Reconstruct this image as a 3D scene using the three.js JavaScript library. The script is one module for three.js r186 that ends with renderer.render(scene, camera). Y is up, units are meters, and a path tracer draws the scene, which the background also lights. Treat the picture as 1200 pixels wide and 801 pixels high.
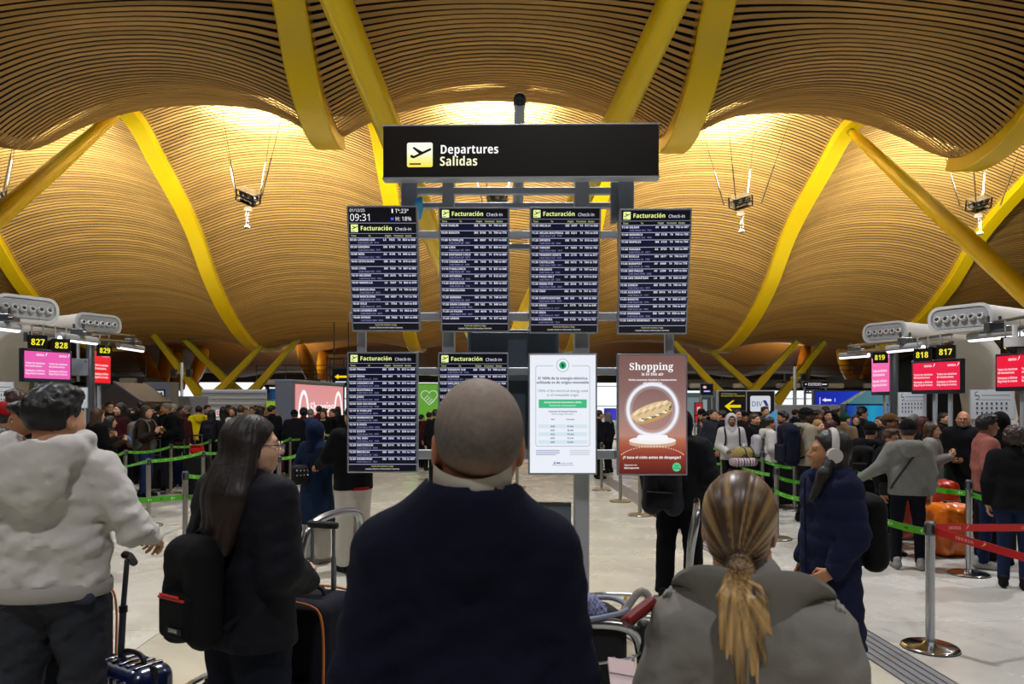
import * as THREE from 'three';
import { RoundedBoxGeometry } from 'three/addons/geometries/RoundedBoxGeometry.js';
import { mergeGeometries, toCreasedNormals } from 'three/addons/utils/BufferGeometryUtils.js';
import { ImprovedNoise } from 'three/addons/math/ImprovedNoise.js';
import { RectAreaLightUniformsLib } from 'three/addons/lights/RectAreaLightUniformsLib.js';

// ---------------------------------------------------------------- camera, sky, exposure
const V3 = THREE.Vector3, FOCAL = 850, VPX = 600, VPY = 473, EYE = 1.75;
const scene = new THREE.Scene();
const camera = new THREE.PerspectiveCamera((2 * Math.atan(400.5 / FOCAL) * 180) / Math.PI, 1200 / 801, 0.1, 400);
camera.position.set(0, EYE, 0);
camera.lookAt(0, EYE, -10);
camera.setViewOffset(1200, 801, 0, -(VPY - 400.5), 1200, 801);   // rising lens shift keeps the verticals parallel
camera.focus = 6.0;
camera.userData.fStop = 5.6;
scene.add(camera);
RectAreaLightUniformsLib.init();
const renderer = new THREE.WebGLRenderer({ antialias: true });
renderer.toneMapping = THREE.LinearToneMapping;
renderer.toneMappingExposure = 1.02;
renderer.shadowMap.enabled = true;
scene.background = new THREE.Color(0.86, 0.93, 1.0);             // an even overcast winter sky
scene.backgroundIntensity = 1.2;
const FLOOD_UP = 1500, FLOOD_WASH = 330, FLOOD_DOWN = 315, TUBE = 9;               // the hall's lamps: ceiling washers, floor floods, desk tubes

// ---------------------------------------------------------------- helpers
const seeded = (s) => () => { s = (s + 0x6d2b79f5) | 0; let t = Math.imul(s ^ (s >>> 15), 1 | s); t = (t + Math.imul(t ^ (t >>> 7), 61 | t)) ^ t; return ((t ^ (t >>> 14)) >>> 0) / 4294967296; };
const rnd = seeded(77), perlin = new ImprovedNoise();
const fbm = (x, y, z, o = 4) => { let s = 0, a = 0.5; for (let i = 0; i < o; i++, a *= 0.5, x *= 2.03, y *= 2.03, z *= 2.03) s += a * perlin.noise(x, y, z); return s; };
const clamp = THREE.MathUtils.clamp, mixn = THREE.MathUtils.lerp, sstep = THREE.MathUtils.smoothstep;
const at = (u, v, d) => new V3(((u - VPX) / FOCAL) * d, EYE + ((VPY - v) / FOCAL) * d, -d);   // a sight line followed for d metres
const YAW = 30 / FOCAL;                                          // the building is turned a little against the view
const W = (x, y, d) => new V3(x - YAW * d, y, -(d + YAW * x));   // building axes (across, up, along) to world
const ray = (p) => Math.atan2(p.x, -p.z);                        // bearing of a spot from the camera
const onFloor = (v) => (EYE * FOCAL) / (v - VPY);

const used = new Map();
function numbered(name) { const n = used.get(name) ?? 0; used.set(name, n + 1); return n ? `${name}_${String(n).padStart(3, '0')}` : name; }
function thing(name, label, category, pos = [0, 0, 0], turn = 0, group) {
  const o = new THREE.Group(); o.name = numbered(name); scene.add(o);
  if (pos.isVector3) o.position.copy(pos); else o.position.set(...pos);
  o.rotation.y = turn; o.userData = { label, category }; if (group) o.userData.group = group;
  return o;
}
function part(parent, name, geo, mat, label) {
  const m = new THREE.Mesh(Array.isArray(geo) ? merged(geo) : geo, mat);
  m.name = parent === scene ? numbered(name) : partName(parent, name);
  m.castShadow = m.receiveShadow = true; parent.add(m);
  if (label) m.userData.label = label;
  return m;
}
const partNames = new WeakMap();
function partName(parent, name) {
  let m = partNames.get(parent); if (!m) partNames.set(parent, (m = new Map()));
  const n = m.get(name) ?? 0; m.set(name, n + 1); return n ? `${name}_${String(n).padStart(3, '0')}` : name;
}
function solo(name, geo, mat, label, category, group) {
  const m = part(scene, name, geo, mat); m.userData = { label, category }; if (group) m.userData.group = group; return m;
}
function structure(name, geo, mat, parent = scene) { const m = part(parent, name, geo, mat); m.userData.kind = 'structure'; return m; }
function merged(list) {
  const flat = list.map((g) => { let h = g.index ? g.toNonIndexed() : g.clone(); for (const k of Object.keys(h.attributes)) if (!['position', 'normal', 'uv'].includes(k)) h.deleteAttribute(k); if (!h.attributes.uv) h.setAttribute('uv', new THREE.BufferAttribute(new Float32Array(h.attributes.position.count * 2), 2)); return h; });
  return mergeGeometries(flat);
}
const shift = (g, x, y, z) => g.translate(x, y, z);
const box = (w, h, d, x = 0, y = 0, z = 0) => new THREE.BoxGeometry(w, h, d).translate(x, y, z);
const rbox = (w, h, d, r = 0.01, x = 0, y = 0, z = 0, s = 2) => new RoundedBoxGeometry(w, h, d, s, Math.min(r, w / 2.01, h / 2.01, d / 2.01)).translate(x, y, z);
const cyl = (r1, r2, h, x = 0, y = 0, z = 0, n = 20) => new THREE.CylinderGeometry(r1, r2, h, n).translate(x, y, z);
function rod(a, b, r, r2 = r, n = 12) {
  const dir = new V3().subVectors(b, a), g = new THREE.CylinderGeometry(r2, r, dir.length(), n);
  g.applyQuaternion(new THREE.Quaternion().setFromUnitVectors(new V3(0, 1, 0), dir.clone().normalize()));
  return g.translate((a.x + b.x) / 2, (a.y + b.y) / 2, (a.z + b.z) / 2);
}
const v3 = (x, y, z) => new V3(x, y, z);
const tube = (pts, r, n = 40, k = 10, closed = false) => new THREE.TubeGeometry(new THREE.CatmullRomCurve3(pts, closed, 'centripetal'), n, r, k, closed);
// skin over a row of rings (each ring: the same number of points, closed)
function loft(rings, { caps = true, crease = 0.7, uvScale = 1 } = {}) {
  const n = rings[0].length, pos = [], uv = [], idx = [];
  rings.forEach((r, i) => r.forEach((p, j) => { pos.push(p.x, p.y, p.z); uv.push((j / n) * uvScale, i / rings.length); }));
  for (let i = 0; i + 1 < rings.length; i++) for (let j = 0; j < n; j++) { const a = i * n + j, b = i * n + ((j + 1) % n), c = a + n, d = b + n; idx.push(a, b, c, b, d, c); }
  if (caps) for (const [k, flip] of [[0, 1], [rings.length - 1, 0]]) for (let j = 1; j + 1 < n; j++) { const o = k * n; flip ? idx.push(o, o + j + 1, o + j) : idx.push(o, o + j, o + j + 1); }
  const g = new THREE.BufferGeometry();
  g.setAttribute('position', new THREE.Float32BufferAttribute(pos, 3)); g.setAttribute('uv', new THREE.Float32BufferAttribute(uv, 2)); g.setIndex(idx);
  g.computeVertexNormals();
  return crease ? toCreasedNormals(g, crease) : g;
}
function hermite(table, x) {
  let i = 0; while (i < table.length - 2 && x > table[i + 1][0]) i++;
  const m = (k) => { const a = table[Math.max(0, k - 1)], b = table[Math.min(table.length - 1, k + 1)]; return (b[1] - a[1]) / (b[0] - a[0]); };
  const [x0, y0] = table[i], [x1, y1] = table[i + 1], h = x1 - x0, t = (x - x0) / h, t2 = t * t, t3 = t2 * t;
  return (2 * t3 - 3 * t2 + 1) * y0 + (t3 - 2 * t2 + t) * h * m(i) + (-2 * t3 + 3 * t2) * y1 + (t3 - t2) * h * m(i + 1);
}

// ---------------------------------------------------------------- textures and materials
function dataMap(size, fn, srgb = false, rep = [1, 1]) {
  const a = new Uint8Array(size * size * 4);
  for (let y = 0; y < size; y++) for (let x = 0; x < size; x++) { const c = fn(x / size, y / size), o = (y * size + x) * 4; for (let k = 0; k < 3; k++) a[o + k] = clamp((Array.isArray(c) ? c[k] : c) * 255, 0, 255); a[o + 3] = 255; }
  const t = new THREE.DataTexture(a, size, size); t.wrapS = t.wrapT = THREE.RepeatWrapping; t.magFilter = THREE.LinearFilter; t.minFilter = THREE.LinearFilter;
  if (srgb) t.colorSpace = THREE.SRGBColorSpace; t.repeat.set(...rep); t.needsUpdate = true; return t;
}
// noise that repeats over the unit square
const loopNoise = (x, y, f, z = 0) => { const a = x * Math.PI * 2, b = y * Math.PI * 2, r = f / 6.2832; return fbm(Math.cos(a) * r + 5, Math.sin(a) * r + Math.cos(b) * r * 1.0 + z, Math.sin(b) * r + 9, 5); };
function print(w, h, draw) {
  const c = document.createElement('canvas'); c.width = w; c.height = h; const g = c.getContext('2d'); draw(g, w, h);
  const t = new THREE.CanvasTexture(c); t.colorSpace = THREE.SRGBColorSpace; return t;
}
const std = (color, roughness = 0.6, metalness = 0, extra = {}) => new THREE.MeshStandardMaterial({ color, roughness, metalness, ...extra });
const phys = (o) => new THREE.MeshPhysicalMaterial(o);
const lit = (map, power = 1, extra = {}) => new THREE.MeshStandardMaterial({ color: 0x050505, roughness: 0.35, emissive: 0xffffff, emissiveMap: map, emissiveIntensity: power, ...extra });
const weave = dataMap(256, (x, y) => 0.5 + 0.22 * Math.sin(x * 402.1) * Math.sin(y * 402.1) + 0.5 * loopNoise(x, y, 14));
const M = {
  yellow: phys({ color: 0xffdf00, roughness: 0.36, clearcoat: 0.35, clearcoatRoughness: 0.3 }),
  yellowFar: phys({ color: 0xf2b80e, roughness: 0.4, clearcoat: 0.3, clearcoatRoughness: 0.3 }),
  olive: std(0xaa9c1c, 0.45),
  steel: std(0xb9bcc0, 0.25, 1), steelDark: std(0x7d8186, 0.35, 0.9), chrome: std(0xd8d8d8, 0.12, 1), brushed: std(0xa8a59c, 0.33, 1),
  alu: std(0xb4bac0, 0.45, 0.3), aluDark: std(0x565c63, 0.45, 0.5), alu2: std(0x8f969d, 0.45, 0.3),
  black: std(0x08080a, 0.5), blackGloss: std(0x060607, 0.18), blackCloth: std(0x0b0b0d, 0.9), rubber: std(0x111111, 0.8),
  shell: std(0xd8d3c8, 0.5), grey: std(0x6a6e72, 0.6), lightGrey: std(0xb0b3b5, 0.55), white: std(0xd9d9d6, 0.5), darkGrey: std(0x2c2f33, 0.55), navyGrey: std(0x232b36, 0.45),
  wood: std(0x6b5233, 0.55), deck: std(0x1a130b, 0.9),
  glass: phys({ color: 0xffffff, roughness: 0.02, transmission: 1, thickness: 0, ior: 1.45 }),
  frosted: phys({ color: 0xbfd2d8, roughness: 0.25, transmission: 0.55, thickness: 0, ior: 1.4 }),
};
// ---------------------------------------------------------------- floor
{
  const marble = dataMap(1024, (x, y) => {
    const n = loopNoise(x, y, 5), v = loopNoise(x, y, 16, 4), vein = Math.pow(1 - Math.min(1, Math.abs(loopNoise(x, y, 4, 12) * 5)), 6);
    const b = 0.86 + n * 0.1 + v * 0.1 - vein * 0.035; return [b * 1.0, b * 0.975, b * 0.92];
  }, true);
  const gloss = dataMap(512, (x, y) => 0.62 + loopNoise(x, y, 9, 3) * 0.4 + loopNoise(x, y, 30, 8) * 0.2);
  const stone = (k) => { const m = marble.clone(); m.offset.set(k * 0.37, k * 0.21); m.repeat.set(0.125, 0.125); m.needsUpdate = true; const r = gloss.clone(); r.repeat.set(0.2, 0.2); r.needsUpdate = true; return phys({ map: m, color: new THREE.Color(0.7 + 0.02 * (k % 3), 0.725 + 0.02 * (k % 3), 0.71 + 0.02 * (k % 2)), roughness: 0.4, roughnessMap: r, specularIntensity: 0.8 }); };
  const stones = [0, 1, 2, 3].map(stone);
  const slab = (x0, x1, d0, d1, y0, y1) => {
    const c = [W(x0, 0, d0), W(x1, 0, d0), W(x1, 0, d1), W(x0, 0, d1)], g = new THREE.BufferGeometry(), p = [], u = [];
    const quad = (a, b, cc, d) => { for (const q of [a, b, cc, a, cc, d]) { p.push(q.x, q.y, q.z); u.push(q.x, q.z); } };
    const t = c.map((q) => v3(q.x, y1, q.z)), b = c.map((q) => v3(q.x, y0, q.z));
    quad(...t); for (let i = 0; i < 4; i++) quad(b[i], b[(i + 1) % 4], t[(i + 1) % 4], t[i]);
    g.setAttribute('position', new THREE.Float32BufferAttribute(p, 3)); g.setAttribute('uv', new THREE.Float32BufferAttribute(u, 2)); g.computeVertexNormals(); return g;
  };
  const base = structure('floor', slab(-46, 46, -21, 97, -0.3, -0.012), std(0x37342e, 0.8));
  // polished slabs with open joints where the photograph tells them apart, larger fields beyond
  const gap = 0.0035, xs = [-13.0, -7.75, -2.5, 2.62, 2.95, 8.0, 13.2], ds = [-2.4, 0.3, 3.0, 5.7, 8.4, 11.1, 13.8, 16.5];
  let k = 0;
  for (let i = 0; i + 1 < xs.length; i++) for (let j = 0; j + 1 < ds.length; j++) {
    if (i === 3) continue;                                        // the drain runs there
    part(base, 'slab', slab(xs[i] + gap, xs[i + 1] - gap, ds[j] + gap * 0.5, ds[j + 1] - gap * 0.5, -0.012, 0), stones[(k++ * 7 + j) % 4]);
  }
  for (const [x0, x1, d0, d1] of [[-46, -13, -2.4, 97], [13.2, 46, -2.4, 97], [-13, 2.62, 16.5, 97], [2.95, 13.2, 16.5, 97], [-46, 46, -21, -2.4]]) part(base, 'slab', slab(x0 + gap, x1 - gap, d0 + gap, d1 - gap, -0.012, 0), stones[k++ % 4]);
  // steel slot drain let into the floor
  const dr = thing('floor_drain', 'narrow steel slot drain strip let into the pale stone floor', 'drain');
  part(dr, 'channel', slab(2.625, 2.945, 0.5, 96, -0.012, -0.006), std(0x5c6064, 0.5, 0.4));
  for (let i = 0; i < 5; i++) part(dr, 'rail', slab(2.635 + i * 0.064, 2.635 + i * 0.064 + 0.044, 0.5, 96, -0.006, 0.0), std(0x8a8d90, 0.45, 0.4));
}
// ---------------------------------------------------------------- walls and outer roof
{
  const plain = std(0x4a4640, 0.8);
  const wallBox = (x0, x1, d0, d1, y0, y1) => {
    const c = [W(x0, 0, d0), W(x1, 0, d0), W(x1, 0, d1), W(x0, 0, d1)].map((p) => p);
    return loft([c.map((p) => v3(p.x, y0, p.z)), c.map((p) => v3(p.x, y1, p.z))]);
  };
  structure('wall_left', wallBox(-46.3, -46, -21, 97, -0.3, 20), plain);
  structure('wall_right', wallBox(46, 46.3, -21, 97, -0.3, 20), plain);
  structure('wall_back', wallBox(-46.3, 46.3, -21.3, -21, -0.3, 20), plain);
  // far facade: solid above and below a band of glazing
  const far = structure('wall_front', wallBox(-46.3, 46.3, 97, 97.3, 4.6, 20), plain);
  structure('wall_front', wallBox(-46.3, 46.3, 97, 97.3, -0.3, 0.4), plain);
  const win = new THREE.Group(); win.name = 'window_1'; win.userData.kind = 'structure'; scene.add(win);
  for (let i = 0; i < 23; i++) { part(win, 'pane', wallBox(-46 + i * 4 + 0.08, -46 + i * 4 + 3.92, 97.12, 97.13, 0.4, 4.6), M.glass); part(win, 'mullion', wallBox(-46 + i * 4 - 0.08, -46 + i * 4 + 0.08, 97, 97.25, 0.4, 4.6), M.aluDark); }
  part(win, 'rail', wallBox(-46, 46, 97, 97.25, 2.4, 2.5), M.aluDark);
  // outer roof slab, open above the skylights
  const beamsX = [-38.7, -27.5, -16.3, -5.1, 6.1, 17.3, 28.5, 39.7];
  const sh = new THREE.Shape([[-46.3, -21.3], [46.3, -21.3], [46.3, 97.3], [-46.3, 97.3]].map((p) => new THREE.Vector2(...p)));
  const lights = [];
  for (let i = 0; i + 1 < beamsX.length; i++) lights.push([beamsX[i] + 1.4, beamsX[i + 1] - 1.4, 26.2, 29.6]);
  for (const [x0, x1, d0, d1] of lights) sh.holes.push(new THREE.Path([[x0, d0], [x0, d1], [x1, d1], [x1, d0]].map((p) => new THREE.Vector2(...p))));
  const g = new THREE.ExtrudeGeometry(sh, { depth: 0.4, bevelEnabled: false }), p = g.attributes.position;
  for (let i = 0; i < p.count; i++) { const w = W(p.getX(i), 19.6 - p.getZ(i), p.getY(i)); p.setXYZ(i, w.x, w.y, w.z); }
  g.index = null; g.computeVertexNormals();
  structure('roof_slab', g, std(0x3a3630, 0.85));
  const sk = new THREE.Group(); sk.name = 'window_2'; sk.userData.kind = 'structure'; scene.add(sk);
  for (const [x0, x1, d0, d1] of lights) part(sk, 'pane', wallBox(x0, x1, d0, d1, 19.3, 19.31), M.glass);
}
// ---------------------------------------------------------------- the waved bamboo ceiling
const BEAMS = [-27.5, -16.3, -5.1, 6.1, 17.3, 28.5];
const NEAR_B = [[-20, 11], [-8, 14], [0, 15.6], [8, 15.4], [13, 14.6], [17, 13.3], [18.8, 12.1], [20, 10.9], [21.6, 10.15], [23.4, 10.1], [25, 10.95], [26, 11.7]];
const NEAR_M = [[-20, 11], [-8, 14], [0, 15.7], [8, 15.5], [13, 14.6], [17, 13.2], [18.8, 12.45], [20, 12.1], [21.6, 11.85], [23, 11.9], [24.5, 12.1], [26, 12.5]];
const FAR_B = [[28, 13.7], [30, 14.3], [31.6, 14.7], [33, 14.95], [34.5, 14.75], [36.2, 13.9], [40.7, 11.5], [43.7, 8.9], [47, 7.0], [51.3, 5.72], [55, 5.8], [60, 6.5], [64, 6.9]];
const FAR_M = [[28, 15.2], [31, 16.1], [33, 16.35], [34.5, 16.05], [36.2, 15.3], [40.7, 12.9], [43.7, 10.3], [47, 8.2], [51.3, 6.55], [55, 6.5], [60, 7.0], [64, 7.3]];
const LAST_B = [[62, 7.6], [66, 7.2], [72, 5.9], [78, 4.9], [83, 4.75], [90, 5.6], [97, 7]];
const LAST_M = [[62, 8.2], [66, 7.8], [72, 6.7], [78, 5.6], [83, 5.3], [90, 6.2], [97, 7.6]];
const bayWeight = (x) => { const t = (((x + 5.1) / 11.2) % 1 + 1) % 1 * 2 - 1; return 1 - Math.pow(Math.abs(t), 2.2); };   // an arch from beam to beam
const BOW = (x) => 2.2 * Math.min(1.6, ((x - 0.6) / 16.8) ** 2);   // the near wave bows away towards the sides
const wave = (B, Mid) => (x, d) => mixn(hermite(B, d), hermite(Mid, d), bayWeight(x));
const nearFlat = wave(NEAR_B, NEAR_M), nearY = (x, d) => nearFlat(x, d) + 0.08 * BOW(x), farY = wave(FAR_B, FAR_M), lastY = wave(LAST_B, LAST_M);
{
  // a slat: a bent board across all bays; every board length has its own tone
  const tones = seeded(5);
  function slatGeo(Y, d, pitch, cover, x0, x1, step, thick, bow = () => 0) {
    const rings = [], cols = [], e = 0.02; let tone = 0, left = 0;
    const pos = [], idx = [], col = [];
    for (let x = x0, i = 0; x <= x1 + 1e-6; x += step, i++) {
      const y = Y(x, d), s = (Y(x, d + e) - Y(x, d - e)) / (2 * e), l = Math.hypot(1, s), t = [1 / l, s / l], nrm = [-s / l, 1 / l], h = (pitch * cover) / 2;
      if (left-- <= 0) { tone = 0.8 + 0.4 * tones(); left = 3 + Math.floor(tones() * 4); }
      for (const [a, b] of [[-h, 0], [h, 0], [h, thick], [-h, thick]]) { const w = W(x, y + t[1] * a + nrm[1] * b, d + t[0] * a + nrm[0] * b + bow(x)); pos.push(w.x, w.y, w.z); col.push(tone, tone * (0.97 + 0.03 * tone), tone * 0.96); }
      if (i) for (let j = 0; j < 4; j++) { const a = (i - 1) * 4 + j, b = (i - 1) * 4 + ((j + 1) % 4), c = a + 4, q = b + 4; idx.push(a, c, b, b, c, q); }
    }
    const g = new THREE.BufferGeometry(); g.setAttribute('position', new THREE.Float32BufferAttribute(pos, 3)); g.setAttribute('color', new THREE.Float32BufferAttribute(col, 3)); g.setIndex(idx);
    const f = g.toNonIndexed(); f.computeVertexNormals(); return f;
  }
  const steps = (B, Mid, d0, d1, pitch) => { const out = []; let d = d0; while (d < d1) { out.push(d); const s = (hermite(B, d + 0.05) + hermite(Mid, d + 0.05) - hermite(B, d - 0.05) - hermite(Mid, d - 0.05)) / 0.2; d += pitch / Math.hypot(1, s); } return out; };
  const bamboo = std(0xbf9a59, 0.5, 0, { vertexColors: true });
  const near = new THREE.Group(); near.name = 'ceiling'; near.userData.kind = 'structure'; scene.add(near);
  for (const d of steps(NEAR_B, NEAR_M, 14.6, 25.25, 0.19)) part(near, 'slat', slatGeo(nearY, d, 0.19, 0.63, -36, 38, 0.8, 0.02, BOW), bamboo);
  const over = part(near, 'slat_field', steps(NEAR_B, NEAR_M, -18, 14.5, 0.54).map((d) => slatGeo(nearY, d, 0.54, 0.86, -36, 38, 2.8, 0.03, BOW)), std(0xbf9a59, 0.5)); over.userData.kind = 'stuff';
  const far = new THREE.Group(); far.name = 'ceiling_001'; far.userData.kind = 'structure'; scene.add(far);
  for (const d of steps(FAR_B, FAR_M, 30.2, 57.5, 0.18)) part(far, 'slat', slatGeo(farY, d, 0.18, 0.68, -38, 40, 0.9, 0.03), bamboo);
  const lastG = new THREE.Group(); lastG.name = 'ceiling_002'; lastG.userData.kind = 'structure'; scene.add(lastG);
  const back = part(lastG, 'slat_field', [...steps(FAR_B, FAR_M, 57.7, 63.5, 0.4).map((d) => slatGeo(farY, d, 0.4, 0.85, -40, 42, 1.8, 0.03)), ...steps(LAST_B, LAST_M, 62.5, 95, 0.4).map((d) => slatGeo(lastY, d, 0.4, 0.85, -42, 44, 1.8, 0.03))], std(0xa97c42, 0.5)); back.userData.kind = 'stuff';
  // unseen dark decking above the slats, placed to keep skylight out of their gaps
  function deckGeo(Y, d0, d1, lift, n, bow = () => 0) {
    const pos = [], idx = [], nx = 60;
    for (let s = 0; s < 2; s++) for (let j = 0; j <= n; j++) for (let i = 0; i <= nx; i++) { const x = -44 + (88 * i) / nx, d = d0 + ((d1 - d0) * j) / n, w = W(x, Y(x, d) + lift + s * 0.2, d + bow(x)); pos.push(w.x, w.y, w.z); }
    const m = (nx + 1) * (n + 1);
    for (let j = 0; j < n; j++) for (let i = 0; i < nx; i++) { const a = j * (nx + 1) + i, b = a + 1, c = a + nx + 1, e = c + 1; idx.push(a, c, b, b, c, e, a + m, b + m, c + m, b + m, e + m, c + m); }
    for (let i = 0; i < nx; i++) for (const a of [i, n * (nx + 1) + i]) idx.push(a, a + 1, a + m, a + 1, a + 1 + m, a + m);
    const g = new THREE.BufferGeometry(); g.setAttribute('position', new THREE.Float32BufferAttribute(pos, 3)); g.setIndex(idx); g.computeVertexNormals(); return g;
  }
  part(near, 'deck', deckGeo(nearY, -23, 24.75, 0.5, 60, BOW), M.deck);
  part(far, 'deck', deckGeo(farY, 29.4, 64, 0.45, 50), M.deck);
  part(lastG, 'deck', deckGeo(lastY, 62, 97, 0.5, 40), M.deck);
  // yellow beams flush with the slats
  function beamGeo(Y, x, d0, d1, w, n, bow = () => 0) {
    const rings = [];
    for (let i = 0; i <= n; i++) {
      const d = d0 + ((d1 - d0) * i) / n, e = 0.05, s = (Y(x, d + e) - Y(x, d - e)) / (2 * e), l = Math.hypot(1, s), y = Y(x, d), ring = [];
      for (const [a, b] of [[-w / 2, -0.1], [-w / 2 + 0.05, -0.14], [w / 2 - 0.05, -0.14], [w / 2, -0.1], [w / 2, 0.4], [-w / 2, 0.4]]) ring.push(W(x + a, y + b / l, d - (b * s) / l + bow(x)));
      rings.push(ring);
    }
    return loft(rings, { crease: 0.5 });
  }
  const nearNames = { '-27.5': null, '-16.3': null, '-5.1': 'curving down left of the departures sign on the near ceiling wave', '6.1': 'curving down right of the departures sign on the near ceiling wave', '17.3': 'at the far right edge of the near ceiling wave' };
  const farNames = { '-27.5': 'lowest left of the far ceiling wave behind the desk air ducts', '-16.3': 'arching down the far ceiling wave left of the display screens', '-5.1': 'on the far wave half hidden behind the left end of the sign', '6.1': 'on the far wave half hidden behind the right end of the sign', '17.3': 'arching down the far ceiling wave right of the display screens', '28.5': 'on the far ceiling wave at the right edge of the view' };
  for (const x of BEAMS) {
    if (nearNames[x]) solo('roof_beam', beamGeo(nearY, x, 8, 23.9, 0.86, 70, BOW), M.yellow, 'broad yellow steel roof beam ' + nearNames[x], 'beam');
    if (farNames[x]) solo('roof_beam', beamGeo(farY, x, 31.4, 57, 0.84, 70), M.yellow, 'yellow steel roof beam ' + farNames[x], 'beam');
  }
}
// ---------------------------------------------------------------- inclined yellow columns
{
  function column(label, a, b, r, mat = M.yellow, foot, group) {
    const t = thing('roof_column', label, 'column', a), dir = new V3().subVectors(b, a), L = dir.length(), q = new THREE.Quaternion().setFromUnitVectors(v3(0, 1, 0), dir.clone().normalize());
    if (group) t.userData.group = group;
    const g = new THREE.LatheGeometry([[r * 0.45, 0], [r * 0.62, 0.02 * L], [r * 0.9, 0.18 * L], [r, 0.45 * L], [r * 0.95, 0.7 * L], [r * 0.7, 0.95 * L], [r * 0.45, 0.99 * L]].map((p) => new THREE.Vector2(...p)), 28);
    part(t, 'shaft', g.applyQuaternion(q), mat);
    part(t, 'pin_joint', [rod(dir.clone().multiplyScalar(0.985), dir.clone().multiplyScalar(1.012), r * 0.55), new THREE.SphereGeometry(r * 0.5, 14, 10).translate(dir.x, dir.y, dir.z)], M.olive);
    if (foot) part(t, 'foot', new THREE.CylinderGeometry(r * 0.55, r * 1.1, a.y, 18).translate(0, -a.y / 2, 0), std(0x77736a, 0.8));
    return t;
  }
  column('thick yellow column rising from the sign up to the left out of view', W(0.15, 3.2, 36), W(-5.1, 14.6, 7.6), 0.38, M.yellow, true);
  column('thick yellow column rising from the sign up to the right out of view', W(0.55, 3.2, 36), W(6.1, 14.8, 8.0), 0.38, M.yellow, true);
  column('slanted yellow column leaning up from the left desks to the far wave', W(-16.3, 0.9, 16.4), W(-16.3, 14.9, 33), 0.33, M.yellow, true);
  column('slanted yellow column leaning up from the right desks to the far wave', W(17.3, 0.5, 17), W(17.3, 14.8, 34), 0.33, M.yellow, true);
  // forked columns under the trough of the far wave
  const fork = (labelEnd, foot, tops) => {
    const f = at(...foot), t = thing('forked_column', 'olive yellow forked column under the far ceiling trough ' + labelEnd, 'column', [f.x, 0, f.z]);
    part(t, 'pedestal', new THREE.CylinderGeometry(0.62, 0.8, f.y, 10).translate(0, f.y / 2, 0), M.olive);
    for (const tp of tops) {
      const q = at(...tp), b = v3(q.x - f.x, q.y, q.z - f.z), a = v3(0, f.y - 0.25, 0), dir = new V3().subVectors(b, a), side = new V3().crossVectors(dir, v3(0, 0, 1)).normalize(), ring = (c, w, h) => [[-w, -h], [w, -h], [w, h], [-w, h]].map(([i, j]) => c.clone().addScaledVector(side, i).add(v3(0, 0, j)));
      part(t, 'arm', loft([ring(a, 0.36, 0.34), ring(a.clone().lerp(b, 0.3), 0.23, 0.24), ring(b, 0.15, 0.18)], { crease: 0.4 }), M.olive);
    }
  };
  fork('at left with a thin and a thick arm', [243, 468, 46], [[180, 392, 50.5], [307, 405, 50.5]]);
  fork('left of the pink advertising light box', [288, 464, 48], [[211, 392, 52], [352, 394, 52]]);
  fork('behind the right poster and black arrow board', [862, 476, 46], [[789, 400, 51], [934, 400, 51]]);
  fork('behind the white and black logo board', [905, 472, 49], [[834, 412, 53], [966, 400, 53]]);
  // background columns of the next wave, yellow
  let k = 0; const lab = ['leftmost behind the number 829 sign', 'upright just left of the leftmost fork', 'short, behind the leftmost fork', 'beside the thin fork arm', 'behind the pink light box', 'left of the first lower screen', 'between lower screens', 'right of the black arrow board', 'behind the desk number 819', 'far right behind the desks'];
  for (const [u0, v0, u1, v1, d] of [[157, 416, 186, 452, 62], [197, 416, 190, 452, 64], [205, 420, 212, 455, 66], [240, 425, 226, 446, 62], [353, 420, 367, 446, 60], [378, 428, 381, 450, 64], [470, 388, 482, 420, 60], [945, 420, 940, 448, 62], [985, 424, 1000, 448, 64], [1030, 420, 1012, 455, 62]]) {
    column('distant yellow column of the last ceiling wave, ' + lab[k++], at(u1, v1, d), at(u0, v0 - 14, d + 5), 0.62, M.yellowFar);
  }
}
// added lamps far back, put in to brighten the last ceiling wave
for (const [u, txt] of [[330, 'behind the left forked columns'], [620, 'behind the middle of the hall'], [930, 'behind the right forked columns']]) {
  const p = at(u, 449, 64), t = thing('added_uplight', 'added lamp on a tall post brightening the last ceiling wave, ' + txt, 'lamp', [p.x, 0, p.z]);
  part(t, 'post', cyl(0.06, 0.08, p.y, 0, p.y / 2, 0, 10), M.aluDark); part(t, 'housing', cyl(0.22, 0.14, 0.24, 0, p.y + 0.1, 0, 18), M.aluDark); part(t, 'lamp', cyl(0.18, 0.18, 0.02, 0, p.y + 0.225, 0, 18), std(0xffffff, 0.4, 0, { emissive: 0xffe6b8, emissiveIntensity: 1.5 }));
  const l = new THREE.SpotLight(0xffe6bc, 130, 0, 1.4, 1, 2); l.position.set(p.x, p.y + 0.3, p.z); l.target.position.set(p.x, p.y + 4, p.z - 2.5); l.castShadow = true; l.shadow.radius = 8; scene.add(l, l.target);
}
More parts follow.
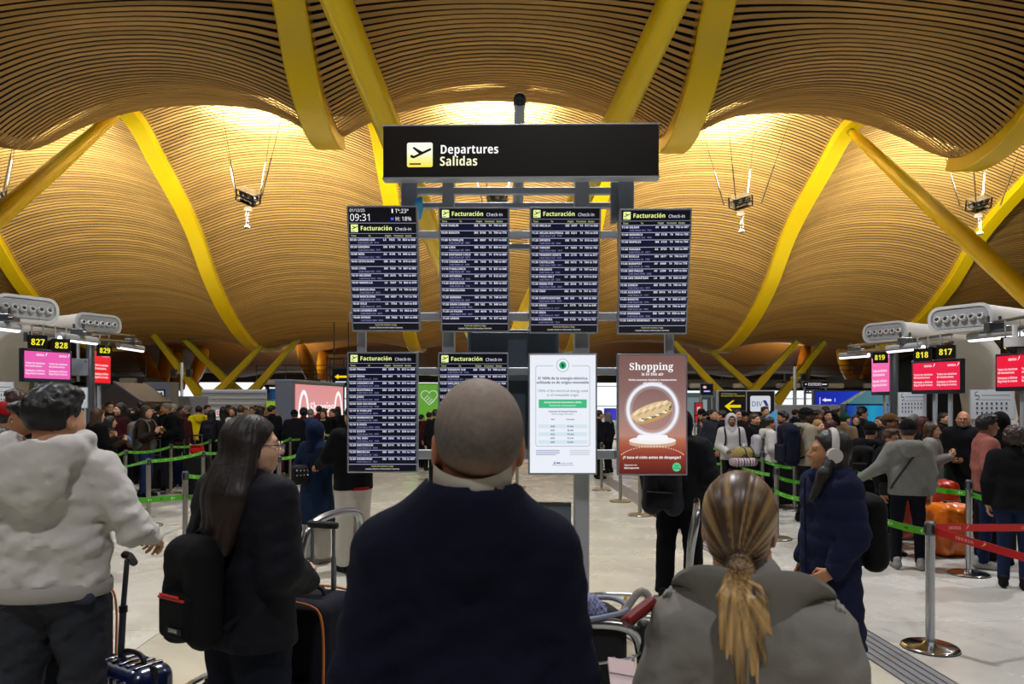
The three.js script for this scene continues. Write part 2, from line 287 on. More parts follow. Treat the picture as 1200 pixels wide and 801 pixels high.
// ---------------------------------------------------------------- hung floodlight clusters
{
  const lampGlow = std(0xffffff, 0.3, 0, { emissive: 0xfff0d8, emissiveIntensity: 2.2 });
  const where = [[-21.9, 10.95, 33, 'near the left edge of the view'], [-10.7, 10.95, 33, 'hanging left of the departures sign'], [0.5, 10.95, 33, 'seen just under the departures sign'], [11.7, 10.95, 33, 'hanging right of the departures sign'], [22.9, 10.95, 33, 'near the right edge of the view'],
    [-10.7, 12, 9, null], [0.5, 12, 9, null], [11.7, 12, 9, null], [-10.7, 12, -3, null], [0.5, 12, -3, null], [11.7, 12, -3, null]];  // these two rows hang out of view, placed to light the foreground
  for (const [x, y, d, txt, small] of where) {
    const p = W(x, y, d);
    const t = thing('floodlight', txt ? 'steel floodlight cluster on four rods ' + txt : 'unseen floodlight cluster placed to light the foreground, ' + ['left', 'middle', 'right'][x < 0 ? 0 : x < 5 ? 1 : 2] + ' one of the ' + (d > 0 ? 'front' : 'rear') + ' row out of view', 'floodlight', p, 0.15 * (x > 0.6 ? 1 : x < 0 ? -1 : 0), txt ? undefined : 'floodlights outside the view');
    const s = 0.8;
    const tip = (g) => g.rotateX(0.5).rotateZ(x > 0.6 ? 0.32 : x < 0 ? -0.42 : 0);
    part(t, 'tray', [rbox(1.15 * s, 0.05, 0.75 * s, 0.02, 0, -0.12, 0), rbox(1.15 * s, 0.04, 0.75 * s, 0.02, 0, 0.36, -0.02), ...[-1, 1].flatMap((i) => [-1, 1].map((j) => box(0.05, 0.5, 0.05, i * 0.54 * s, 0.12, j * 0.34 * s))), box(1.1 * s, 0.05, 0.05, 0, 0.12, 0.3), box(1.1 * s, 0.05, 0.05, 0, 0.12, -0.3)].map(tip), M.aluDark);
    for (let i = -1; i <= 1; i++) {
      part(t, 'projector', [new THREE.LatheGeometry([[0.001, -0.16], [0.1, -0.15], [0.15, -0.05], [0.19, 0.12], [0.2, 0.16], [0.17, 0.14], [0.1, -0.02], [0.001, -0.06]].map((q) => new THREE.Vector2(...q)), 18).rotateX(-0.35 + 0.2 * i).rotateZ(-0.5 * i).translate(i * 0.36 * s, 0.1, 0)].map(tip), M.steel);
      part(t, 'lamp', tip(new THREE.SphereGeometry(0.06, 12, 8).translate(i * 0.36 * s, 0.16, 0)), lampGlow);
    }
    part(t, 'bottom_lamp', cyl(0.14, 0.18, 0.12, 0, -0.42, 0), std(0xffffff, 0.3, 0, { emissive: 0xffeacc, emissiveIntensity: 0.8 }));
    const tops = [[-1.7, 3.9, -0.6], [-0.95, 4.0, 0.6], [2.1, 3.9, 0.7], [1.0, 4.1, -0.5]];
    if (txt) { for (const [i, q] of tops.entries()) part(t, 'rod', rod(v3(q[0] * 0.4, 0, q[2] * 0.5), v3(...q), 0.012, 0.012, 6), M.steel); for (const [i, q] of tops.entries()) part(t, 'sleeve', rod(v3(q[0] * 0.4, 0, q[2] * 0.5), v3(mixn(q[0] * 0.4, q[0], 0.42), 0.42 * q[1], mixn(q[2] * 0.5, q[2], 0.42)), 0.032, 0.026, 8), M.white); }
    if (txt) { part(t, 'pendant', [rod(v3(-0.05, -0.1, 0.1), v3(-0.05, -1.25, 0.1), 0.008, 0.008, 5), rod(v3(0.06, -0.1, 0.1), v3(0.06, -1.25, 0.1), 0.008, 0.008, 5), new THREE.SphereGeometry(0.13, 12, 8, 0, 6.3, 0, 1.6).translate(0, -1.32, 0.1)], M.alu); }
    if (!small || true) {
      if (txt || small) {
        for (const [pw, ang, tz] of small ? [[FLOOD_WASH * 0.7, 1.3, -4]] : [[FLOOD_UP, 0.72, -0.6], [FLOOD_WASH, 1.4, -4.5]]) { const up = new THREE.SpotLight(0xfff8ec, pw, 0, ang, 1, 2); up.position.copy(p).add(v3(0, 0.75, 0)); up.target.position.copy(p).add(v3(0, 4, tz)); up.castShadow = true; up.shadow.radius = 8; scene.add(up, up.target); }
      }
      const dn = new THREE.SpotLight(0xf6f7ff, FLOOD_DOWN * (small ? 0.4 : d < 0 ? 0.55 : 1), 0, 1.25, 0.9, 2); dn.position.copy(p).add(v3(0, -0.55, 0)); dn.target.position.copy(p).add(v3(0, -10, 0)); dn.castShadow = true; dn.shadow.radius = 12; scene.add(dn, dn.target);
    }
  }
}
// ---------------------------------------------------------------- display frame with screens and sign
const DD = 5.92;                                                  // how far the screens stand
{
  const frame = thing('screen_stand', 'tall grey aluminium frame of posts and rails carrying the screens', 'stand', [0, 0, -DD - 0.26]);
  const o = frame.position, loc = (u, v, d = DD + 0.26) => at(u, v, d).sub(o);
  const post = (u, v0, v1, w, dep, name = 'post', d = DD + 0.26, mat = M.alu) => {
    const a = loc(u, v0, d), b = v1 === null ? v3(a.x, -o.y, a.z) : loc(u, v1, d), h = a.y - b.y;
    part(frame, name, [rbox(w, h, dep, 0.012, a.x, (a.y + b.y) / 2, a.z), box(0.012, h - 0.01, 0.004, a.x - w * 0.22, (a.y + b.y) / 2, a.z + dep / 2), box(0.012, h - 0.01, 0.004, a.x + w * 0.22, (a.y + b.y) / 2, a.z + dep / 2)], mat);
  };
  post(681, 205, null, 0.125, 0.16, 'post', DD + 0.3);
  post(526, 205, null, 0.1, 0.16, 'post', DD + 0.3);
  post(480, 205, 300, 0.13, 0.1, 'post', DD + 0.2, M.alu2);
  post(733, 205, 300, 0.13, 0.1, 'post', DD + 0.2, M.alu2);
  for (const u of [424, 784]) post(u, 376, 440, 0.075, 0.06);
  for (const [u0, u1, v, h, d] of [[470, 742, 224, 0.06, 0.25], [490, 722, 241, 0.05, 0.35], [470, 742, 275, 0.062, 0.22], [520, 700, 289, 0.05, 0.34], [410, 800, 371, 0.07, 0.22], [410, 800, 435, 0.065, 0.22], [410, 800, 532, 0.08, 0.22]]) {
    const a = loc(u0, v, DD + d), b = loc(u1, v, DD + d);
    part(frame, 'rail', rbox(b.x - a.x, h, 0.06, 0.012, (a.x + b.x) / 2, a.y, a.z), M.alu);
  }
  for (const u of [526, 681]) { const a = loc(u, 196, DD + 0.3); part(frame, 'sign_arm', [rbox(0.07, 0.3, 0.06, 0.01, a.x, a.y, a.z), rbox(0.07, 0.07, 0.34, 0.01, a.x, a.y + 0.08, a.z + 0.15)], M.aluDark); }
  part(frame, 'bracket', new THREE.ExtrudeGeometry(new THREE.Shape([[0, 0], [0.14, 0], [0.14, -0.12], [0.03, -0.34], [0, -0.34]].map((p) => new THREE.Vector2(...p))), { depth: 0.06, bevelEnabled: true, bevelSize: 0.006, bevelThickness: 0.006, bevelSegments: 1 }).translate(loc(716, 216).x, loc(716, 216).y, loc(716, 216).z), M.alu2);
  for (const u of [526, 681]) part(frame, 'base_plate', [rbox(0.34, 0.02, 0.4, 0.008, loc(u, 473, DD + 0.3).x, -o.y + 0.01, -0.04), rbox(0.2, 0.1, 0.22, 0.01, loc(u, 473, DD + 0.3).x, -o.y + 0.06, -0.04)], M.aluDark);
  // dark back panel of the unit between the posts, low plate at its foot
  const c = loc(601, 456, DD + 0.62), panel = thing('dark_back_panel', 'dark blank grey panel hung between the two main posts', 'cabinet', [0, 0, 0]);
  const pa = at(548, 386, DD + 0.4), pb = at(655, 527, DD + 0.4);
  part(panel, 'housing', rbox(pb.x - pa.x, pa.y - pb.y, 0.09, 0.02, (pa.x + pb.x) / 2, (pa.y + pb.y) / 2, pa.z), std(0x7c868f, 0.5, 0.1));
  part(panel, 'glass', rbox(pb.x - pa.x - 0.06, pa.y - pb.y - 0.06, 0.012, 0.005, (pa.x + pb.x) / 2, (pa.y + pb.y) / 2, pa.z + 0.047), std(0x5d6872, 0.35));
  const qa = at(541, 590, DD + 0.3), low = thing('base_panel', 'low blue grey plate closing the frame between its posts at the floor', 'panel');
  part(low, 'plate', rbox(0.97, qa.y - 0.03, 0.035, 0.008, at(603, 0, DD + 0.3).x, (qa.y + 0.03) / 2, -(DD + 0.3)), std(0x6a737e, 0.45, 0.2));
  part(low, 'edge_trim', rbox(0.97, 0.03, 0.05, 0.008, at(603, 0, DD + 0.3).x, qa.y, -(DD + 0.3)), M.aluDark);
}
const planeMark = (g, x, y, s, fill, ink) => {                   // departures pictogram: a climbing aircraft over a line
  g.fillStyle = fill; g.beginPath(); g.roundRect(x, y, s, s, s * 0.08); g.fill();
  g.save(); g.translate(x, y); g.scale(s / 100, s / 100); g.strokeStyle = g.fillStyle = ink; g.lineCap = g.lineJoin = 'round';
  g.lineWidth = 9; g.beginPath(); g.moveTo(18, 57); g.lineTo(27, 59); g.lineTo(90, 28); g.stroke();
  g.beginPath(); g.moveTo(12, 52); g.lineTo(24, 64); g.lineTo(32, 60); g.lineTo(20, 50); g.fill();
  g.lineWidth = 8; g.beginPath(); g.moveTo(58, 42); g.lineTo(27, 22); g.stroke(); g.beginPath(); g.moveTo(66, 40); g.lineTo(24, 18); g.lineTo(30, 30); g.lineTo(50, 48); g.fill();
  g.fillRect(10, 84, 44, 6); g.restore();
};
{
  const s = thing('departures_sign', 'long black overhead sign reading Departures Salidas above the screens', 'sign', at(610, 180, DD - 0.02), -0.02);
  const w = 2.225, h = 0.425;
  part(s, 'housing', rbox(w, h, 0.1, 0.012, 0, 0, 0.01), M.aluDark);
  part(s, 'trim', [rbox(w + 0.012, 0.016, 0.115, 0.006, 0, -h / 2, 0.01), rbox(w + 0.012, 0.012, 0.115, 0.006, 0, h / 2, 0.01)], M.alu);
  const tex = print(2000, 384, (g, W0, H0) => {
    g.fillStyle = '#0b0907'; g.fillRect(0, 0, W0, H0);
    planeMark(g, 172, 122, 188, '#ffffff', '#0b0907');
    const gr = g.createLinearGradient(0, 122, 0, 310); gr.addColorStop(0.35, '#fffdf0'); gr.addColorStop(1, '#ffe94a');
    planeMark(g, 172, 122, 188, gr, '#0b0907');
    g.fillStyle = '#ffffff'; g.font = '600 92px sans-serif'; g.save(); g.translate(412, 208); g.scale(0.86, 1); g.fillText('Departures', 0, 0); g.restore();
    g.font = 'bold 96px sans-serif'; const g2 = g.createLinearGradient(0, 225, 0, 310); g2.addColorStop(0.2, '#fffad0'); g2.addColorStop(1, '#ffef6a'); g.fillStyle = g2; g.save(); g.translate(410, 300); g.scale(0.86, 1); g.fillText('Salidas', 0, 0); g.restore();
  });
  part(s, 'face', new THREE.PlaneGeometry(w - 0.012, h - 0.02).translate(0, 0, 0.0625), new THREE.MeshStandardMaterial({ color: 0x0a0806, roughness: 0.35, emissive: 0xffffff, emissiveMap: tex, emissiveIntensity: 1.0 }));
  // camera pole rising behind the sign
  const p = thing('camera_pole', 'short grey pole with a round capped head standing up behind the sign', 'pole', at(607, 190, DD + 0.42));
  const L = at(609, 119, DD + 0.42).sub(p.position);
  part(p, 'tube', rod(v3(0, -0.4, 0), L, 0.046, 0.046, 24), M.alu);
  part(p, 'head', [new THREE.CylinderGeometry(0.054, 0.054, 0.1, 26).rotateX(Math.PI / 2).translate(L.x, L.y, 0.0)], M.black);
  part(p, 'lens', [new THREE.TorusGeometry(0.045, 0.008, 8, 22).translate(L.x, L.y, 0.062), box(0.07, 0.006, 0.004, L.x, L.y, 0.063), box(0.006, 0.07, 0.004, L.x, L.y, 0.063)], M.darkGrey);
  const st = thing('light_blue_tag', 'small pale blue tag fixed to the left post just under the sign', 'tag', at(489, 244, DD + 0.1));
  part(st, 'sheet', new THREE.ExtrudeGeometry(new THREE.Shape([[0, 0.09], [0.04, 0.1], [0.05, 0], [0.03, -0.1], [0, -0.08], [-0.02, 0.03]].map((q) => new THREE.Vector2(...q))), { depth: 0.004, bevelEnabled: false }), std(0x3fa9dd, 0.4));
}
{
  const R = seeded(31), codes = ['IBE', 'IBE', 'IBE', 'IBE', 'AA', 'LA', 'IBE', 'AV'];
  const rowsA = {
    1: ['09:30 LONDRES-GW', '09:30 GINEBRA', '10:00 NIZA', '10:05 ESTOCOLMO', '10:05 LYON', '10:10 HELSINKI', '10:20 MARSELLA', '10:20 BARCELONA', '10:20 BARCELONA', '10:25 OSLO', '10:30 LONDRES-HR', '10:40 ATENAS'],
    2: ['10:45 DUBLIN', '10:50 BOGOTA', '11:00 N.YORK-JFK', '11:00 LIMA', '11:05 SANTIAGO CHILE', '11:10 CASABLANCA', '11:10 P.MALLORCA', '11:20 ASTURIAS', '11:20 BARCELONA', '11:20 BARCELONA', '11:20 GINEBRA', '11:20 GRAN CANARIA', '11:20 LA PALMA', '11:25 LISBOA'],
    3: ['11:25 MELILLA', '11:25 MILAN-MALPENSA', '11:25 OPORTO', '11:25 TANGER', '11:25 TENERIFE NORTE', '11:30 CASTELLON', '11:30 ORLANDO', '11:30 PARIS-ORLY', '11:30 ROMA-FCO', '11:30 VIGO', '11:30 FUERTEVENTURA', '11:35 ARGEL', '11:35 IBIZA', '11:40 A CORUÑA'],
    4: ['11:40 BILBAO', '11:40 MENORCA', '11:40 NAPOLES', '11:40 PANAMA', '11:40 SEVILLA', '11:45 BUDAPEST', '11:45 SAO PAULO', '11:50 SAN SEBASTIAN', '11:50 ZURICH', '11:55 ALICANTE', '11:55 BOGOTA', '11:55 CHICAGO', '11:55 GRANADA', '11:55 SANTO DOMINGO'],
    5: ['12:00 PRAGA', '12:00 VIENA', '12:00 LONDRES-HR', '12:05 GUATEMALA', '12:05 JEREZ', '12:05 SAN SALVADOR', '12:10 N.YORK-JFK', '12:10 MARRAKECH', '12:10 B.AIRES', '12:15 QUITO', '12:15 TEL AVIV', '12:20 AMSTERDAM', '12:20 BRUSELAS', '12:20 HAMBURGO'],
    6: ['12:20 TENERIFE SUR', '12:25 ALMERIA', '12:25 SAN JOSE', '12:25 BOSTON', '12:40 CALI', '12:30 LONDRES-HR', '12:35 BARCELONA', '12:40 MIAMI', '12:40 CARACAS', '12:45 LA HABANA', '12:45 RIO JANEIRO', '12:50 VALENCIA', '12:50 GRANADA', '12:55 OVIEDO'],
  };
  const board = (n, clock) => print(600, 1040, (g, w, h) => {
    g.fillStyle = '#05060f'; g.fillRect(0, 0, w, h);
    let y = 0;
    if (clock) {
      g.fillStyle = '#fff'; g.font = '34px sans-serif'; g.fillText('01/12/25', 10, 36); g.font = '78px sans-serif'; g.fillText('09:31', 10, 110);
      g.font = '46px sans-serif'; g.fillText('Tª:23°', 415, 46); g.fillText('H: 18%', 415, 110); g.fillRect(385, 12, 12, 34); g.fillStyle = '#4a5cff'; g.fillRect(375, 84, 26, 20);
      y = 130; g.fillStyle = '#8e90b5'; g.fillRect(0, y - 3, w, 5);
    }
    planeMark(g, 16, y + 10, 64, '#f0ffa0', '#101408');
    g.fillStyle = '#f0ffa0'; g.font = 'bold 50px sans-serif'; g.fillText('Facturación', 100, y + 60);
    g.fillStyle = '#e8eaff'; g.font = '38px sans-serif'; g.fillText('Check-in', 410, y + 62);
    y += 84; g.fillStyle = '#8e90b5'; g.fillRect(0, y, w, 4);
    g.fillStyle = '#c4cf8a'; g.font = 'bold 20px sans-serif';
    for (const [t, x] of [['Time', 14], ['To', 170], ['Flight', 318], ['Terminal', 396], ['Desks', 500]]) g.fillText(t, x, y + 28);
    y += 38; const rows = rowsA[n], rh = (h - y - 64) / rows.length;
    rows.forEach((row, i) => {
      const yy = y + i * rh; g.fillStyle = i % 2 ? '#070a1e' : '#0a0d2a'; g.fillRect(0, yy, w, rh); g.fillStyle = '#b2b2da'; g.fillRect(0, yy - 2, w, 5);
      g.fillStyle = '#f4f4ff'; g.font = 'bold 24px sans-serif'; g.fillText(row.slice(0, 5), 4, yy + 25); g.fillText(row.slice(6), 72, yy + 25);
      g.fillText(codes[Math.floor(R() * 8)], 300, yy + 25); g.fillText(String(400 + Math.floor(R() * 9000)), 352, yy + 25); g.fillText('T4', 430, yy + 25); const a = 734 + Math.floor(R() * 160); g.fillText(`${a} to ${a + 15}`, 474, yy + 25);
      if (R() < 0.8) { g.fillStyle = '#a9a6e6'; g.font = '19px sans-serif'; g.fillText('Code Share: ' + ['AA', 'BAW', 'QR', 'VLG', 'LA'][Math.floor(R() * 5)] + '   ' + (1000 + Math.floor(R() * 8999)), 72, yy + 48); }
    });
    g.fillStyle = '#b2b2da'; g.fillRect(0, h - 64, w, 5); g.fillStyle = '#e6e88f'; g.font = '18px sans-serif'; g.textAlign = 'center'; g.fillText('Punto de reclamo y fuga', w / 2, h - 38); g.fillStyle = '#fff'; g.fillText('Listado Check-in Information Services', w / 2, h - 14);
  });
  const screen = (name, label, u0, v0, u1, v1, tilt, tex, power, yaw = 0, cat = 'screen') => {
    const d = DD, c = at((u0 + u1) / 2, (v0 + v1) / 2, d), w = ((u1 - u0) / FOCAL) * d, h = ((v1 - v0) / FOCAL) * d / Math.cos(tilt);
    const t = thing(name, label, cat, c, yaw); t.rotation.order = 'YXZ'; t.rotation.x = tilt;
    part(t, 'housing', rbox(w, h, 0.06, 0.008, 0, 0, -0.035), std(0xa7adba, 0.35, 0.5));
    part(t, 'back_cover', rbox(w * 0.8, h * 0.8, 0.05, 0.02, 0, 0, -0.085), M.darkGrey);
    part(t, 'mount', [box(0.05, h * 0.5, 0.1, -w * 0.2, 0, -0.13), box(0.05, h * 0.5, 0.1, w * 0.2, 0, -0.13)], M.aluDark);
    part(t, 'display', new THREE.PlaneGeometry(w - 0.028, h - 0.03).translate(0, 0, -0.0035), lit(tex, power));
    return t;
  };
  screen('flight_screen', 'flight screen with a clock showing 09:31, upper left of the frame', 409, 244.5, 491, 387, 0.2, board(1, true), 0.95);
  screen('flight_screen', 'flight screen starting with Dublin and Bogota, second of the upper row', 515, 246, 597, 388, 0.2, board(2), 0.95);
  screen('flight_screen', 'flight screen starting with Melilla and Milan, third of the upper row', 620.5, 246, 703, 389.5, 0.2, board(3), 0.9);
  screen('flight_screen', 'flight screen starting with Bilbao and Menorca, rightmost of the upper row', 725, 248, 808, 390.5, 0.2, board(4), 0.95, -0.03);
  screen('flight_screen', 'flight screen starting with Praga and Viena, lower left of the frame', 406.5, 412, 489.5, 554, 0.0, board(5), 0.9);
  screen('flight_screen', 'flight screen starting with Tenerife Sur, partly behind the shaved head', 513, 412.5, 596, 554, 0.0, board(6), 0.9);
  const energy = print(560, 960, (g, w, h) => {
    g.fillStyle = '#eef2fb'; g.fillRect(0, 0, w, h); g.strokeStyle = '#7b8799'; g.lineWidth = 3; g.beginPath(); g.roundRect(50, 88, w - 100, 655, 18); g.stroke();
    g.fillStyle = '#eef2fb'; g.fillRect(200, 60, 160, 60); g.strokeStyle = '#4a8a70'; g.setLineDash([7, 5]); g.lineWidth = 5; g.beginPath(); g.arc(280, 84, 52, 0, 7); g.stroke(); g.setLineDash([]);
    g.fillStyle = '#2fae74'; g.beginPath(); g.arc(280, 84, 30, 0, 7); g.fill(); g.fillStyle = '#0b5a46'; g.beginPath(); g.moveTo(270, 66); g.quadraticCurveTo(306, 76, 284, 104); g.quadraticCurveTo(262, 98, 270, 66); g.fill();
    g.textAlign = 'center'; g.fillStyle = '#1d2c4c'; g.font = 'bold 29px sans-serif'; g.fillText('El 100% de la energía eléctrica', 280, 200); g.fillText('utilizada es de origen renovable', 280, 234);
    g.fillStyle = '#64748c'; g.font = '28px sans-serif'; g.fillText('100% of the electrical energy used', 280, 302); g.fillText('is of renewable origin', 280, 336);
    g.fillStyle = '#46bd84'; g.fillRect(75, 362, w - 150, 70); g.fillStyle = '#f2fff6'; g.font = 'bold 19px sans-serif'; g.fillText('Autoproducción fotovoltaica (kWh)', 280, 392); g.font = '18px sans-serif'; g.fillText('Photovoltaic self-production', 280, 418);
    g.fillStyle = '#3d4c68'; g.font = 'bold 17px sans-serif'; g.fillText('Consumo de Energía Eléctrica', 280, 466); g.font = '15px sans-serif'; g.fillText('Electric energy consumption', 280, 486);
    g.font = 'bold 16px sans-serif'; g.fillText('Año', 196, 530); g.fillText('Consumo', 345, 530);
    ['2020', '2021', '2022', '2023', '2024'].forEach((y, i) => { g.fillStyle = i % 2 ? '#eef2fb' : '#d8e8f2'; g.fillRect(70, 566 + i * 32, w - 140, 30); g.fillStyle = '#3d4c68'; g.font = 'bold 17px sans-serif'; g.fillText(y, 194, 588 + i * 32); g.fillText(['91.044', '98.465', '110.342', '91.214', '92.565'][i], 345, 588 + i * 32); });
    g.fillStyle = '#6d6fae'; for (let i = 0; i < 4; i++) { g.fillRect(52, 774 + i * 12, 200 - 30 * (i === 3), 4); g.fillStyle = '#9aa0b8'; g.fillRect(340, 774 + i * 12, 170, 3); g.fillStyle = '#6d6fae'; }
    g.fillStyle = '#36508c'; g.font = 'italic bold 30px sans-serif'; g.fillText('A', 208, 890); g.fillRect(226, 874, 30, 10); g.fillRect(190, 896, 180, 3); g.font = '14px sans-serif'; g.fillText('Energía renovable', 310, 886);
  });
  screen('energy_poster_screen', 'white screen about renewable electrical energy with a green banner', 619, 413.5, 700, 556, 0.0, energy, 0.95, 0, 'screen');
  const food = print(560, 960, (g, w, h) => {
    const bg = g.createLinearGradient(0, 0, 0, h); for (const [s, c] of [[0, '#7d5a55'], [0.3, '#8b6a66'], [0.5, '#a07f7a'], [0.68, '#b8877a'], [0.72, '#b4694f'], [0.85, '#8e3a2a'], [1, '#5a1d18']]) bg.addColorStop(s, c); g.fillStyle = bg; g.fillRect(0, 0, w, h);
    g.textAlign = 'center'; g.fillStyle = '#fff'; g.font = 'bold 78px serif'; g.fillText('Shopping', 270, 118); g.font = 'bold 34px sans-serif'; g.fillText('is in the air', 280, 164); g.font = 'bold 22px sans-serif'; g.fillText('Visita nuestras tiendas y restaurantes', 280, 206); g.fillText('del aeropuerto', 280, 232);
    for (const [lw, a] of [[62, 0.12], [46, 0.22], [34, 0.45], [22, 0.95]]) { g.strokeStyle = `rgba(240,246,255,${a})`; g.lineWidth = lw; g.beginPath(); g.arc(280, 440, 205, 0, 7); g.stroke(); }
    g.strokeStyle = 'rgba(220,225,240,0.6)'; g.lineWidth = 3; g.beginPath(); g.arc(280, 440, 172, 0, 7); g.stroke();
    g.save(); g.translate(275, 462); g.rotate(-0.33);                     // a filled bread roll
    g.fillStyle = '#c79a62'; g.beginPath(); g.ellipse(0, 28, 172, 46, 0, 0, 7); g.fill(); g.fillStyle = '#3a4a20'; g.beginPath(); g.ellipse(0, 14, 166, 30, 0, 0, 7); g.fill();
    for (let i = 0; i < 9; i++) { g.fillStyle = i % 2 ? '#f2ead6' : '#dcc59a'; g.beginPath(); g.ellipse(-140 + i * 34, 14 + (i % 2) * 9, 30, 16, 0.7, 0, 7); g.fill(); g.fillStyle = '#28201a'; g.beginPath(); g.ellipse(-124 + i * 34, 24, 9, 5, 0.5, 0, 7); g.fill(); }
    g.fillStyle = '#e2c394'; g.beginPath(); g.ellipse(0, -22, 178, 48, 0, 0, 7); g.fill(); g.fillStyle = '#f3e2c0'; for (let i = -2; i <= 2; i++) { g.beginPath(); g.ellipse(i * 62, -38, 34, 10, -0.4, 0, 7); g.fill(); } g.fillStyle = '#b98a52'; for (let i = -2; i <= 2; i++) { g.beginPath(); g.ellipse(i * 62 + 26, -20, 30, 4, -0.4, 0, 7); g.fill(); } g.restore();
    g.fillStyle = '#cfa58f'; g.beginPath(); g.ellipse(280, 715, 195, 34, 0, 0, 7); g.fill(); g.fillRect(85, 690, 390, 26); g.fillStyle = '#f7f1ee'; g.beginPath(); g.ellipse(280, 690, 195, 32, 0, 0, 7); g.fill(); g.fillStyle = '#fbfbff'; g.beginPath(); g.roundRect(150, 645, 260, 46, 23); g.fill();
    g.fillStyle = 'rgba(255,235,220,0.9)'; for (let i = 0; i < 26; i++) { const a = (i / 25 - 0.5) * 2.2; g.beginPath(); g.arc(280 + Math.sin(a) * 290, 858 - Math.cos(a) * 120 + 0, 5, 0, 7); g.fill(); }
    g.fillStyle = '#fff'; g.font = 'bold 30px sans-serif'; g.fillText('¡Y toca el cielo antes de despegar!', 275, 838); g.textAlign = 'left'; g.font = '20px sans-serif'; g.fillText('Síguenos en', 42, 896); g.font = 'bold 20px sans-serif'; g.fillText('@aeropuerto', 42, 920);
    g.fillStyle = '#57d08d'; g.beginPath(); g.arc(482, 906, 36, 0, 7); g.fill(); g.fillStyle = '#0c4a32'; g.font = 'bold 17px sans-serif'; g.textAlign = 'center'; g.fillText('food', 482, 900); g.fillText('& shop', 482, 920);
  });
  screen('shopping_poster_screen', 'red brown advert screen reading Shopping with a glowing ring and sandwich', 723.5, 414, 806, 557, 0.0, food, 0.95, 0, 'screen');
}
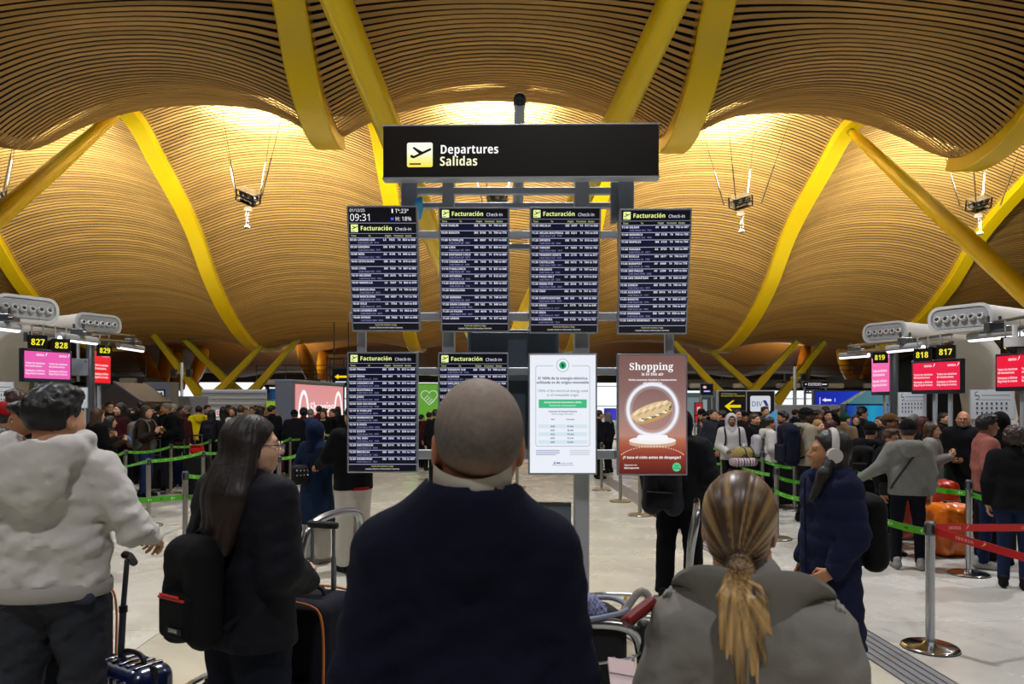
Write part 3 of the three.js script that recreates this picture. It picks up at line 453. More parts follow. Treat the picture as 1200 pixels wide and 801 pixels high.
// ---------------------------------------------------------------- check-in islands left and right
{
  // swept air duct: a rounded mouth, a neck running back and a trunk bending down to the floor
  function duct(label, mouth, side, reach, yaw) {
    const t = thing('air_duct', label, 'duct', [mouth.x, 0, mouth.z], yaw), H = mouth.y;
    const rr = (w, h, n = 10) => { const out = [], r = Math.min(w, h) * 0.42; for (const [cx, cy, a0] of [[w / 2 - r, h / 2 - r, 0], [-w / 2 + r, h / 2 - r, 1], [-w / 2 + r, -h / 2 + r, 2], [w / 2 - r, -h / 2 + r, 3]]) for (let i = 0; i <= n / 2; i++) { const a = (a0 + i / (n / 2)) * Math.PI / 2; out.push([cx + r * Math.cos(a), cy + r * Math.sin(a)]); } return out; };
    // local: +z out of the mouth; path goes back along -z then down
    const path = [], bend = 1.3;
    for (const z of [0, -0.3, -0.7, -reach * 0.7, -reach]) path.push([z, H, 0, 1, 1]);
    for (let i = 1; i <= 10; i++) { const a = (i / 10) * 1.25; path.push([-reach - Math.sin(a) * bend, H - (1 - Math.cos(a)) * bend, a, 1 + 0.14 * i / 10, 1 + 0.9 * i / 10]); }
    const l = path[path.length - 1]; for (let i = 1; i <= 4; i++) path.push([l[0] - Math.cos(1.25) * i * 0.55, Math.max(0, l[1] - Math.sin(1.25) * i * ((l[1]) / (4 * Math.sin(1.25)))), 1.25 + 0.08 * i, 1.15, 1.9 + 0.1 * i]);
    const rings = path.map(([z, y, a, sw, sh]) => rr(0.84 * sw, 0.35 * sh).map(([p, q]) => v3(p, y + q * Math.cos(a), z + q * Math.sin(a) * -1)));
    part(t, 'shell', loft(rings, { crease: 0.5, caps: true }), M.shell);
    part(t, 'mouth_rim', loft([rr(0.86, 0.37).map(([p, q]) => v3(p, H + q, -0.03)), rr(0.87, 0.38).map(([p, q]) => v3(p, H + q, 0.03)), rr(0.78, 0.3).map(([p, q]) => v3(p, H + q, 0.035)), rr(0.76, 0.28).map(([p, q]) => v3(p, H + q, 0.0))], { caps: false }), M.white);
    part(t, 'mouth_plate', rbox(0.75, 0.27, 0.03, 0.1, 0, H, 0.005, 4), M.lightGrey);
    for (let i = 0; i < 6; i++) { const x = -0.29 + i * 0.116; const n = part(t, 'nozzle', [new THREE.LatheGeometry([[0.05, 0], [0.051, 0.024], [0.043, 0.043], [0.028, 0.049], [0.026, 0.014]].map((p) => new THREE.Vector2(...p)), 18).rotateX(Math.PI / 2 - 0.25).translate(x, H, 0.02)], M.white); part(n, 'throat', new THREE.CircleGeometry(0.03, 16).rotateX(-0.25).translate(x, H - 0.007, 0.062), M.black); }
    return t;
  }
  const rot = (n) => Math.atan2(n[0], n[1]);
  duct('pale grey air duct with six nozzles, the one at the left edge', at(31, 362, 10.4), -1, 1.6, rot([0.86, 0.51]));
  duct('pale grey air duct with six nozzles above number 828 at left', at(115, 379.5, 13.6), -1, 2.3, rot([0.86, 0.51]));
  duct('pale grey air duct with six nozzles above number 818 at right', at(1037, 389, 13.6), 1, 2.3, rot([-0.86, 0.51]));
  duct('pale grey air duct with six nozzles nearest the right edge', at(1125, 373, 10.2), 1, 2.2, rot([-0.86, 0.51]));
  // ticket screens and number signs
  const red = (base, split) => print(split ? 640 : 320, 320, (g, w, h) => {
    g.fillStyle = base; g.fillRect(0, 0, w, h); g.fillStyle = 'rgba(255,255,255,0.95)';
    for (let i = 0; i < (split ? 2 : 1); i++) { const x = i * 320 + 14; g.font = 'bold 34px sans-serif'; g.textAlign = 'right'; g.fillText('IBERIA', x + 254, 52); g.beginPath(); g.moveTo(x + 262, 56); g.quadraticCurveTo(x + 290, 46, x + 298, 14); g.lineTo(x + 284, 14); g.quadraticCurveTo(x + 278, 42, x + 262, 56); g.fill(); g.textAlign = 'left'; g.font = 'bold 30px sans-serif'; g.fillText('Todos los destinos', x, 150); g.fillText('All destinations', x, 184); g.fillText('Equipaje y billetes', x, 238); g.fillText('Bag drop & tickets', x, 272); }
  });
  function monitor(label, a, b, base, split, frame = M.navyGrey) {     // a, b: lower left and lower right corner as seen, with the height
    const mid = a.clone().add(b).multiplyScalar(0.5), w = Math.hypot(b.x - a.x, b.z - a.z), yaw = Math.atan2(-(b.z - a.z), b.x - a.x), h = w / (split ? 1.78 : 0.84);
    const t = thing('desk_screen', label, 'screen', [mid.x, 0, mid.z], yaw), y = mid.y + h / 2;
    part(t, 'housing', rbox(w * 1.07, h * (split ? 1.24 : 1.14), 0.09, 0.015, 0, y - h * 0.02, -0.055), frame);
    part(t, 'display', new THREE.PlaneGeometry(w * 0.985, h).translate(0, y, -0.008), lit(red(base, split), 0.95));
    part(t, 'post', [cyl(0.035, 0.035, y, -w * 0.12, y / 2, -0.14, 14), cyl(0.035, 0.035, y, w * 0.2, y / 2, -0.14, 14)], M.alu);
    part(t, 'post_foot', [cyl(0.09, 0.09, 0.02, -w * 0.12, 0.01, -0.14, 16), cyl(0.09, 0.09, 0.02, w * 0.2, 0.01, -0.14, 16)], M.alu);
    return t;
  }
  const W2 = (u0, u1, v0, v1, d0, d1) => [at(u0, v0, d0), at(u1, v1, d1)];
  monitor('wide pink desk screen under numbers 827 and 828', ...W2(28.5, 83, 442, 445, 11.3, 12.0), '#ee5fb4', true);
  monitor('narrow red desk screen under number 829', ...W2(110, 130, 447.5, 449.5, 13.6, 14.1), '#ee1022', false);
  monitor('wide red desk screen under numbers 818 and 817', ...W2(1069, 1125, 458, 455, 12.0, 11.3), '#f0204a', true);
  monitor('narrow pink desk screen under number 819', ...W2(1021, 1042, 459.5, 458, 14.3, 13.7), '#f465ac', false);
  monitor('red desk screen cut by the right edge of the view', ...W2(1167, 1226, 455, 450, 9.6, 8.9), '#f0183c', true);
  function numberSign(n, label, u, v, d, yaw, w = 0.25, h = 0.21, group) {
    const t = thing('number_sign', label, 'sign', at(u, v, d - 0.35), yaw);
    part(t, 'box', rbox(w, h, 0.1, 0.01, 0, 0, -0.052), M.black);
    part(t, 'face', new THREE.PlaneGeometry(w * 0.96, h * 0.96), lit(print(180, 150, (g, ww, hh) => { g.fillStyle = '#070806'; g.fillRect(0, 0, ww, hh); g.fillStyle = '#ffef3a'; g.font = 'bold 96px sans-serif'; g.textAlign = 'center'; g.save(); g.translate(ww / 2, 110); g.scale(0.86, 1); g.fillText(n, 0, 0); g.restore(); }), 1.0));
    part(t, 'hanger', [cyl(0.01, 0.01, 0.22, -w * 0.3, h / 2 + 0.1, -0.05, 8), cyl(0.01, 0.01, 0.22, w * 0.3, h / 2 + 0.1, -0.05, 8)], M.alu);
  }
  numberSign('827', 'black number sign 827 over the left half of the wide pink screen', 44.5, 400.5, 11.4, 0.7); numberSign('828', 'black number sign 828 over the right half of the wide pink screen', 72, 404.5, 11.9, 0.7);
  numberSign('829', 'black number sign 829 over the narrow red screen', 123, 410.5, 13.9, 0.7); numberSign('819', 'black number sign 819 over the narrow pink screen', 1031, 418.5, 14, -0.7);
  numberSign('818', 'black number sign 818 over the left half of the wide red screen', 1080.5, 415.5, 12, -0.7); numberSign('817', 'black number sign 817 over the right half of the wide red screen', 1108, 412, 11.5, -0.7);
  numberSign('816', 'black number sign half hidden by the white dome camera', 1186, 404, 9.5, -0.7);
  // rails with tube lamps
  const glow = std(0xffffff, 0.4, 0, { emissive: 0xf2f6ff, emissiveIntensity: 2.0 });
  function tubeLamp(label, a, b) {
    const mid = a.clone().add(b).multiplyScalar(0.5), t = thing('tube_lamp', label, 'lamp', mid), A = a.clone().sub(mid), B = b.clone().sub(mid), L = A.distanceTo(B);
    part(t, 'reflector', [rod(A.clone().setY(A.y + 0.035), B.clone().setY(B.y + 0.035), 0.06, 0.06, 8)], M.lightGrey);
    part(t, 'tube', rod(A, B, 0.04, 0.04, 10), glow);
    part(t, 'clamp', [rbox(0.22, 0.12, 0.12, 0.02, 0, 0.14, 0), cyl(0.02, 0.02, 0.16, -0.08, 0.2, 0, 8), cyl(0.02, 0.02, 0.16, 0.08, 0.2, 0, 8), rbox(0.1, 0.07, 0.14, 0.02, 0.14, 0.12, 0)], M.steelDark);
    const r = new THREE.RectAreaLight(0xf2f6ff, TUBE, L, 0.12); r.position.copy(mid).add(v3(0, -0.06, 0)); scene.add(r); const dir = new V3().subVectors(B, A).normalize();
    const m = new THREE.Matrix4().makeBasis(dir, new V3().crossVectors(v3(0, 1, 0), dir).normalize(), v3(0, 1, 0)); r.quaternion.setFromRotationMatrix(m);
  }
  tubeLamp('glowing tube lamp over the pink screen at left', at(70, 396, 11.6), at(112.5, 401.5, 12.6)); tubeLamp('glowing tube lamp above and right of number 829', at(139, 406, 14), at(167, 410.5, 15)); tubeLamp('glowing tube lamp cut by the left edge', at(-14, 382, 9.6), at(21, 386.5, 10.4));
  tubeLamp('glowing tube lamp above number 818', at(1041, 411, 12.6), at(1082, 407, 11.7)); tubeLamp('glowing tube lamp left of number 819', at(985, 418.5, 15), at(1018, 416, 14.2)); tubeLamp('glowing tube lamp near the right edge', at(1137, 397.5, 10.3), at(1196, 391.5, 9.2));
  function railRun(label, pts, drops) {
    const o = pts[0], t = thing('pipe_rail', label, 'rail', o), P = pts.map((p) => p.clone().sub(o));
    for (let i = 0; i + 1 < P.length; i++) part(t, 'pipe', [rod(P[i], P[i + 1], 0.03, 0.03, 10), rod(P[i].clone().setY(P[i].y + 0.13), P[i + 1].clone().setY(P[i + 1].y + 0.13), 0.022, 0.022, 8)], M.steelDark);
    for (const d of drops) part(t, 'upright', rod(d[0].clone().sub(o), d[1].clone().sub(o), d[2] ?? 0.03, d[2] ?? 0.03, 10), M.steelDark);
  }
  const fl = (p) => v3(p.x, 0, p.z);
  const lp = at(106, 400, 12.9), rp = at(1048, 412, 13.2);
  railRun('steel pipe rail carrying the tube lamps over the left desks', [at(36, 390, 11.1), at(92, 396, 12.4), at(158, 401.5, 14.6)], [[at(106, 398, 12.9), fl(at(106, 398, 12.9)), 0.07], [at(30, 389, 11.0), at(30, 400, 11.0)], [at(70, 394, 11.9), at(70, 404, 11.9)], [at(125, 399, 13.5), at(125, 407, 13.5)]]);
  railRun('steel pipe rail carrying the tube lamps over the right desks', [at(1116, 401, 11.1), at(1060, 408, 12.4), at(994, 413, 14.6)], [[at(1048, 411, 13.0), fl(at(1048, 411, 13.0)), 0.07], [at(1113, 400, 11.2), at(1113, 408, 11.2)], [at(1083, 404, 11.8), at(1083, 412, 11.8)], [at(1022, 411, 13.8), at(1022, 420, 13.8)]]);
  railRun('steel pipe rail at the right edge over the nearest desk', [at(1210, 382, 8.9), at(1150, 391, 10.0)], [[at(1190, 384, 9.2), at(1190, 396, 9.2)]]);
  const bx = thing('camera_box', 'grey junction box hanging between numbers 828 and 829', 'box', at(92, 430, 12.8), 0.6);
  part(bx, 'case', rbox(0.3, 0.3, 0.12, 0.01), M.grey); part(bx, 'stem', cyl(0.025, 0.025, 0.7, 0, 0.1, -0.08, 10), M.alu); part(bx, 'indicator', box(0.03, 0.03, 0.01, 0.1, 0.1, 0.062), M.darkGrey);
  const cm = thing('dome_camera', 'white cylindrical security camera hanging in front of number 816', 'camera', at(1191, 403, 8.9));
  part(cm, 'body', [cyl(0.13, 0.13, 0.11, 0, 0.02, 0, 24), cyl(0.03, 0.03, 0.18, -0.02, 0.15, 0, 10)], M.white); part(cm, 'dome', new THREE.SphereGeometry(0.11, 20, 10, 0, 6.3, Math.PI / 2, Math.PI / 2).translate(0, -0.03, 0), M.blackGloss);
  // desks
  function desk(label, p, yaw, n) {
    const t = thing('check_in_desk', label, 'desk', [p.x, 0, p.z], yaw);
    part(t, 'front', rbox(n * 1.6, 1.0, 0.08, 0.01, 0, 0.5, 0), M.wood); part(t, 'plinth', box(n * 1.6 - 0.1, 0.1, 0.4, 0, 0.05, -0.22), M.darkGrey); part(t, 'worktop', rbox(n * 1.6 + 0.06, 0.045, 0.75, 0.01, 0, 1.02, -0.28), M.lightGrey);
    for (let i = 0; i < n; i++) part(t, 'partition', rbox(0.05, 0.5, 0.7, 0.01, -n * 0.8 + 0.8 + i * 1.6, 1.25, -0.3), M.steelDark);
    part(t, 'back_wall', rbox(n * 1.6, 2.5, 0.1, 0.01, 0, 1.25, -1.9), std(0x57452d, 0.6)); for (let i = 0; i < n * 2 - 1; i++) part(t, 'joint', box(0.015, 2.46, 0.006, -n * 0.8 + 0.8 + i * 0.8, 1.25, -1.848), M.black);
  }
  desk('check-in desk row with brown back wall on the left side', at(-70, 540, 15.2), 0.72, 3); desk('check-in desk row with brown back wall on the right side', at(1268, 540, 15), -0.72, 3);
  const chart = (g, w, h) => { g.fillStyle = '#d5dbe0'; g.fillRect(0, 0, w, h); g.strokeStyle = '#222'; g.lineWidth = 5; g.beginPath(); g.arc(46, 26, 15, 0.6, 5.2); g.stroke(); g.beginPath(); g.arc(46, 52, 16, 3.6, 8.4); g.stroke(); g.fillStyle = '#777'; g.fillRect(80, 34, 210, 6); g.fillRect(36, 70, 260, 4); g.fillStyle = '#30343a'; for (let r = 0; r < 3; r++) for (let c = 0; c < 7 - (r === 2 ? 3 : 0); c++) { g.fillRect(40 + c * 36, 92 + r * 36, 14, 17); g.fillStyle = '#8a9096'; g.fillRect(38 + c * 36, 113 + r * 36, 20, 4); g.fillStyle = '#30343a'; } };
  const chartMat = std(0xffffff, 0.5, 0, { map: print(320, 220, chart) });
  function chartBoard(label, u, v, d, w, h, yaw) {
    const t = thing('notice_board', label, 'board', at(u, v, d), yaw); part(t, 'panel', rbox(w, h, 0.03, 0.006, 0, 0, -0.017), M.lightGrey); part(t, 'print', new THREE.PlaneGeometry(w - 0.02, h - 0.02), chartMat); part(t, 'leg', [cyl(0.018, 0.018, t.position.y, -w * 0.4, -t.position.y / 2, -0.03, 10), cyl(0.018, 0.018, t.position.y, w * 0.4, -t.position.y / 2, -0.03, 10)], M.alu);
  }
  chartBoard('white notice board of small symbols behind the brown cap', 1069, 474, 12.2, 0.44, 0.42, -0.25); chartBoard('larger white notice board of small symbols behind the pink sweatshirt', 1163, 474, 10.2, 0.56, 0.42, -0.25);
  chartBoard('white notice board just above the dark curly hair at left', 85, 466, 12.4, 0.46, 0.36, 0.3); chartBoard('white notice board at the left edge of the view', 2, 464, 10.6, 0.3, 0.42, 0.3);
}
// ---------------------------------------------------------------- things standing and hanging further down the hall
{
  // pink advertising light box
  {
    const a = at(346, 473, 19), b = at(402, 473, 22.3), yaw = Math.atan2(-(b.z - a.z), b.x - a.x), w = Math.hypot(b.x - a.x, b.z - a.z), mid = a.clone().add(b).multiplyScalar(0.5);
    const t = thing('light_box', 'large pink lit advertising box with white arches behind the queue', 'advert', [mid.x, 0, mid.z], yaw);
    part(t, 'housing', rbox(w + 0.2, 2.25, 0.5, 0.03, 0, 1.22, -0.27), std(0x7f8794, 0.5)); part(t, 'plinth', box(w, 0.1, 0.4, 0, 0.05, -0.27), M.darkGrey);
    part(t, 'poster', new THREE.PlaneGeometry(w, 2.0).translate(0, 1.27, 0.0), lit(print(700, 400, (g, W0, H0) => {
      const q = g.createLinearGradient(0, 0, 0, H0); q.addColorStop(0, '#dc8f92'); q.addColorStop(0.75, '#ea9ea0'); q.addColorStop(1, '#d8707c'); g.fillStyle = q; g.fillRect(0, 0, W0, H0);
      for (const x of [110, 620]) { g.strokeStyle = '#fff'; g.lineWidth = 24; g.beginPath(); g.ellipse(x, 190, 62, 150, 0, 0, 7); g.stroke(); g.fillStyle = '#f7d7d4'; g.beginPath(); g.ellipse(x + 10, 220, 26, 80, 0.3, 0, 7); g.fill(); g.fillStyle = '#c43a4a'; g.beginPath(); g.ellipse(x - 6, 190, 12, 40, 0.3, 0, 7); g.fill(); }
      g.fillStyle = '#fff'; g.textAlign = 'center'; g.font = 'bold 74px serif'; g.fillText('Shopping', 370, 150); g.font = 'bold 30px sans-serif'; g.fillText('is in the air', 370, 205); g.fillRect(250, 240, 240, 10);
    }), 0.95));
    part(t, 'top_trim', rbox(w + 0.24, 0.06, 0.54, 0.02, 0, 2.36, -0.27), std(0x8ea2c0, 0.4));
  }
  const flat = (name, label, cat, u0, v0, u1, v1, d, mat, o = {}) => {      // an upright board on legs
    const a = at(u0, v0, d), b = at(u1, v1, d), w = b.x - a.x, h = a.y - b.y, t = thing(name, label, cat, [(a.x + b.x) / 2, 0, a.z], o.yaw ?? 0), y = (a.y + b.y) / 2;
    part(t, 'frame', rbox(w, h, o.t ?? 0.12, 0.015, 0, y, -(o.t ?? 0.12) / 2 - 0.004), o.frame ?? M.aluDark);
    part(t, 'face', new THREE.PlaneGeometry(w - (o.m ?? 0.06), h - (o.m ?? 0.06)).translate(0, y, 0.002), mat);
    if (!o.hang && b.y > 0.1) part(t, 'leg', [cyl(0.03, 0.03, b.y, -w * 0.42, b.y / 2, -0.06, 8), cyl(0.03, 0.03, b.y, w * 0.42, b.y / 2, -0.06, 8)], M.alu);
    if (o.hang) part(t, 'hanger', [cyl(0.02, 0.02, 1.6, -w * 0.4, a.y + 0.8, -0.06, 6), cyl(0.02, 0.02, 1.6, w * 0.4, a.y + 0.8, -0.06, 6)], M.aluDark);
    return t;
  };
  const paint = (w, h, f, p = 1) => lit(print(w, h, f), p);
  const fill = (c) => (g, w, h) => { g.fillStyle = c; g.fillRect(0, 0, w, h); };
  flat('heart_board', 'lime green lit board with a white heart drawing between the lower screens', 'board', 474, 449, 540, 503, 27, paint(320, 260, (g, w, h) => { fill('#76c043')(g, w, h); g.strokeStyle = '#eef8e6'; g.lineWidth = 5; g.beginPath(); g.moveTo(140, 120); g.lineTo(96, 76); g.bezierCurveTo(80, 40, 125, 25, 140, 52); g.bezierCurveTo(155, 25, 200, 40, 184, 76); g.closePath(); g.stroke(); for (let i = 0; i < 4; i++) { g.beginPath(); g.moveTo(112 + i * 12, 86 + i * 10); g.lineTo(134 + i * 12, 64 + i * 10); g.stroke(); } }, 0.6));
  flat('white_screen', 'bright white lit screen seen between the two posters', 'screen', 692, 452, 732, 476, 30, paint(64, 40, fill('#f4f8ff'), 1.3));
  flat('blue_screen', 'violet blue lit screen low between the two posters', 'screen', 708, 478, 740, 492, 33, paint(64, 40, (g, w, h) => { const q = g.createLinearGradient(0, 0, w, 0); q.addColorStop(0, '#1c2bb8'); q.addColorStop(1, '#8a52e8'); g.fillStyle = q; g.fillRect(0, 0, w, h); }, 0.9));
  flat('lime_board', 'lime green shop board behind the crowd left of the pink light box', 'board', 311, 469, 366, 500, 31, paint(220, 120, (g, w, h) => { fill('#a4c93a')(g, w, h); g.fillStyle = '#202418'; g.fillRect(18, 30, 110, 90); g.fillRect(150, 12, 6, 108); g.fillStyle = '#f2f0ee'; g.fillRect(26, 40, 22, 60); g.fillStyle = '#e3b6d8'; g.fillRect(60, 36, 30, 60); g.fillStyle = '#d6dcf2'; g.fillRect(98, 40, 22, 60); g.fillStyle = '#1f8a9a'; g.fillRect(180, 20, 40, 100); }, 0.55));
  flat('blue_board', 'dark blue information board above the lime board', 'board', 315, 455, 339, 475, 32, paint(120, 100, (g, w, h) => { fill('#12305e')(g, w, h); g.fillStyle = '#3f6aa6'; for (let i = 0; i < 5; i++) g.fillRect(14, 16 + i * 15, 90 - (i % 3) * 18, 4); }, 0.7));
  flat('arrow_sign', 'dark hanging sign with a yellow arrow left of the lower screens', 'sign', 389, 431, 410, 452, 25, paint(120, 120, (g, w, h) => { fill('#06080c')(g, w, h); g.fillStyle = '#ffd61a'; g.beginPath(); g.moveTo(12, 58); g.lineTo(42, 38); g.lineTo(42, 50); g.lineTo(104, 50); g.lineTo(104, 66); g.lineTo(42, 66); g.lineTo(42, 78); g.fill(); g.fillStyle = '#dfe6f5'; g.fillRect(20, 92, 80, 8); g.fillStyle = '#3657c8'; g.fillRect(20, 104, 70, 8); }, 0.9), { hang: 1 });
  // grey partition and kiosk at left
  {
    const t = flat('partition_wall', 'low pale grey partition wall behind the left queue', 'partition', 148, 464, 243, 512, 21, std(0xa9adb4, 0.35, 0.2), { t: 0.1, frame: M.alu });
    const k = flat('info_kiosk', 'grey kiosk box with a small black framed screen over the left partition', 'kiosk', 167, 447.5, 200, 476, 20, std(0x8a93a0, 0.5), { t: 0.5, frame: std(0x8a93a0, 0.5) });
    const a = at(177, 456, 20), b = at(194, 469, 20); part(k, 'screen', new THREE.PlaneGeometry(b.x - a.x, a.y - b.y).translate((a.x + b.x) / 2 - k.position.x, (a.y + b.y) / 2, 0.012), paint(120, 90, (g, w, h) => { fill('#0a0a0c')(g, w, h); g.fillStyle = '#ced4da'; g.fillRect(14, 12, 92, 66); g.fillStyle = '#333'; g.font = '22px sans-serif'; g.fillText('DIVA', 22, 52); g.beginPath(); g.moveTo(78, 22); g.lineTo(94, 22); g.lineTo(100, 62); g.lineTo(88, 66); g.fill(); }, 0.8));
    // dark sloping canopy
    const q = [[117, 471], [133, 447], [166, 470], [166, 478], [117, 478]].map(([u, v]) => at(u, v, 18)), o = v3(q[0].x, 0, q[0].z), c = thing('canopy', 'dark brown sloping canopy roof behind the left desks', 'canopy', o);
    part(c, 'roof', loft([q.map((p) => p.clone().sub(o)), q.map((p) => p.clone().sub(o).add(v3(0, 0, -1.6)))], { crease: 0.3 }), std(0x3a332e, 0.6)); part(c, 'post', [cyl(0.05, 0.05, q[4].y, 0.1, q[4].y / 2, -0.8, 8), cyl(0.05, 0.05, q[4].y, 0.9, q[4].y / 2, -0.8, 8)], M.darkGrey); part(c, 'fascia', rod(q[1].clone().sub(o), q[2].clone().sub(o), 0.03, 0.03, 6), M.grey);
  }
  // corrugated steel hoarding
  {
    const a = at(236, 456, 38), b = at(312, 500, 38), t = thing('steel_hoarding', 'silver corrugated metal hoarding behind the left queue', 'hoarding', [(a.x + b.x) / 2, 0, a.z]), w = b.x - a.x, h = a.y;
    part(t, 'backing', box(w, h, 0.06, 0, h / 2, -0.08), M.alu);
    for (let i = 0; i < 24; i++) part(t, 'rib', rbox(w, h / 26, 0.05, 0.02, 0, (i + 0.8) * h / 25, -0.03), std([0x9aa3ab, 0x7f8890, 0xb4bcc2][i % 3], 0.3, 0.7));
  }
  {
    const t = flat('exit_plate', 'small white plate with a red mark above the left queue', 'sign', 252.5, 479.5, 259, 488, 24, paint(60, 70, (g, w, h) => { fill('#f2f2f2')(g, w, h); g.fillStyle = '#c4202c'; g.fillRect(10, 12, 40, 44); g.fillStyle = '#fff'; g.fillRect(20, 18, 6, 32); g.fillRect(34, 18, 6, 32); }, 0.7), { t: 0.03, m: 0.02 });
  }
  // twin black board right of the posters
  {
    const t = flat('direction_board', 'black direction board with a yellow arrow and a white logo panel', 'sign', 841, 457, 908.5, 500, 17, paint(680, 430, (g, w, h) => {
      fill('#0b0b0a')(g, w, h); g.fillStyle = '#8d9296'; g.fillRect(334, 0, 10, h); g.fillStyle = '#cfcf9a'; g.font = 'bold 17px sans-serif'; g.fillText('VAT refund information', 30, 38); g.fillStyle = '#d8c81c'; g.font = 'bold 21px sans-serif'; g.fillText('Facturación DIVA · Oficina de IVA', 28, 64, 290);
      g.fillStyle = '#ffe01a'; g.beginPath(); g.moveTo(70, 186); g.lineTo(170, 112); g.lineTo(194, 112); g.lineTo(130, 168); g.lineTo(272, 168); g.lineTo(272, 204); g.lineTo(130, 204); g.lineTo(194, 262); g.lineTo(170, 262); g.fill();
      g.fillStyle = '#e3e8f0'; g.beginPath(); g.roundRect(386, 56, 248, 196, 22); g.fill(); g.fillStyle = '#28357c'; g.font = '82px sans-serif'; g.fillText('DIV', 402, 186); g.fillText('∕', 520, 186); g.beginPath(); g.moveTo(538, 112); g.lineTo(578, 112); g.lineTo(612, 178); g.lineTo(578, 186); g.fill(); g.beginPath(); g.ellipse(598, 194, 18, 8, 0.2, 0, 7); g.fill();
    }, 0.75), { frame: M.alu, t: 0.14, m: 0.05 });
  }
  flat('pale_partition', 'pale grey partition behind the right queue under the blue screens', 'partition', 904, 474, 990, 520, 20, std(0xa4a7a8, 0.5), { t: 0.1, frame: M.alu });
  flat('dark_partition', 'dark grey partition right of the pale one below the blue screen', 'partition', 984, 475, 1052, 520, 21, std(0x3f4042, 0.5), { t: 0.1, frame: M.darkGrey });
  flat('led_wall', 'wide blue led screen with a white arrow above the right queue', 'screen', 954, 457, 1052, 477, 23, paint(500, 104, (g, w, h) => { const q = g.createLinearGradient(0, 0, w, 0); q.addColorStop(0, '#1c2bb0'); q.addColorStop(0.7, '#2348d8'); q.addColorStop(1, '#2a8ad8'); g.fillStyle = q; g.fillRect(0, 0, w, h); g.fillStyle = '#fff'; g.beginPath(); g.moveTo(42, 60); g.lineTo(66, 46); g.lineTo(66, 54); g.lineTo(100, 54); g.lineTo(100, 68); g.lineTo(66, 68); g.lineTo(66, 74); g.fill(); g.fillRect(28, 40, 4, 50); g.fillRect(120, 48, 4, 24); g.font = 'bold italic 24px sans-serif'; g.fillText('✈', 150, 56); }, 0.75), { t: 0.2 });
  // faceted blue kiosk
  {
    const o = at(1022, 473, 16.5), t = thing('blue_kiosk', 'faceted blue and turquoise lit kiosk left of the desk number 819', 'kiosk', [o.x, 0, o.z], -0.25), hue = (c0, c1, c2) => paint(64, 128, (g, w, h) => { const q = g.createLinearGradient(0, 0, w, 0); q.addColorStop(0, c0); q.addColorStop(0.5, c1); q.addColorStop(1, c2); g.fillStyle = q; g.fillRect(0, 0, w, h); }, 0.6);
    part(t, 'body', rbox(1.1, 1.75, 0.7, 0.03, 0, 0.88, -0.36), std(0x123a66, 0.4));
    part(t, 'screen', new THREE.PlaneGeometry(1.06, 0.95).translate(0, 1.24, 0.0), hue('#1b3fb0', '#28b4e0', '#2a6fe0'));
    part(t, 'roof_facet', loft([[v3(-0.55, 1.75, 0.02), v3(0.55, 1.75, 0.02), v3(0.55, 1.75, -0.7), v3(-0.55, 1.75, -0.7)], [v3(-0.1, 2.05, -0.1), v3(0.55, 2.05, -0.1), v3(0.55, 2.05, -0.6), v3(-0.1, 2.05, -0.6)]], { crease: 0.3 }), std(0x1f7d8c, 0.4));
    const b = at(899, 489, 15), s = thing('blue_sail', 'small pale blue triangular flag stand right of the black arrow board', 'flag', [b.x, 0, b.z]);
    part(s, 'sail', loft([[v3(-0.06, b.y - 0.02, 0), v3(0.2, b.y - 0.16, 0), v3(0.2, b.y + 0.17, 0)], [v3(-0.06, b.y - 0.02, -0.04), v3(0.2, b.y - 0.16, -0.04), v3(0.2, b.y + 0.17, -0.04)]], { crease: 0.3 }), std(0x5fb6ee, 0.4)); part(s, 'pole', cyl(0.02, 0.02, b.y + 0.17, 0.2, (b.y + 0.17) / 2, -0.02, 8), M.alu); part(s, 'foot', cyl(0.16, 0.18, 0.03, 0.2, 0.015, -0.02, 14), M.alu);
  }
  flat('pictogram_sign', 'dark hanging sign with a row of white pictograms above the blue screen', 'sign', 941, 446.5, 971, 453.5, 27, paint(256, 60, (g, w, h) => { fill('#0a0d16')(g, w, h); g.fillStyle = '#eef'; g.beginPath(); g.moveTo(10, 30); g.lineTo(28, 18); g.lineTo(28, 42); g.fill(); for (let i = 0; i < 4; i++) { g.strokeStyle = '#eef'; g.lineWidth = 5; g.strokeRect(50 + i * 36, 16, 24, 28); } g.fillRect(196, 24, 50, 14); }, 0.9));
  flat('pictogram_sign', 'smaller dark sign with white lettering just left of the blue screen', 'sign', 943, 456, 963, 461, 29, paint(200, 50, (g, w, h) => { fill('#0a0d16')(g, w, h); g.fillStyle = '#eef'; g.fillRect(14, 18, 14, 14); g.fillRect(44, 16, 60, 18); g.fillRect(116, 18, 60, 14); }, 0.9));
  flat('store_sign', 'small dark sign with a pink and a blue mark right of the shopping poster', 'sign', 821, 449, 836, 463, 28, paint(100, 90, (g, w, h) => { fill('#0b0e16')(g, w, h); g.fillStyle = '#f8c0c0'; g.beginPath(); g.ellipse(30, 26, 16, 12, 0, 0, 7); g.fill(); g.fillStyle = '#6e7ff0'; g.fillRect(20, 54, 60, 14); g.fillStyle = '#dfe8ff'; g.fillRect(26, 58, 44, 6); }, 0.9));
  flat('red_ad', 'small red lit advert panel right of the shopping poster', 'advert', 814, 471, 824, 495, 26, paint(60, 100, (g, w, h) => { fill('#c22a34')(g, w, h); g.fillStyle = '#f3c9c4'; g.fillRect(14, 20, 30, 26); }, 0.7));
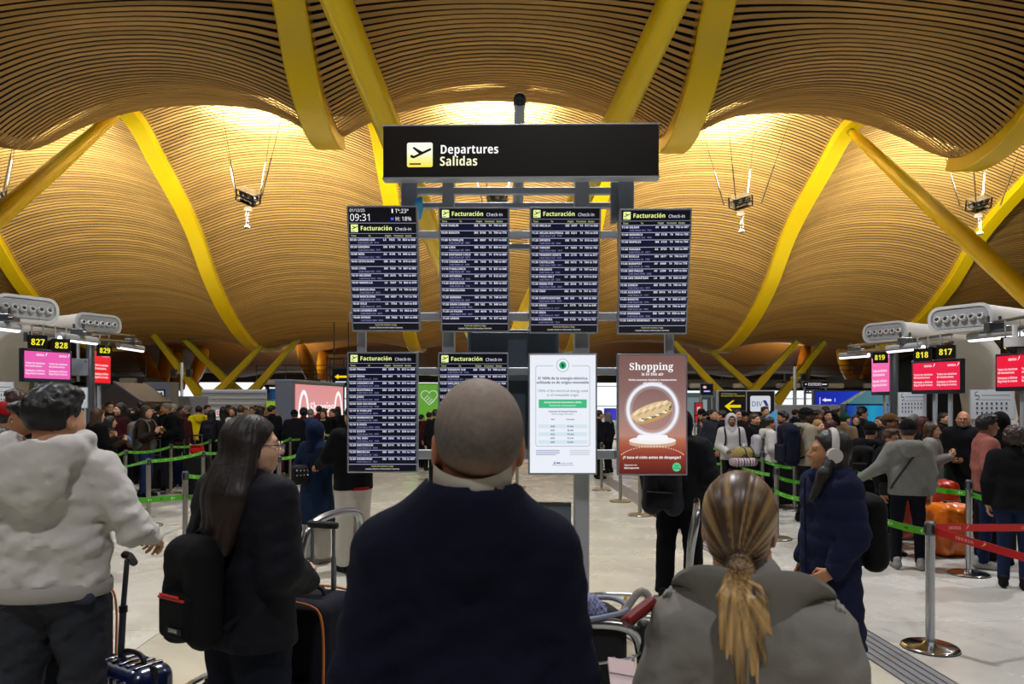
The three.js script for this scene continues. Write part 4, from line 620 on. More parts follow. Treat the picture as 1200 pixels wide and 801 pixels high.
  flat('shop_front', 'pale lit shop front far behind the queue right of the shopping poster', 'shop', 800, 460, 842, 500, 45, paint(200, 160, (g, w, h) => { fill('#57686c')(g, w, h); g.fillStyle = '#8ea3a4'; g.fillRect(20, 20, 70, 130); g.fillStyle = '#3b4a50'; g.fillRect(104, 20, 80, 130); g.fillStyle = '#aebfbe'; g.fillRect(112, 30, 26, 90); }, 0.5));
  // loudspeakers on poles
  for (const [u, w, top, txt] of [[213, 9, 437, 'at left near the yellow forked columns'], [931.5, 9.5, 442, 'at right above the pale partition']]) {
    const d = 34, p = at(u, 473, d), t = thing('speaker_pole', 'tall thin pole with two black loudspeakers ' + txt, 'pole', [p.x, 0, p.z]), y = at(u, top, d).y;
    part(t, 'pole', cyl(0.06, 0.08, y + 0.5, 0, (y + 0.5) / 2, 0, 10), M.alu); for (const s of [-1, 1]) part(t, 'speaker', rbox(0.24, 0.36, 0.22, 0.02, s * w / FOCAL * d, y, 0.02), M.black); part(t, 'cross_arm', box(2 * w / FOCAL * d, 0.04, 0.04, 0, y, 0), M.alu);
  }
  // raised galleries with railings far behind
  function gallery(label, u0, u1, v0, v1, d) {
    const a = at(u0, v0, d), b = at(u1, v1, d), w = b.x - a.x, t = thing('gallery', label, 'gallery', [(a.x + b.x) / 2, 0, a.z]), n = Math.max(3, Math.round(w / 3.4));
    part(t, 'floor_slab', rbox(w, a.y - b.y, 3.5, 0.12, 0, (a.y + b.y) / 2, -1.75, 3), std(0x57524b, 0.7)); part(t, 'underside', box(w - 0.4, 0.2, 3.2, 0, b.y - 0.08, -1.75), M.black);
    for (let i = 0; i <= n; i++) { part(t, 'baluster', cyl(0.03, 0.03, 1.1, -w / 2 + (i * w) / n, a.y + 0.55, -0.1, 6), M.steelDark); if (i % 2 === 0) part(t, 'support', cyl(0.16, 0.16, b.y, -w / 2 + 0.3 + (i * (w - 0.6)) / n, b.y / 2, -1.8, 10), M.grey); }
    for (const y of [0.4, 0.75, 1.1]) part(t, 'handrail', rod(v3(-w / 2, a.y + y, -0.1), v3(w / 2, a.y + y, -0.1), 0.035, 0.035, 6), M.steelDark);
    for (let i = 0; i < n; i++) part(t, 'bulkhead', rbox(w / n * 0.55, 0.42, 0.5, 0.16, -w / 2 + ((i + 0.5) * w) / n, b.y + 0.15, 0.15, 3), M.shell);
  }
  gallery('raised gallery with railing behind the right queue', 795, 1050, 444, 454, 58); gallery('raised gallery behind the left forked columns', 300, 402, 444, 450, 58); gallery('raised gallery behind the left desks', 60, 170, 441, 448, 57);
  // mobile truss tower by the pink light box
  { const d = 27, p = at(392, 473, d), t = thing('truss_tower', 'small blue grey truss frame above the pink light box', 'truss', [p.x, 0, p.z]); for (const u of [383, 403]) for (const z of [0, -0.5]) part(t, 'leg', cyl(0.03, 0.03, 3.5, (u - 392) / FOCAL * d, 1.75, z, 8), std(0x4c5a78, 0.5, 0.4)); for (const y of [2.8, 3.1, 3.45]) part(t, 'rung', [box(0.66, 0.04, 0.04, 0.03, y, 0), box(0.66, 0.04, 0.04, 0.03, y, -0.5)], std(0x4c5a78, 0.5, 0.4)); }
}
// ---------------------------------------------------------------- queue barriers
const POSTS = [];
{
  const disc = new THREE.LatheGeometry([[0.001, 0], [0.185, 0], [0.19, 0.006], [0.188, 0.018], [0.17, 0.026], [0.06, 0.032], [0.04, 0.05], [0.001, 0.05]].map((p) => new THREE.Vector2(...p)), 36);
  const ring = new THREE.CylinderGeometry(0.19, 0.192, 0.008, 36).translate(0, 0.004, 0);
  const shaftOf = {}, mats = M.brushed;
  function stanchion(label, u, d, h = 0.97, chrome = false, group) {
    const p = at(u, 473, d); POSTS.push(p); const t = thing('queue_post', label, 'post', [p.x, 0, p.z], 0, group);
    const g = (shaftOf[h] ??= new THREE.CylinderGeometry(0.031, 0.031, h - 0.02, 22).translate(0, h / 2, 0));
    part(t, 'base', disc, chrome ? M.chrome : mats); part(t, 'base_ring', ring, M.rubber); part(t, 'shaft', g, chrome ? M.steel : mats);
    part(t, 'head', [cyl(0.035, 0.035, 0.09, 0, h - 0.055, 0, 22), cyl(0.028, 0.035, 0.012, 0, h - 0.006, 0, 22)], chrome ? M.steelDark : M.aluDark);
    part(t, 'belt_slot', [box(0.078, 0.06, 0.02, 0, h - 0.055, 0), box(0.02, 0.06, 0.078, 0, h - 0.055, 0)], M.black);
    return t;
  }
  const tape = (bg, draw) => print(512, 48, (g, w, h) => { g.fillStyle = bg; g.fillRect(0, 0, w, h); draw(g, w, h); });
  const greenTape = tape('#4fae12', (g) => { for (let i = 0; i < 2; i++) { g.fillStyle = '#16380a'; g.fillRect(30 + i * 256, 20, 28, 9); g.fillStyle = '#e4f2d8'; g.beginPath(); g.moveTo(150 + i * 256, 24); g.lineTo(166 + i * 256, 10); g.lineTo(172 + i * 256, 10); g.lineTo(162 + i * 256, 24); g.lineTo(172 + i * 256, 38); g.lineTo(166 + i * 256, 38); g.fill(); g.fillRect(176 + i * 256, 20, 18, 8); } });
  const redTape = tape('#d01c1c', (g) => { g.fillStyle = '#f0b0a0'; g.font = 'bold 26px sans-serif'; for (let i = 0; i < 1; i++) { g.fillText('IBERIA', 110, 34); g.fillStyle = '#f2c080'; g.beginPath(); g.moveTo(222, 36); g.quadraticCurveTo(244, 30, 250, 8); g.lineTo(240, 8); g.quadraticCurveTo(236, 30, 222, 36); g.fill(); } });
  function belt(label, a, b, sag = 0.06, red = false, group, h = 0.05, twist = 0) {
    const L = a.distanceTo(b), g = new THREE.BoxGeometry(L, h, 0.003, 28, 1, 1), p = g.attributes.position, dir = b.clone().sub(a), n = new V3().crossVectors(dir, v3(0, 1, 0)).normalize();
    for (let i = 0; i < p.count; i++) { const t = p.getX(i) / L + 0.5, y = p.getY(i), z = p.getZ(i), w = twist * Math.sin(t * Math.PI), q = a.clone().lerp(b, t); q.y += y * Math.cos(w) - 4 * sag * t * (1 - t); q.addScaledVector(n, z + y * Math.sin(w)); p.setXYZ(i, q.x - a.x, q.y - a.y, q.z - a.z); }
    g.computeVertexNormals();
    const m = (red ? redTape : greenTape).clone(); m.wrapS = THREE.RepeatWrapping; m.repeat.set(L / (red ? 0.75 : 0.55), 1); m.needsUpdate = true;
    const t = thing('queue_belt', label, 'belt', a, 0, group);
    part(t, 'strap', g, phys({ map: m, roughness: 0.55, side: THREE.DoubleSide, transmission: 0.12, thickness: 0 }));
    part(t, 'end_clip', [rbox(0.05, h + 0.012, 0.016, 0.004).applyMatrix4(new THREE.Matrix4().makeRotationY(Math.atan2(-dir.z, dir.x)))], M.black);
  }
  // posts on the left
  stanchion('brushed steel queue post standing alone nearest on the left floor', 174, 10.4);
  stanchion('brushed steel queue post behind the lone one, in front of the jeans', 147, 12.3);
  stanchion('brushed steel queue post before the man in the long dark coat', 200, 14.2);
  stanchion('brushed steel queue post right beside the long dark hair on its left', 217, 8.4);
  stanchion('brushed steel queue post behind the backpack woman on her left', 238, 12);
  stanchion('brushed steel queue post furthest back left of the long haired woman', 246, 15.9);
  stanchion('brushed steel queue post just right of the glasses', 327, 10.9);
  stanchion('brushed steel queue post by the dark hatted coat', 340, 16.9);
  stanchion('thin distant queue post between the glasses and the blue headscarf', 327, 19.5);
  stanchion('thin distant queue post touching the blue headscarf on its left', 349, 21);
  stanchion('queue post in front of the lower body in the blue headscarf', 358, 8.6);
  stanchion('queue post right of the blue headscarf', 381, 15.5); stanchion('distant queue post before the woman with the cream scarf', 394, 19); stanchion('queue post close to the edge of the lower left screen', 391, 10.6); stanchion('queue post furthest left behind the pale hoodie', 60, 9.2);
  const B = (label, u0, v0, d0, u1, v1, d1, sag, red, h, tw) => belt(label, at(u0, v0, d0), at(u1, v1, d1), sag, red, undefined, h, tw);
  B('green belt from behind the pale hoodie to the second post', 60, 551, 9.2, 147, 529, 12.3, 0.06); B('green belt between the jeans and the long dark coat', 147, 529, 12.3, 200, 523, 14.2, 0.05); B('green belt ending at the furthest post left of the long hair', 200, 523, 14.2, 246, 517, 15.9, 0.05);
  B('green twisted belt from behind the hoodie to the lone post', 96, 559, 8.6, 174, 540, 10.4, 0.0, false, 0.05, 0.9); B('green belt from the lone post to the one behind the long hair', 174, 540, 10.4, 238, 530, 12, 0.03); B('short green belt behind the long hair at shoulder height', 246, 516, 15.9, 340, 498, 19, 0.1);
  B('green belt just above the backpack, passing behind the hair', 217, 557, 8.4, 327, 537, 10.9, 0.12); B('lowest green belt crossing the floor left of the backpack', 60, 595, 7.2, 217, 582, 8.4, 0.0, false, 0.06); B('dark green belt passing right of the long hair toward the headscarf', 217, 582, 8.4, 350, 563, 8.9, 0.05);
  B('green belt from the glasses to the blue headscarf', 327, 537, 10.9, 366, 522, 12.6, 0.06); B('upper green belt behind the glasses', 238, 531, 12, 340, 514, 16.6, 0.1); B('green belt from the dark hatted coat to the headscarf', 340, 515, 16.6, 381, 508, 18.5, 0.04); B('thin far green belt left of the headscarf', 305, 509, 18.5, 349, 504, 21, 0.07);
  B('green belt right of the headscarf, upper', 381, 509.5, 15.5, 412, 503.5, 18, 0.05); B('green belt right of the headscarf, lower', 385, 520, 15, 412, 514, 17, 0.04);
  // middle
  stanchion('queue post seen low behind the shopping poster, nearest', 750, 11.4); stanchion('queue post seen low between the two posters', 727, 13.0); stanchion('queue post seen low behind the main post', 705, 14.7); stanchion('queue post seen through the gap beside the white poster', 711, 20); stanchion('queue post seen left of the white poster', 606, 15.2); stanchion('queue post far left of the white poster, thin', 598, 19);
  B('green belt seen in the gap between the posters, upper', 690, 509, 19.5, 735, 514, 18.5, 0.05); B('green belt seen in the gap between the posters, lower', 690, 527, 17, 735, 522, 18, 0.08);
  // right
  stanchion('brushed steel queue post before the white hooded man', 846, 14); stanchion('brushed steel queue post before the white grey backpack', 893.5, 12); stanchion('brushed steel queue post close to the ponytail on its right', 910, 9.4, 0.93); stanchion('brushed steel queue post behind the headphones woman', 931, 12);
  stanchion('steel queue post left of the white sneakers on a broad base', 1135.5, 7.45, 0.97, true); stanchion('nearest shiny steel queue post with red belts on a broad base', 1090, 5.2, 0.91, true); stanchion('brownish queue post standing by the green suitcase', 1122, 10.2); stanchion('queue post half behind the grey puffer jacket', 1066, 11.4);
  B('upper green belt in front of the white hooded man', 822, 523.5, 15.2, 846, 525, 14, 0.02); B('upper green belt before the white grey backpack', 846, 525, 14, 893.5, 539, 12, 0.03); B('upper green belt behind the ponytail toward the headphones', 893.5, 539, 12, 931, 548, 12, 0.03);
  B('second green belt in front of the white hooded man', 822, 541, 14.6, 848, 543, 13.6, 0.02); B('second green belt below the rolled blanket', 852, 541, 13.2, 902, 556, 10.4, 0.03); B('second green belt left of the headphones woman', 907, 557, 9.6, 940, 565, 9.9, 0.02); B('lowest green belt between ponytail and headphones woman', 906, 574, 9.4, 960, 584, 8.4, 0.05, false, 0.055);
  B('long green belt before the grey hooded jacket and the pink sweatshirt', 1003, 554, 8.7, 1135.5, 578, 7.45, 0.03, false, 0.055); B('green belt from the broad based post to the right edge', 1135.5, 578, 7.45, 1215, 593, 6.9, 0.03, false, 0.055); B('green belt running to the nearest shiny post', 985, 589, 5.9, 1088, 623, 5.2, 0.03, false, 0.052);
  B('upper red belt of the nearest shiny post, almost level', 1092, 618, 5.2, 1225, 618, 5.6, 0.0, true, 0.055); B('lower red belt of the nearest shiny post, sloping down', 1092, 621, 5.2, 1225, 660, 4.6, 0.0, true, 0.055);
  B('green belt behind the grey puffer jacket', 1076, 552, 11, 1122, 553, 10.2, 0.02); B('far green belt right of the bald man', 1113, 541, 11.5, 1150, 546, 11.5, 0.02);
  // steel luggage trolleys standing empty
}
// ---------------------------------------------------------------- figures: smooth distance fields, meshed with surface nets
class Field {
  constructor(lo, hi, cell) { this.lo = lo; this.c = cell; this.n = lo.map((a, i) => Math.ceil((hi[i] - a) / cell) + 2); this.f = new Float32Array(this.n[0] * this.n[1] * this.n[2]).fill(9); }
  each(bb, m, fn) {
    const { lo, c, n, f } = this, r = [0, 1, 2].map((k) => [Math.max(0, Math.floor((bb[0][k] - m - lo[k]) / c)), Math.min(n[k] - 1, Math.ceil((bb[1][k] + m - lo[k]) / c))]);
    for (let z = r[2][0]; z <= r[2][1]; z++) for (let y = r[1][0]; y <= r[1][1]; y++) for (let x = r[0][0]; x <= r[0][1]; x++) { const i = (z * n[1] + y) * n[0] + x; f[i] = fn(lo[0] + x * c, lo[1] + y * c, lo[2] + z * c, f[i]); }
    return this;
  }
  add(p, k = 0.03) { const m = k + 2.5 * this.c; return this.each(p.bb, m, (x, y, z, v) => { const d = p.d(x, y, z); if (d > m) return v; const h = Math.max(k - Math.abs(v - d), 0) / k; return Math.min(v, d) - h * h * k * 0.25; }); }
  cut(p, k = 0.01) { return this.each(p.bb, k, (x, y, z, v) => { const d = -p.d(x, y, z), h = Math.max(k - Math.abs(v - d), 0) / k; return Math.max(v, d) + h * h * k * 0.25; }); }
  clip(fn) { return this.each([this.lo, [9, 9, 9]], 0, (x, y, z, v) => (v < 0.2 ? Math.max(v, fn(x, y, z)) : v)); }
  warp(fn) { const b = 4 * this.c; return this.each([this.lo, [9, 9, 9]], 0, (x, y, z, v) => (Math.abs(v) < b ? v + fn(x, y, z) : v)); }
  mesh() {
    const { lo, c, n, f } = this, [nx, ny, nz] = n, at3 = new Int32Array(nx * ny * nz).fill(-1), pos = [], idx = [], sx = 1, sy = nx, sz = nx * ny;
    for (let z = 0; z + 1 < nz; z++) for (let y = 0; y + 1 < ny; y++) for (let x = 0; x + 1 < nx; x++) {
      const i = z * sz + y * sy + x; let mask = 0; const v = [f[i], f[i + 1], f[i + sy], f[i + sy + 1], f[i + sz], f[i + sz + 1], f[i + sz + sy], f[i + sz + sy + 1]];
      for (let k = 0; k < 8; k++) if (v[k] < 0) mask |= 1 << k;
      if (mask === 0 || mask === 255) continue;
      let px = 0, py = 0, pz = 0, m = 0;
      for (let a = 0; a < 8; a++) for (const e of [1, 2, 4]) { if (a & e) continue; const b = a | e; if ((v[a] < 0) === (v[b] < 0)) continue; const t = v[a] / (v[a] - v[b]); px += (a & 1) + (e === 1 ? t : 0); py += ((a >> 1) & 1) + (e === 2 ? t : 0); pz += ((a >> 2) & 1) + (e === 4 ? t : 0); m++; }
      at3[i] = pos.length / 3; pos.push(lo[0] + (x + px / m) * c, lo[1] + (y + py / m) * c, lo[2] + (z + pz / m) * c);
    }
    for (let z = 1; z + 1 < nz; z++) for (let y = 1; y + 1 < ny; y++) for (let x = 1; x + 1 < nx; x++) {
      const i = z * sz + y * sy + x, s = f[i] < 0;
      for (const [d, p, q] of [[sx, sy, sz], [sy, sz, sx], [sz, sx, sy]]) { if (s === f[i + d] < 0) continue; const a = at3[i], b = at3[i - p], e = at3[i - p - q], g = at3[i - q]; if (a < 0 || b < 0 || e < 0 || g < 0) continue; if (s) idx.push(a, b, e, a, e, g); else idx.push(a, e, b, a, g, e); }
    }
    const g = new THREE.BufferGeometry(); g.setAttribute('position', new THREE.Float32BufferAttribute(pos, 3)); g.setIndex(idx); g.computeVertexNormals();
    const P = g.attributes.position, uv = new Float32Array(P.count * 2); for (let i = 0; i < P.count; i++) { uv[2 * i] = P.getX(i) * 1.0 + P.getZ(i) * 0.8; uv[2 * i + 1] = P.getY(i); } g.setAttribute('uv', new THREE.BufferAttribute(uv, 2));
    return g;
  }
}
const cap = (a, b, ra, rb = ra, sz = 1) => {
  const dx = b[0] - a[0], dy = b[1] - a[1], dz = b[2] - a[2], L = dx * dx + dy * dy + dz * dz || 1e-9, r = Math.max(ra, rb), k = Math.min(1, sz);
  return { bb: [[0, 1, 2].map((i) => Math.min(a[i], b[i]) - r * (i === 2 ? Math.max(1, sz) : 1)), [0, 1, 2].map((i) => Math.max(a[i], b[i]) + r * (i === 2 ? Math.max(1, sz) : 1))], d: (x, y, z) => { const t = clamp(((x - a[0]) * dx + (y - a[1]) * dy + (z - a[2]) * dz) / L, 0, 1), X = x - a[0] - dx * t, Y = y - a[1] - dy * t, Z = (z - a[2] - dz * t) / sz; return (Math.sqrt(X * X + Y * Y + Z * Z) - ra - (rb - ra) * t) * k; } };
};
const ell = (c, r, tilt = 0) => { const R = Math.max(...r), s = Math.sin(tilt), q = Math.cos(tilt); return { bb: [c.map((v) => v - R), c.map((v) => v + R)], d: (x, y, z) => { const X = x - c[0], y0 = y - c[1], z0 = z - c[2], Y = y0 * q + z0 * s, Z = -y0 * s + z0 * q, k0 = Math.hypot(X / r[0], Y / r[1], Z / r[2]), k1 = Math.hypot(X / (r[0] * r[0]), Y / (r[1] * r[1]), Z / (r[2] * r[2])); return k0 < 1e-4 ? -Math.min(...r) : (k0 * (k0 - 1)) / k1; } }; };
const cache = new Map(), memo = (key, fn) => { if (!cache.has(key)) cache.set(key, fn()); return cache.get(key); };
const tinted = (g, fn) => { const p = g.attributes.position, c = new Float32Array(p.count * 3), q = g.attributes.normal; for (let i = 0; i < p.count; i++) c.set(fn(p.getX(i), p.getY(i), p.getZ(i), q.getZ(i)), i * 3); g.setAttribute('color', new THREE.BufferAttribute(c, 3)); return g; };

// head: origin between the ears, chin at -0.12, crown at +0.115, face towards +z
const headGeo = (cell, heavy = 0) => memo(`head${cell}${heavy}`, () => {
  const f = new Field([-0.12, -0.2, -0.15], [0.12, 0.14, 0.16], cell), h = heavy;
  f.add(ell([0, 0.027, -0.014], [0.074, 0.088, 0.094])); f.add(ell([0, -0.03, 0.026], [0.058 + h, 0.08, 0.066]), 0.04); f.add(ell([0, -0.092, 0.056], [0.032 + h, 0.026, 0.032]), 0.03);
  for (const s of [-1, 1]) { f.add(ell([s * 0.037, -0.034, 0.056], [0.026 + h, 0.032, 0.03]), 0.03); f.add(cap([s * 0.05, -0.03, 0.01], [s * (0.042 + h), -0.082, 0.03], 0.022, 0.018), 0.03); }
  f.add(cap([-0.034, 0.018, 0.079], [0.034, 0.018, 0.079], 0.011), 0.022);
  for (const s of [-1, 1]) f.cut(ell([s * 0.031, 0.0, 0.098], [0.019, 0.011, 0.016]), 0.012);
  f.add(cap([0, 0.012, 0.088], [0, -0.03, 0.111], 0.0075, 0.0125), 0.014); for (const s of [-1, 1]) f.add(ell([s * 0.0125, -0.034, 0.099], [0.009, 0.008, 0.01]), 0.01);
  f.add(cap([-0.019, -0.0615, 0.085], [0.019, -0.0615, 0.085], 0.007, 0.007), 0.012); f.add(cap([-0.016, -0.073, 0.084], [0.016, -0.073, 0.084], 0.0078), 0.012); f.cut(cap([-0.021, -0.067, 0.095], [0.021, -0.067, 0.095], 0.0035), 0.005);
  for (const s of [-1, 1]) { f.add(ell([s * 0.079, -0.012, -0.008], [0.009, 0.033, 0.02], -0.2), 0.01); f.cut(ell([s * 0.089, -0.01, -0.004], [0.008, 0.018, 0.01], -0.2), 0.006); }
  f.add(cap([0, -0.07, -0.025], [0, -0.2, -0.04], 0.056, 0.058), 0.03);
  return f.mesh();
});
// right hand: wrist at the origin, fingers down, palm towards +x, thumb towards +z
const handGeo = (cell, curl) => memo(`hand${cell}${curl}`, () => {
  const f = new Field([-0.08, -0.24, -0.1], [0.12, 0.05, 0.13], cell);
  f.add(cap([0, 0.03, 0], [0, -0.02, 0], 0.027, 0.028, 1.15)); for (const z of [-0.028, -0.009, 0.01, 0.028]) f.add(cap([0, -0.02, z * 0.6], [0, -0.088, z], 0.014, 0.0125), 0.016);
  [[0.03, 0.07], [0.0105, 0.08], [-0.0095, 0.074], [-0.029, 0.057]].forEach(([z, L], i) => {
    let p = [0, -0.09, z], a = 0.12 + curl * 0.45; const seg = [0.45, 0.32, 0.25];
    for (let k = 0; k < 3; k++) { const q = [p[0] + Math.sin(a) * L * seg[k], p[1] - Math.cos(a) * L * seg[k], p[2] + (z > 0 ? 1 : -1) * 0.0015]; f.add(cap(p, q, 0.0092 - k * 0.0008, 0.0088 - k * 0.0009), 0.004); p = q; a += 0.18 + curl * 0.75; }
  });
  f.add(cap([0.004, -0.025, 0.022], [0.02, -0.062, 0.05], 0.0145, 0.0115), 0.012); f.add(cap([0.02, -0.062, 0.05], [0.026 + curl * 0.02, -0.096, 0.056 - curl * 0.022], 0.0105, 0.0085), 0.005);
  return f.mesh();
});
function flipped(g) { const h = g.clone().scale(1, 1, -1), i = h.index.array; for (let k = 0; k < i.length; k += 3) { const t = i[k]; i[k] = i[k + 1]; i[k + 1] = t; } h.computeVertexNormals(); return h; }
const ARMS = {                                                   // right arm as x < 0, mirrored for the left: elbow, wrist, fingers, palm, curl
  down: [[0.235, 1.15, -0.035], [0.25, 0.9, 0.04], [0.02, -1, 0.12], [-1, 0, 0.1], 0.45],
  phone: [[0.22, 1.155, 0.03], [0.11, 1.24, 0.25], [-0.45, 0.6, 0.5], [-0.5, 0.2, -0.85], 0.8],
  front: [[0.235, 1.15, -0.03], [0.11, 1.04, 0.2], [-0.75, -0.05, 0.6], [-0.3, 0.9, -0.2], 0.6],
  pocket: [[0.285, 1.17, -0.07], [0.205, 0.96, 0.08], [-0.35, -0.9, 0.3], [-0.9, 0.3, 0], 0.2],
  reach: [[0.25, 1.2, 0.1], [0.24, 1.1, 0.34], [-0.05, -0.15, 1], [-0.3, -0.9, -0.1], 0.7],
  bent: [[0.25, 1.17, -0.06], [0.2, 1.1, 0.19], [-0.3, 0.05, 0.9], [-0.9, 0.2, -0.2], 0.6],
};
const armOf = (a, s, drop = 0) => { const [e, w, d, p, c] = typeof a === 'string' ? ARMS[a] : a; const m = (v) => [v[0] * s, v[1], v[2]]; return { s: [s * 0.172, 1.425 - drop, -0.008], e: m(e), w: m(w), d: new V3(...m(d)).normalize(), p: new V3(...m(p)).normalize(), c }; };
function handMatrix(a) { const y = a.d.clone().negate(), x = a.p.clone().addScaledVector(y, -a.p.dot(y)).normalize(), z = new V3().crossVectors(x, y); return new THREE.Matrix4().makeBasis(x, y, z).setPosition(...a.w); }
const HEADC = [0, 1.632, 0.012];
function headMatrix(o) { return new THREE.Matrix4().compose(v3(HEADC[0] + (o.headX ?? 0), HEADC[1] + (o.headY ?? 0), HEADC[2] + (o.headPitch ?? 0) * 0.06), new THREE.Quaternion().setFromEuler(new THREE.Euler(o.headPitch ?? 0, o.headYaw ?? 0, o.headRoll ?? 0, 'YXZ')), v3(1, 1, 1).multiplyScalar(o.headSize ?? 1)); }
const legs = (o) => [-1, 1].map((s) => { const st = (o.stride ?? 0) * s, w = o.stance ?? 0.1; return { h: [s * 0.088, 0.93, 0], k: [s * (w * 0.95), 0.5, 0.012 + st * 0.45], a: [s * w, 0.085, -0.02 + st * 0.6] }; });
function bodyGeo(o, cell, fine) {
  const f = new Field([-0.62, -0.02, -0.4], [0.62, 1.62, 0.62], cell), A = [armOf(o.armR, -1, o.drop), armOf(o.armL, 1, o.drop)];
  f.add(cap([0, 1.4, -0.02], [0, 1.56, -0.012], 0.06, 0.053)); f.add(cap([-0.12, 1.41, -0.01], [0.12, 1.41, -0.01], 0.058));
  for (const s of [-1, 1]) { f.add(cap([s * 0.07, 1.33, 0], [s * 0.06, 1.08, 0], 0.1, 0.088, 0.85)); f.add(cap([s * 0.06, 1.08, 0], [s * 0.075, 0.95, -0.005], 0.088, 0.1, 0.9)); }
  for (const a of A) { f.add(cap(a.s, a.e, 0.052, 0.04)); f.add(cap(a.e, a.w, 0.041, 0.028)); }
  for (const l of legs(o)) { f.add(cap(l.h, l.k, 0.082, 0.056)); f.add(cap(l.k, l.a, 0.056, 0.038)); f.add(cap([l.a[0], 0.05, l.a[2] - 0.03], [l.a[0] * 1.15, 0.035, l.a[2] + 0.13], 0.038, 0.028)); }
  const list = [f.mesh(), headGeo(fine, o.heavy ?? 0).clone().applyMatrix4(headMatrix(o))];
  A.forEach((a, i) => list.push((i ? flipped(handGeo(fine * 0.8, a.c)) : handGeo(fine * 0.8, a.c)).clone().applyMatrix4(handMatrix(a))));
  return mergeGeometries(list);
}
const foldNoise = (amp, k = 1) => (x, y, z) => { const r = fbm(x * 6 * k + 11, y * 12 * k + x * 6, z * 6 * k + 4, 2); return amp * (1.3 * fbm(x * 7 * k + 3, y * 11 * k + x * 5, z * 7 * k, 3) + 1.1 * (0.16 - Math.abs(r)) + 0.5 * fbm(x * 20 * k, y * 26 * k - x * 9, z * 20 * k + 7, 2)); };
function topGeo(o, cell) {
  const b = o.bulk ?? 0.012, hem = o.hem ?? 0.88, f = new Field([-0.64, hem - 0.06, -0.42], [0.64, 1.66, 0.66], cell), A = [armOf(o.armR, -1, o.drop), armOf(o.armL, 1, o.drop)], sh = o.female ? 0.135 : 0.15, cw = o.female ? 0.062 : 0.074, hip = (o.female ? 0.012 : 0) + (o.flare ?? 0);
  for (const s of [-1, 1]) f.add(cap([s * (o.lowNeck ? 0.05 : 0.02), (o.lowNeck ? 1.425 : 1.452) - (o.drop ?? 0) * 0.6, -0.018], [s * sh, 1.405 - (o.drop ?? 0), -0.012], 0.066 + b * 0.5, 0.06 + b * 0.7, 0.95), 0.04);
  for (const s of [-1, 1]) { f.add(cap([s * cw, 1.33, 0.0], [s * (cw - 0.004), 1.1, 0.0], 0.112 + b, 0.106 + b, 0.86), 0.05); f.add(cap([s * (cw - 0.004), 1.1, 0], [s * 0.074, hem - 0.02, -0.005], 0.106 + b, 0.112 + b + hip, 0.9), 0.04); }
  for (const a of A) { const w = a.w.map((v, i) => v - [a.d.x, a.d.y, a.d.z][i] * 0.005); f.add(cap(a.s, a.e, 0.062 + b * 0.8, 0.052 + b * 0.8), 0.045); f.add(cap(a.e, w, 0.052 + b * 0.8, 0.04 + b * 0.45), 0.02); }
  if (!o.lowNeck) f.add(cap([0, 1.46, -0.022], [0, 1.5, -0.02], 0.078 + b * 0.4, 0.07 + b * 0.3, 1.0), 0.03);
  if (o.hood) { f.add(ell([0, 1.475, -0.1], [0.15, 0.07, 0.085], 0.3), 0.03); f.add(ell([0, 1.42, -0.15], [0.11, 0.1, 0.05]), 0.04); for (const s of [-1, 1]) f.add(cap([s * 0.1, 1.5, -0.06], [s * 0.075, 1.43, 0.075], 0.04, 0.028), 0.03); f.cut(ell([0, 1.56, -0.055], [0.085, 0.09, 0.075]), 0.02); }
  if (o.collar) { f.add(cap([0, 1.46, -0.018], [0, 1.54, -0.012], 0.088, 0.088), 0.02); f.cut(cap([0, 1.5, -0.012], [0, 1.66, -0.0], 0.074, 0.08), 0.01); }
  if (o.extra) o.extra(f);
  if (o.puff) f.warp((x, y, z) => -0.011 * Math.abs(Math.sin((Math.PI * (y + 0.015 * Math.sin(x * 9))) / o.puff)));
  { const w = foldNoise(o.fold ?? 0.006, o.foldScale ?? 1); f.warp((x, y, z) => w(x, y, z) * (1 - 0.75 * sstep(y, 1.38, 1.47) * (o.lowNeck ? 1 : 0.4))); }
  f.clip((x, y, z) => hem - y);
  for (const a of A) f.each([a.w.map((v) => v - 0.12), a.w.map((v) => v + 0.12)], 0, (x, y, z, v) => { const q = (x - a.w[0]) * a.d.x + (y - a.w[1]) * a.d.y + (z - a.w[2]) * a.d.z; return v < 0.05 && (x - a.w[0]) ** 2 + (y - a.w[1]) ** 2 + (z - a.w[2]) ** 2 < 0.0081 ? Math.max(v, q - 0.012) : v; });
  return f.mesh();
}
function trouserGeo(o, cell) {
  const b = o.legBulk ?? 0.008, f = new Field([-0.36, 0.0, -0.3], [0.36, 1.06, 0.36], cell);
  for (const s of [-1, 1]) f.add(cap([s * 0.06, 1.0, 0], [s * 0.075, 0.92, -0.012], 0.098 + b * 0.5, 0.108 + b * 0.5, 0.92), 0.03);
  for (const l of legs(o)) { f.add(cap(l.h, l.k, 0.088 + b, 0.062 + b), 0.02); f.add(cap(l.k, [l.a[0], 0.09, l.a[2]], 0.061 + b, 0.046 + b * 1.6), 0.012); }
  f.warp(foldNoise(o.fold ?? 0.005)); f.clip((x, y, z) => Math.max(0.075 - y, y - 1.03));
  return f.mesh();
}
const shoeGeo = (cell) => memo('shoe' + cell, () => { const f = new Field([-0.08, -0.02, -0.14], [0.08, 0.16, 0.24], cell); f.add(cap([0, 0.05, -0.055], [0, 0.042, 0.1], 0.045, 0.042)); f.add(cap([0, 0.042, 0.1], [0.004, 0.034, 0.16], 0.042, 0.034), 0.03); f.add(cap([0, 0.06, -0.045], [0, 0.11, -0.045], 0.046, 0.044), 0.02); f.clip((x, y) => 0.0 - y + 0.004); return f.mesh(); });
const HAIRCUT = (x, y, z) => (z - (0.012 + 0.66 * (y + 0.02))) * 0.83;   // what lies before the hairline is face
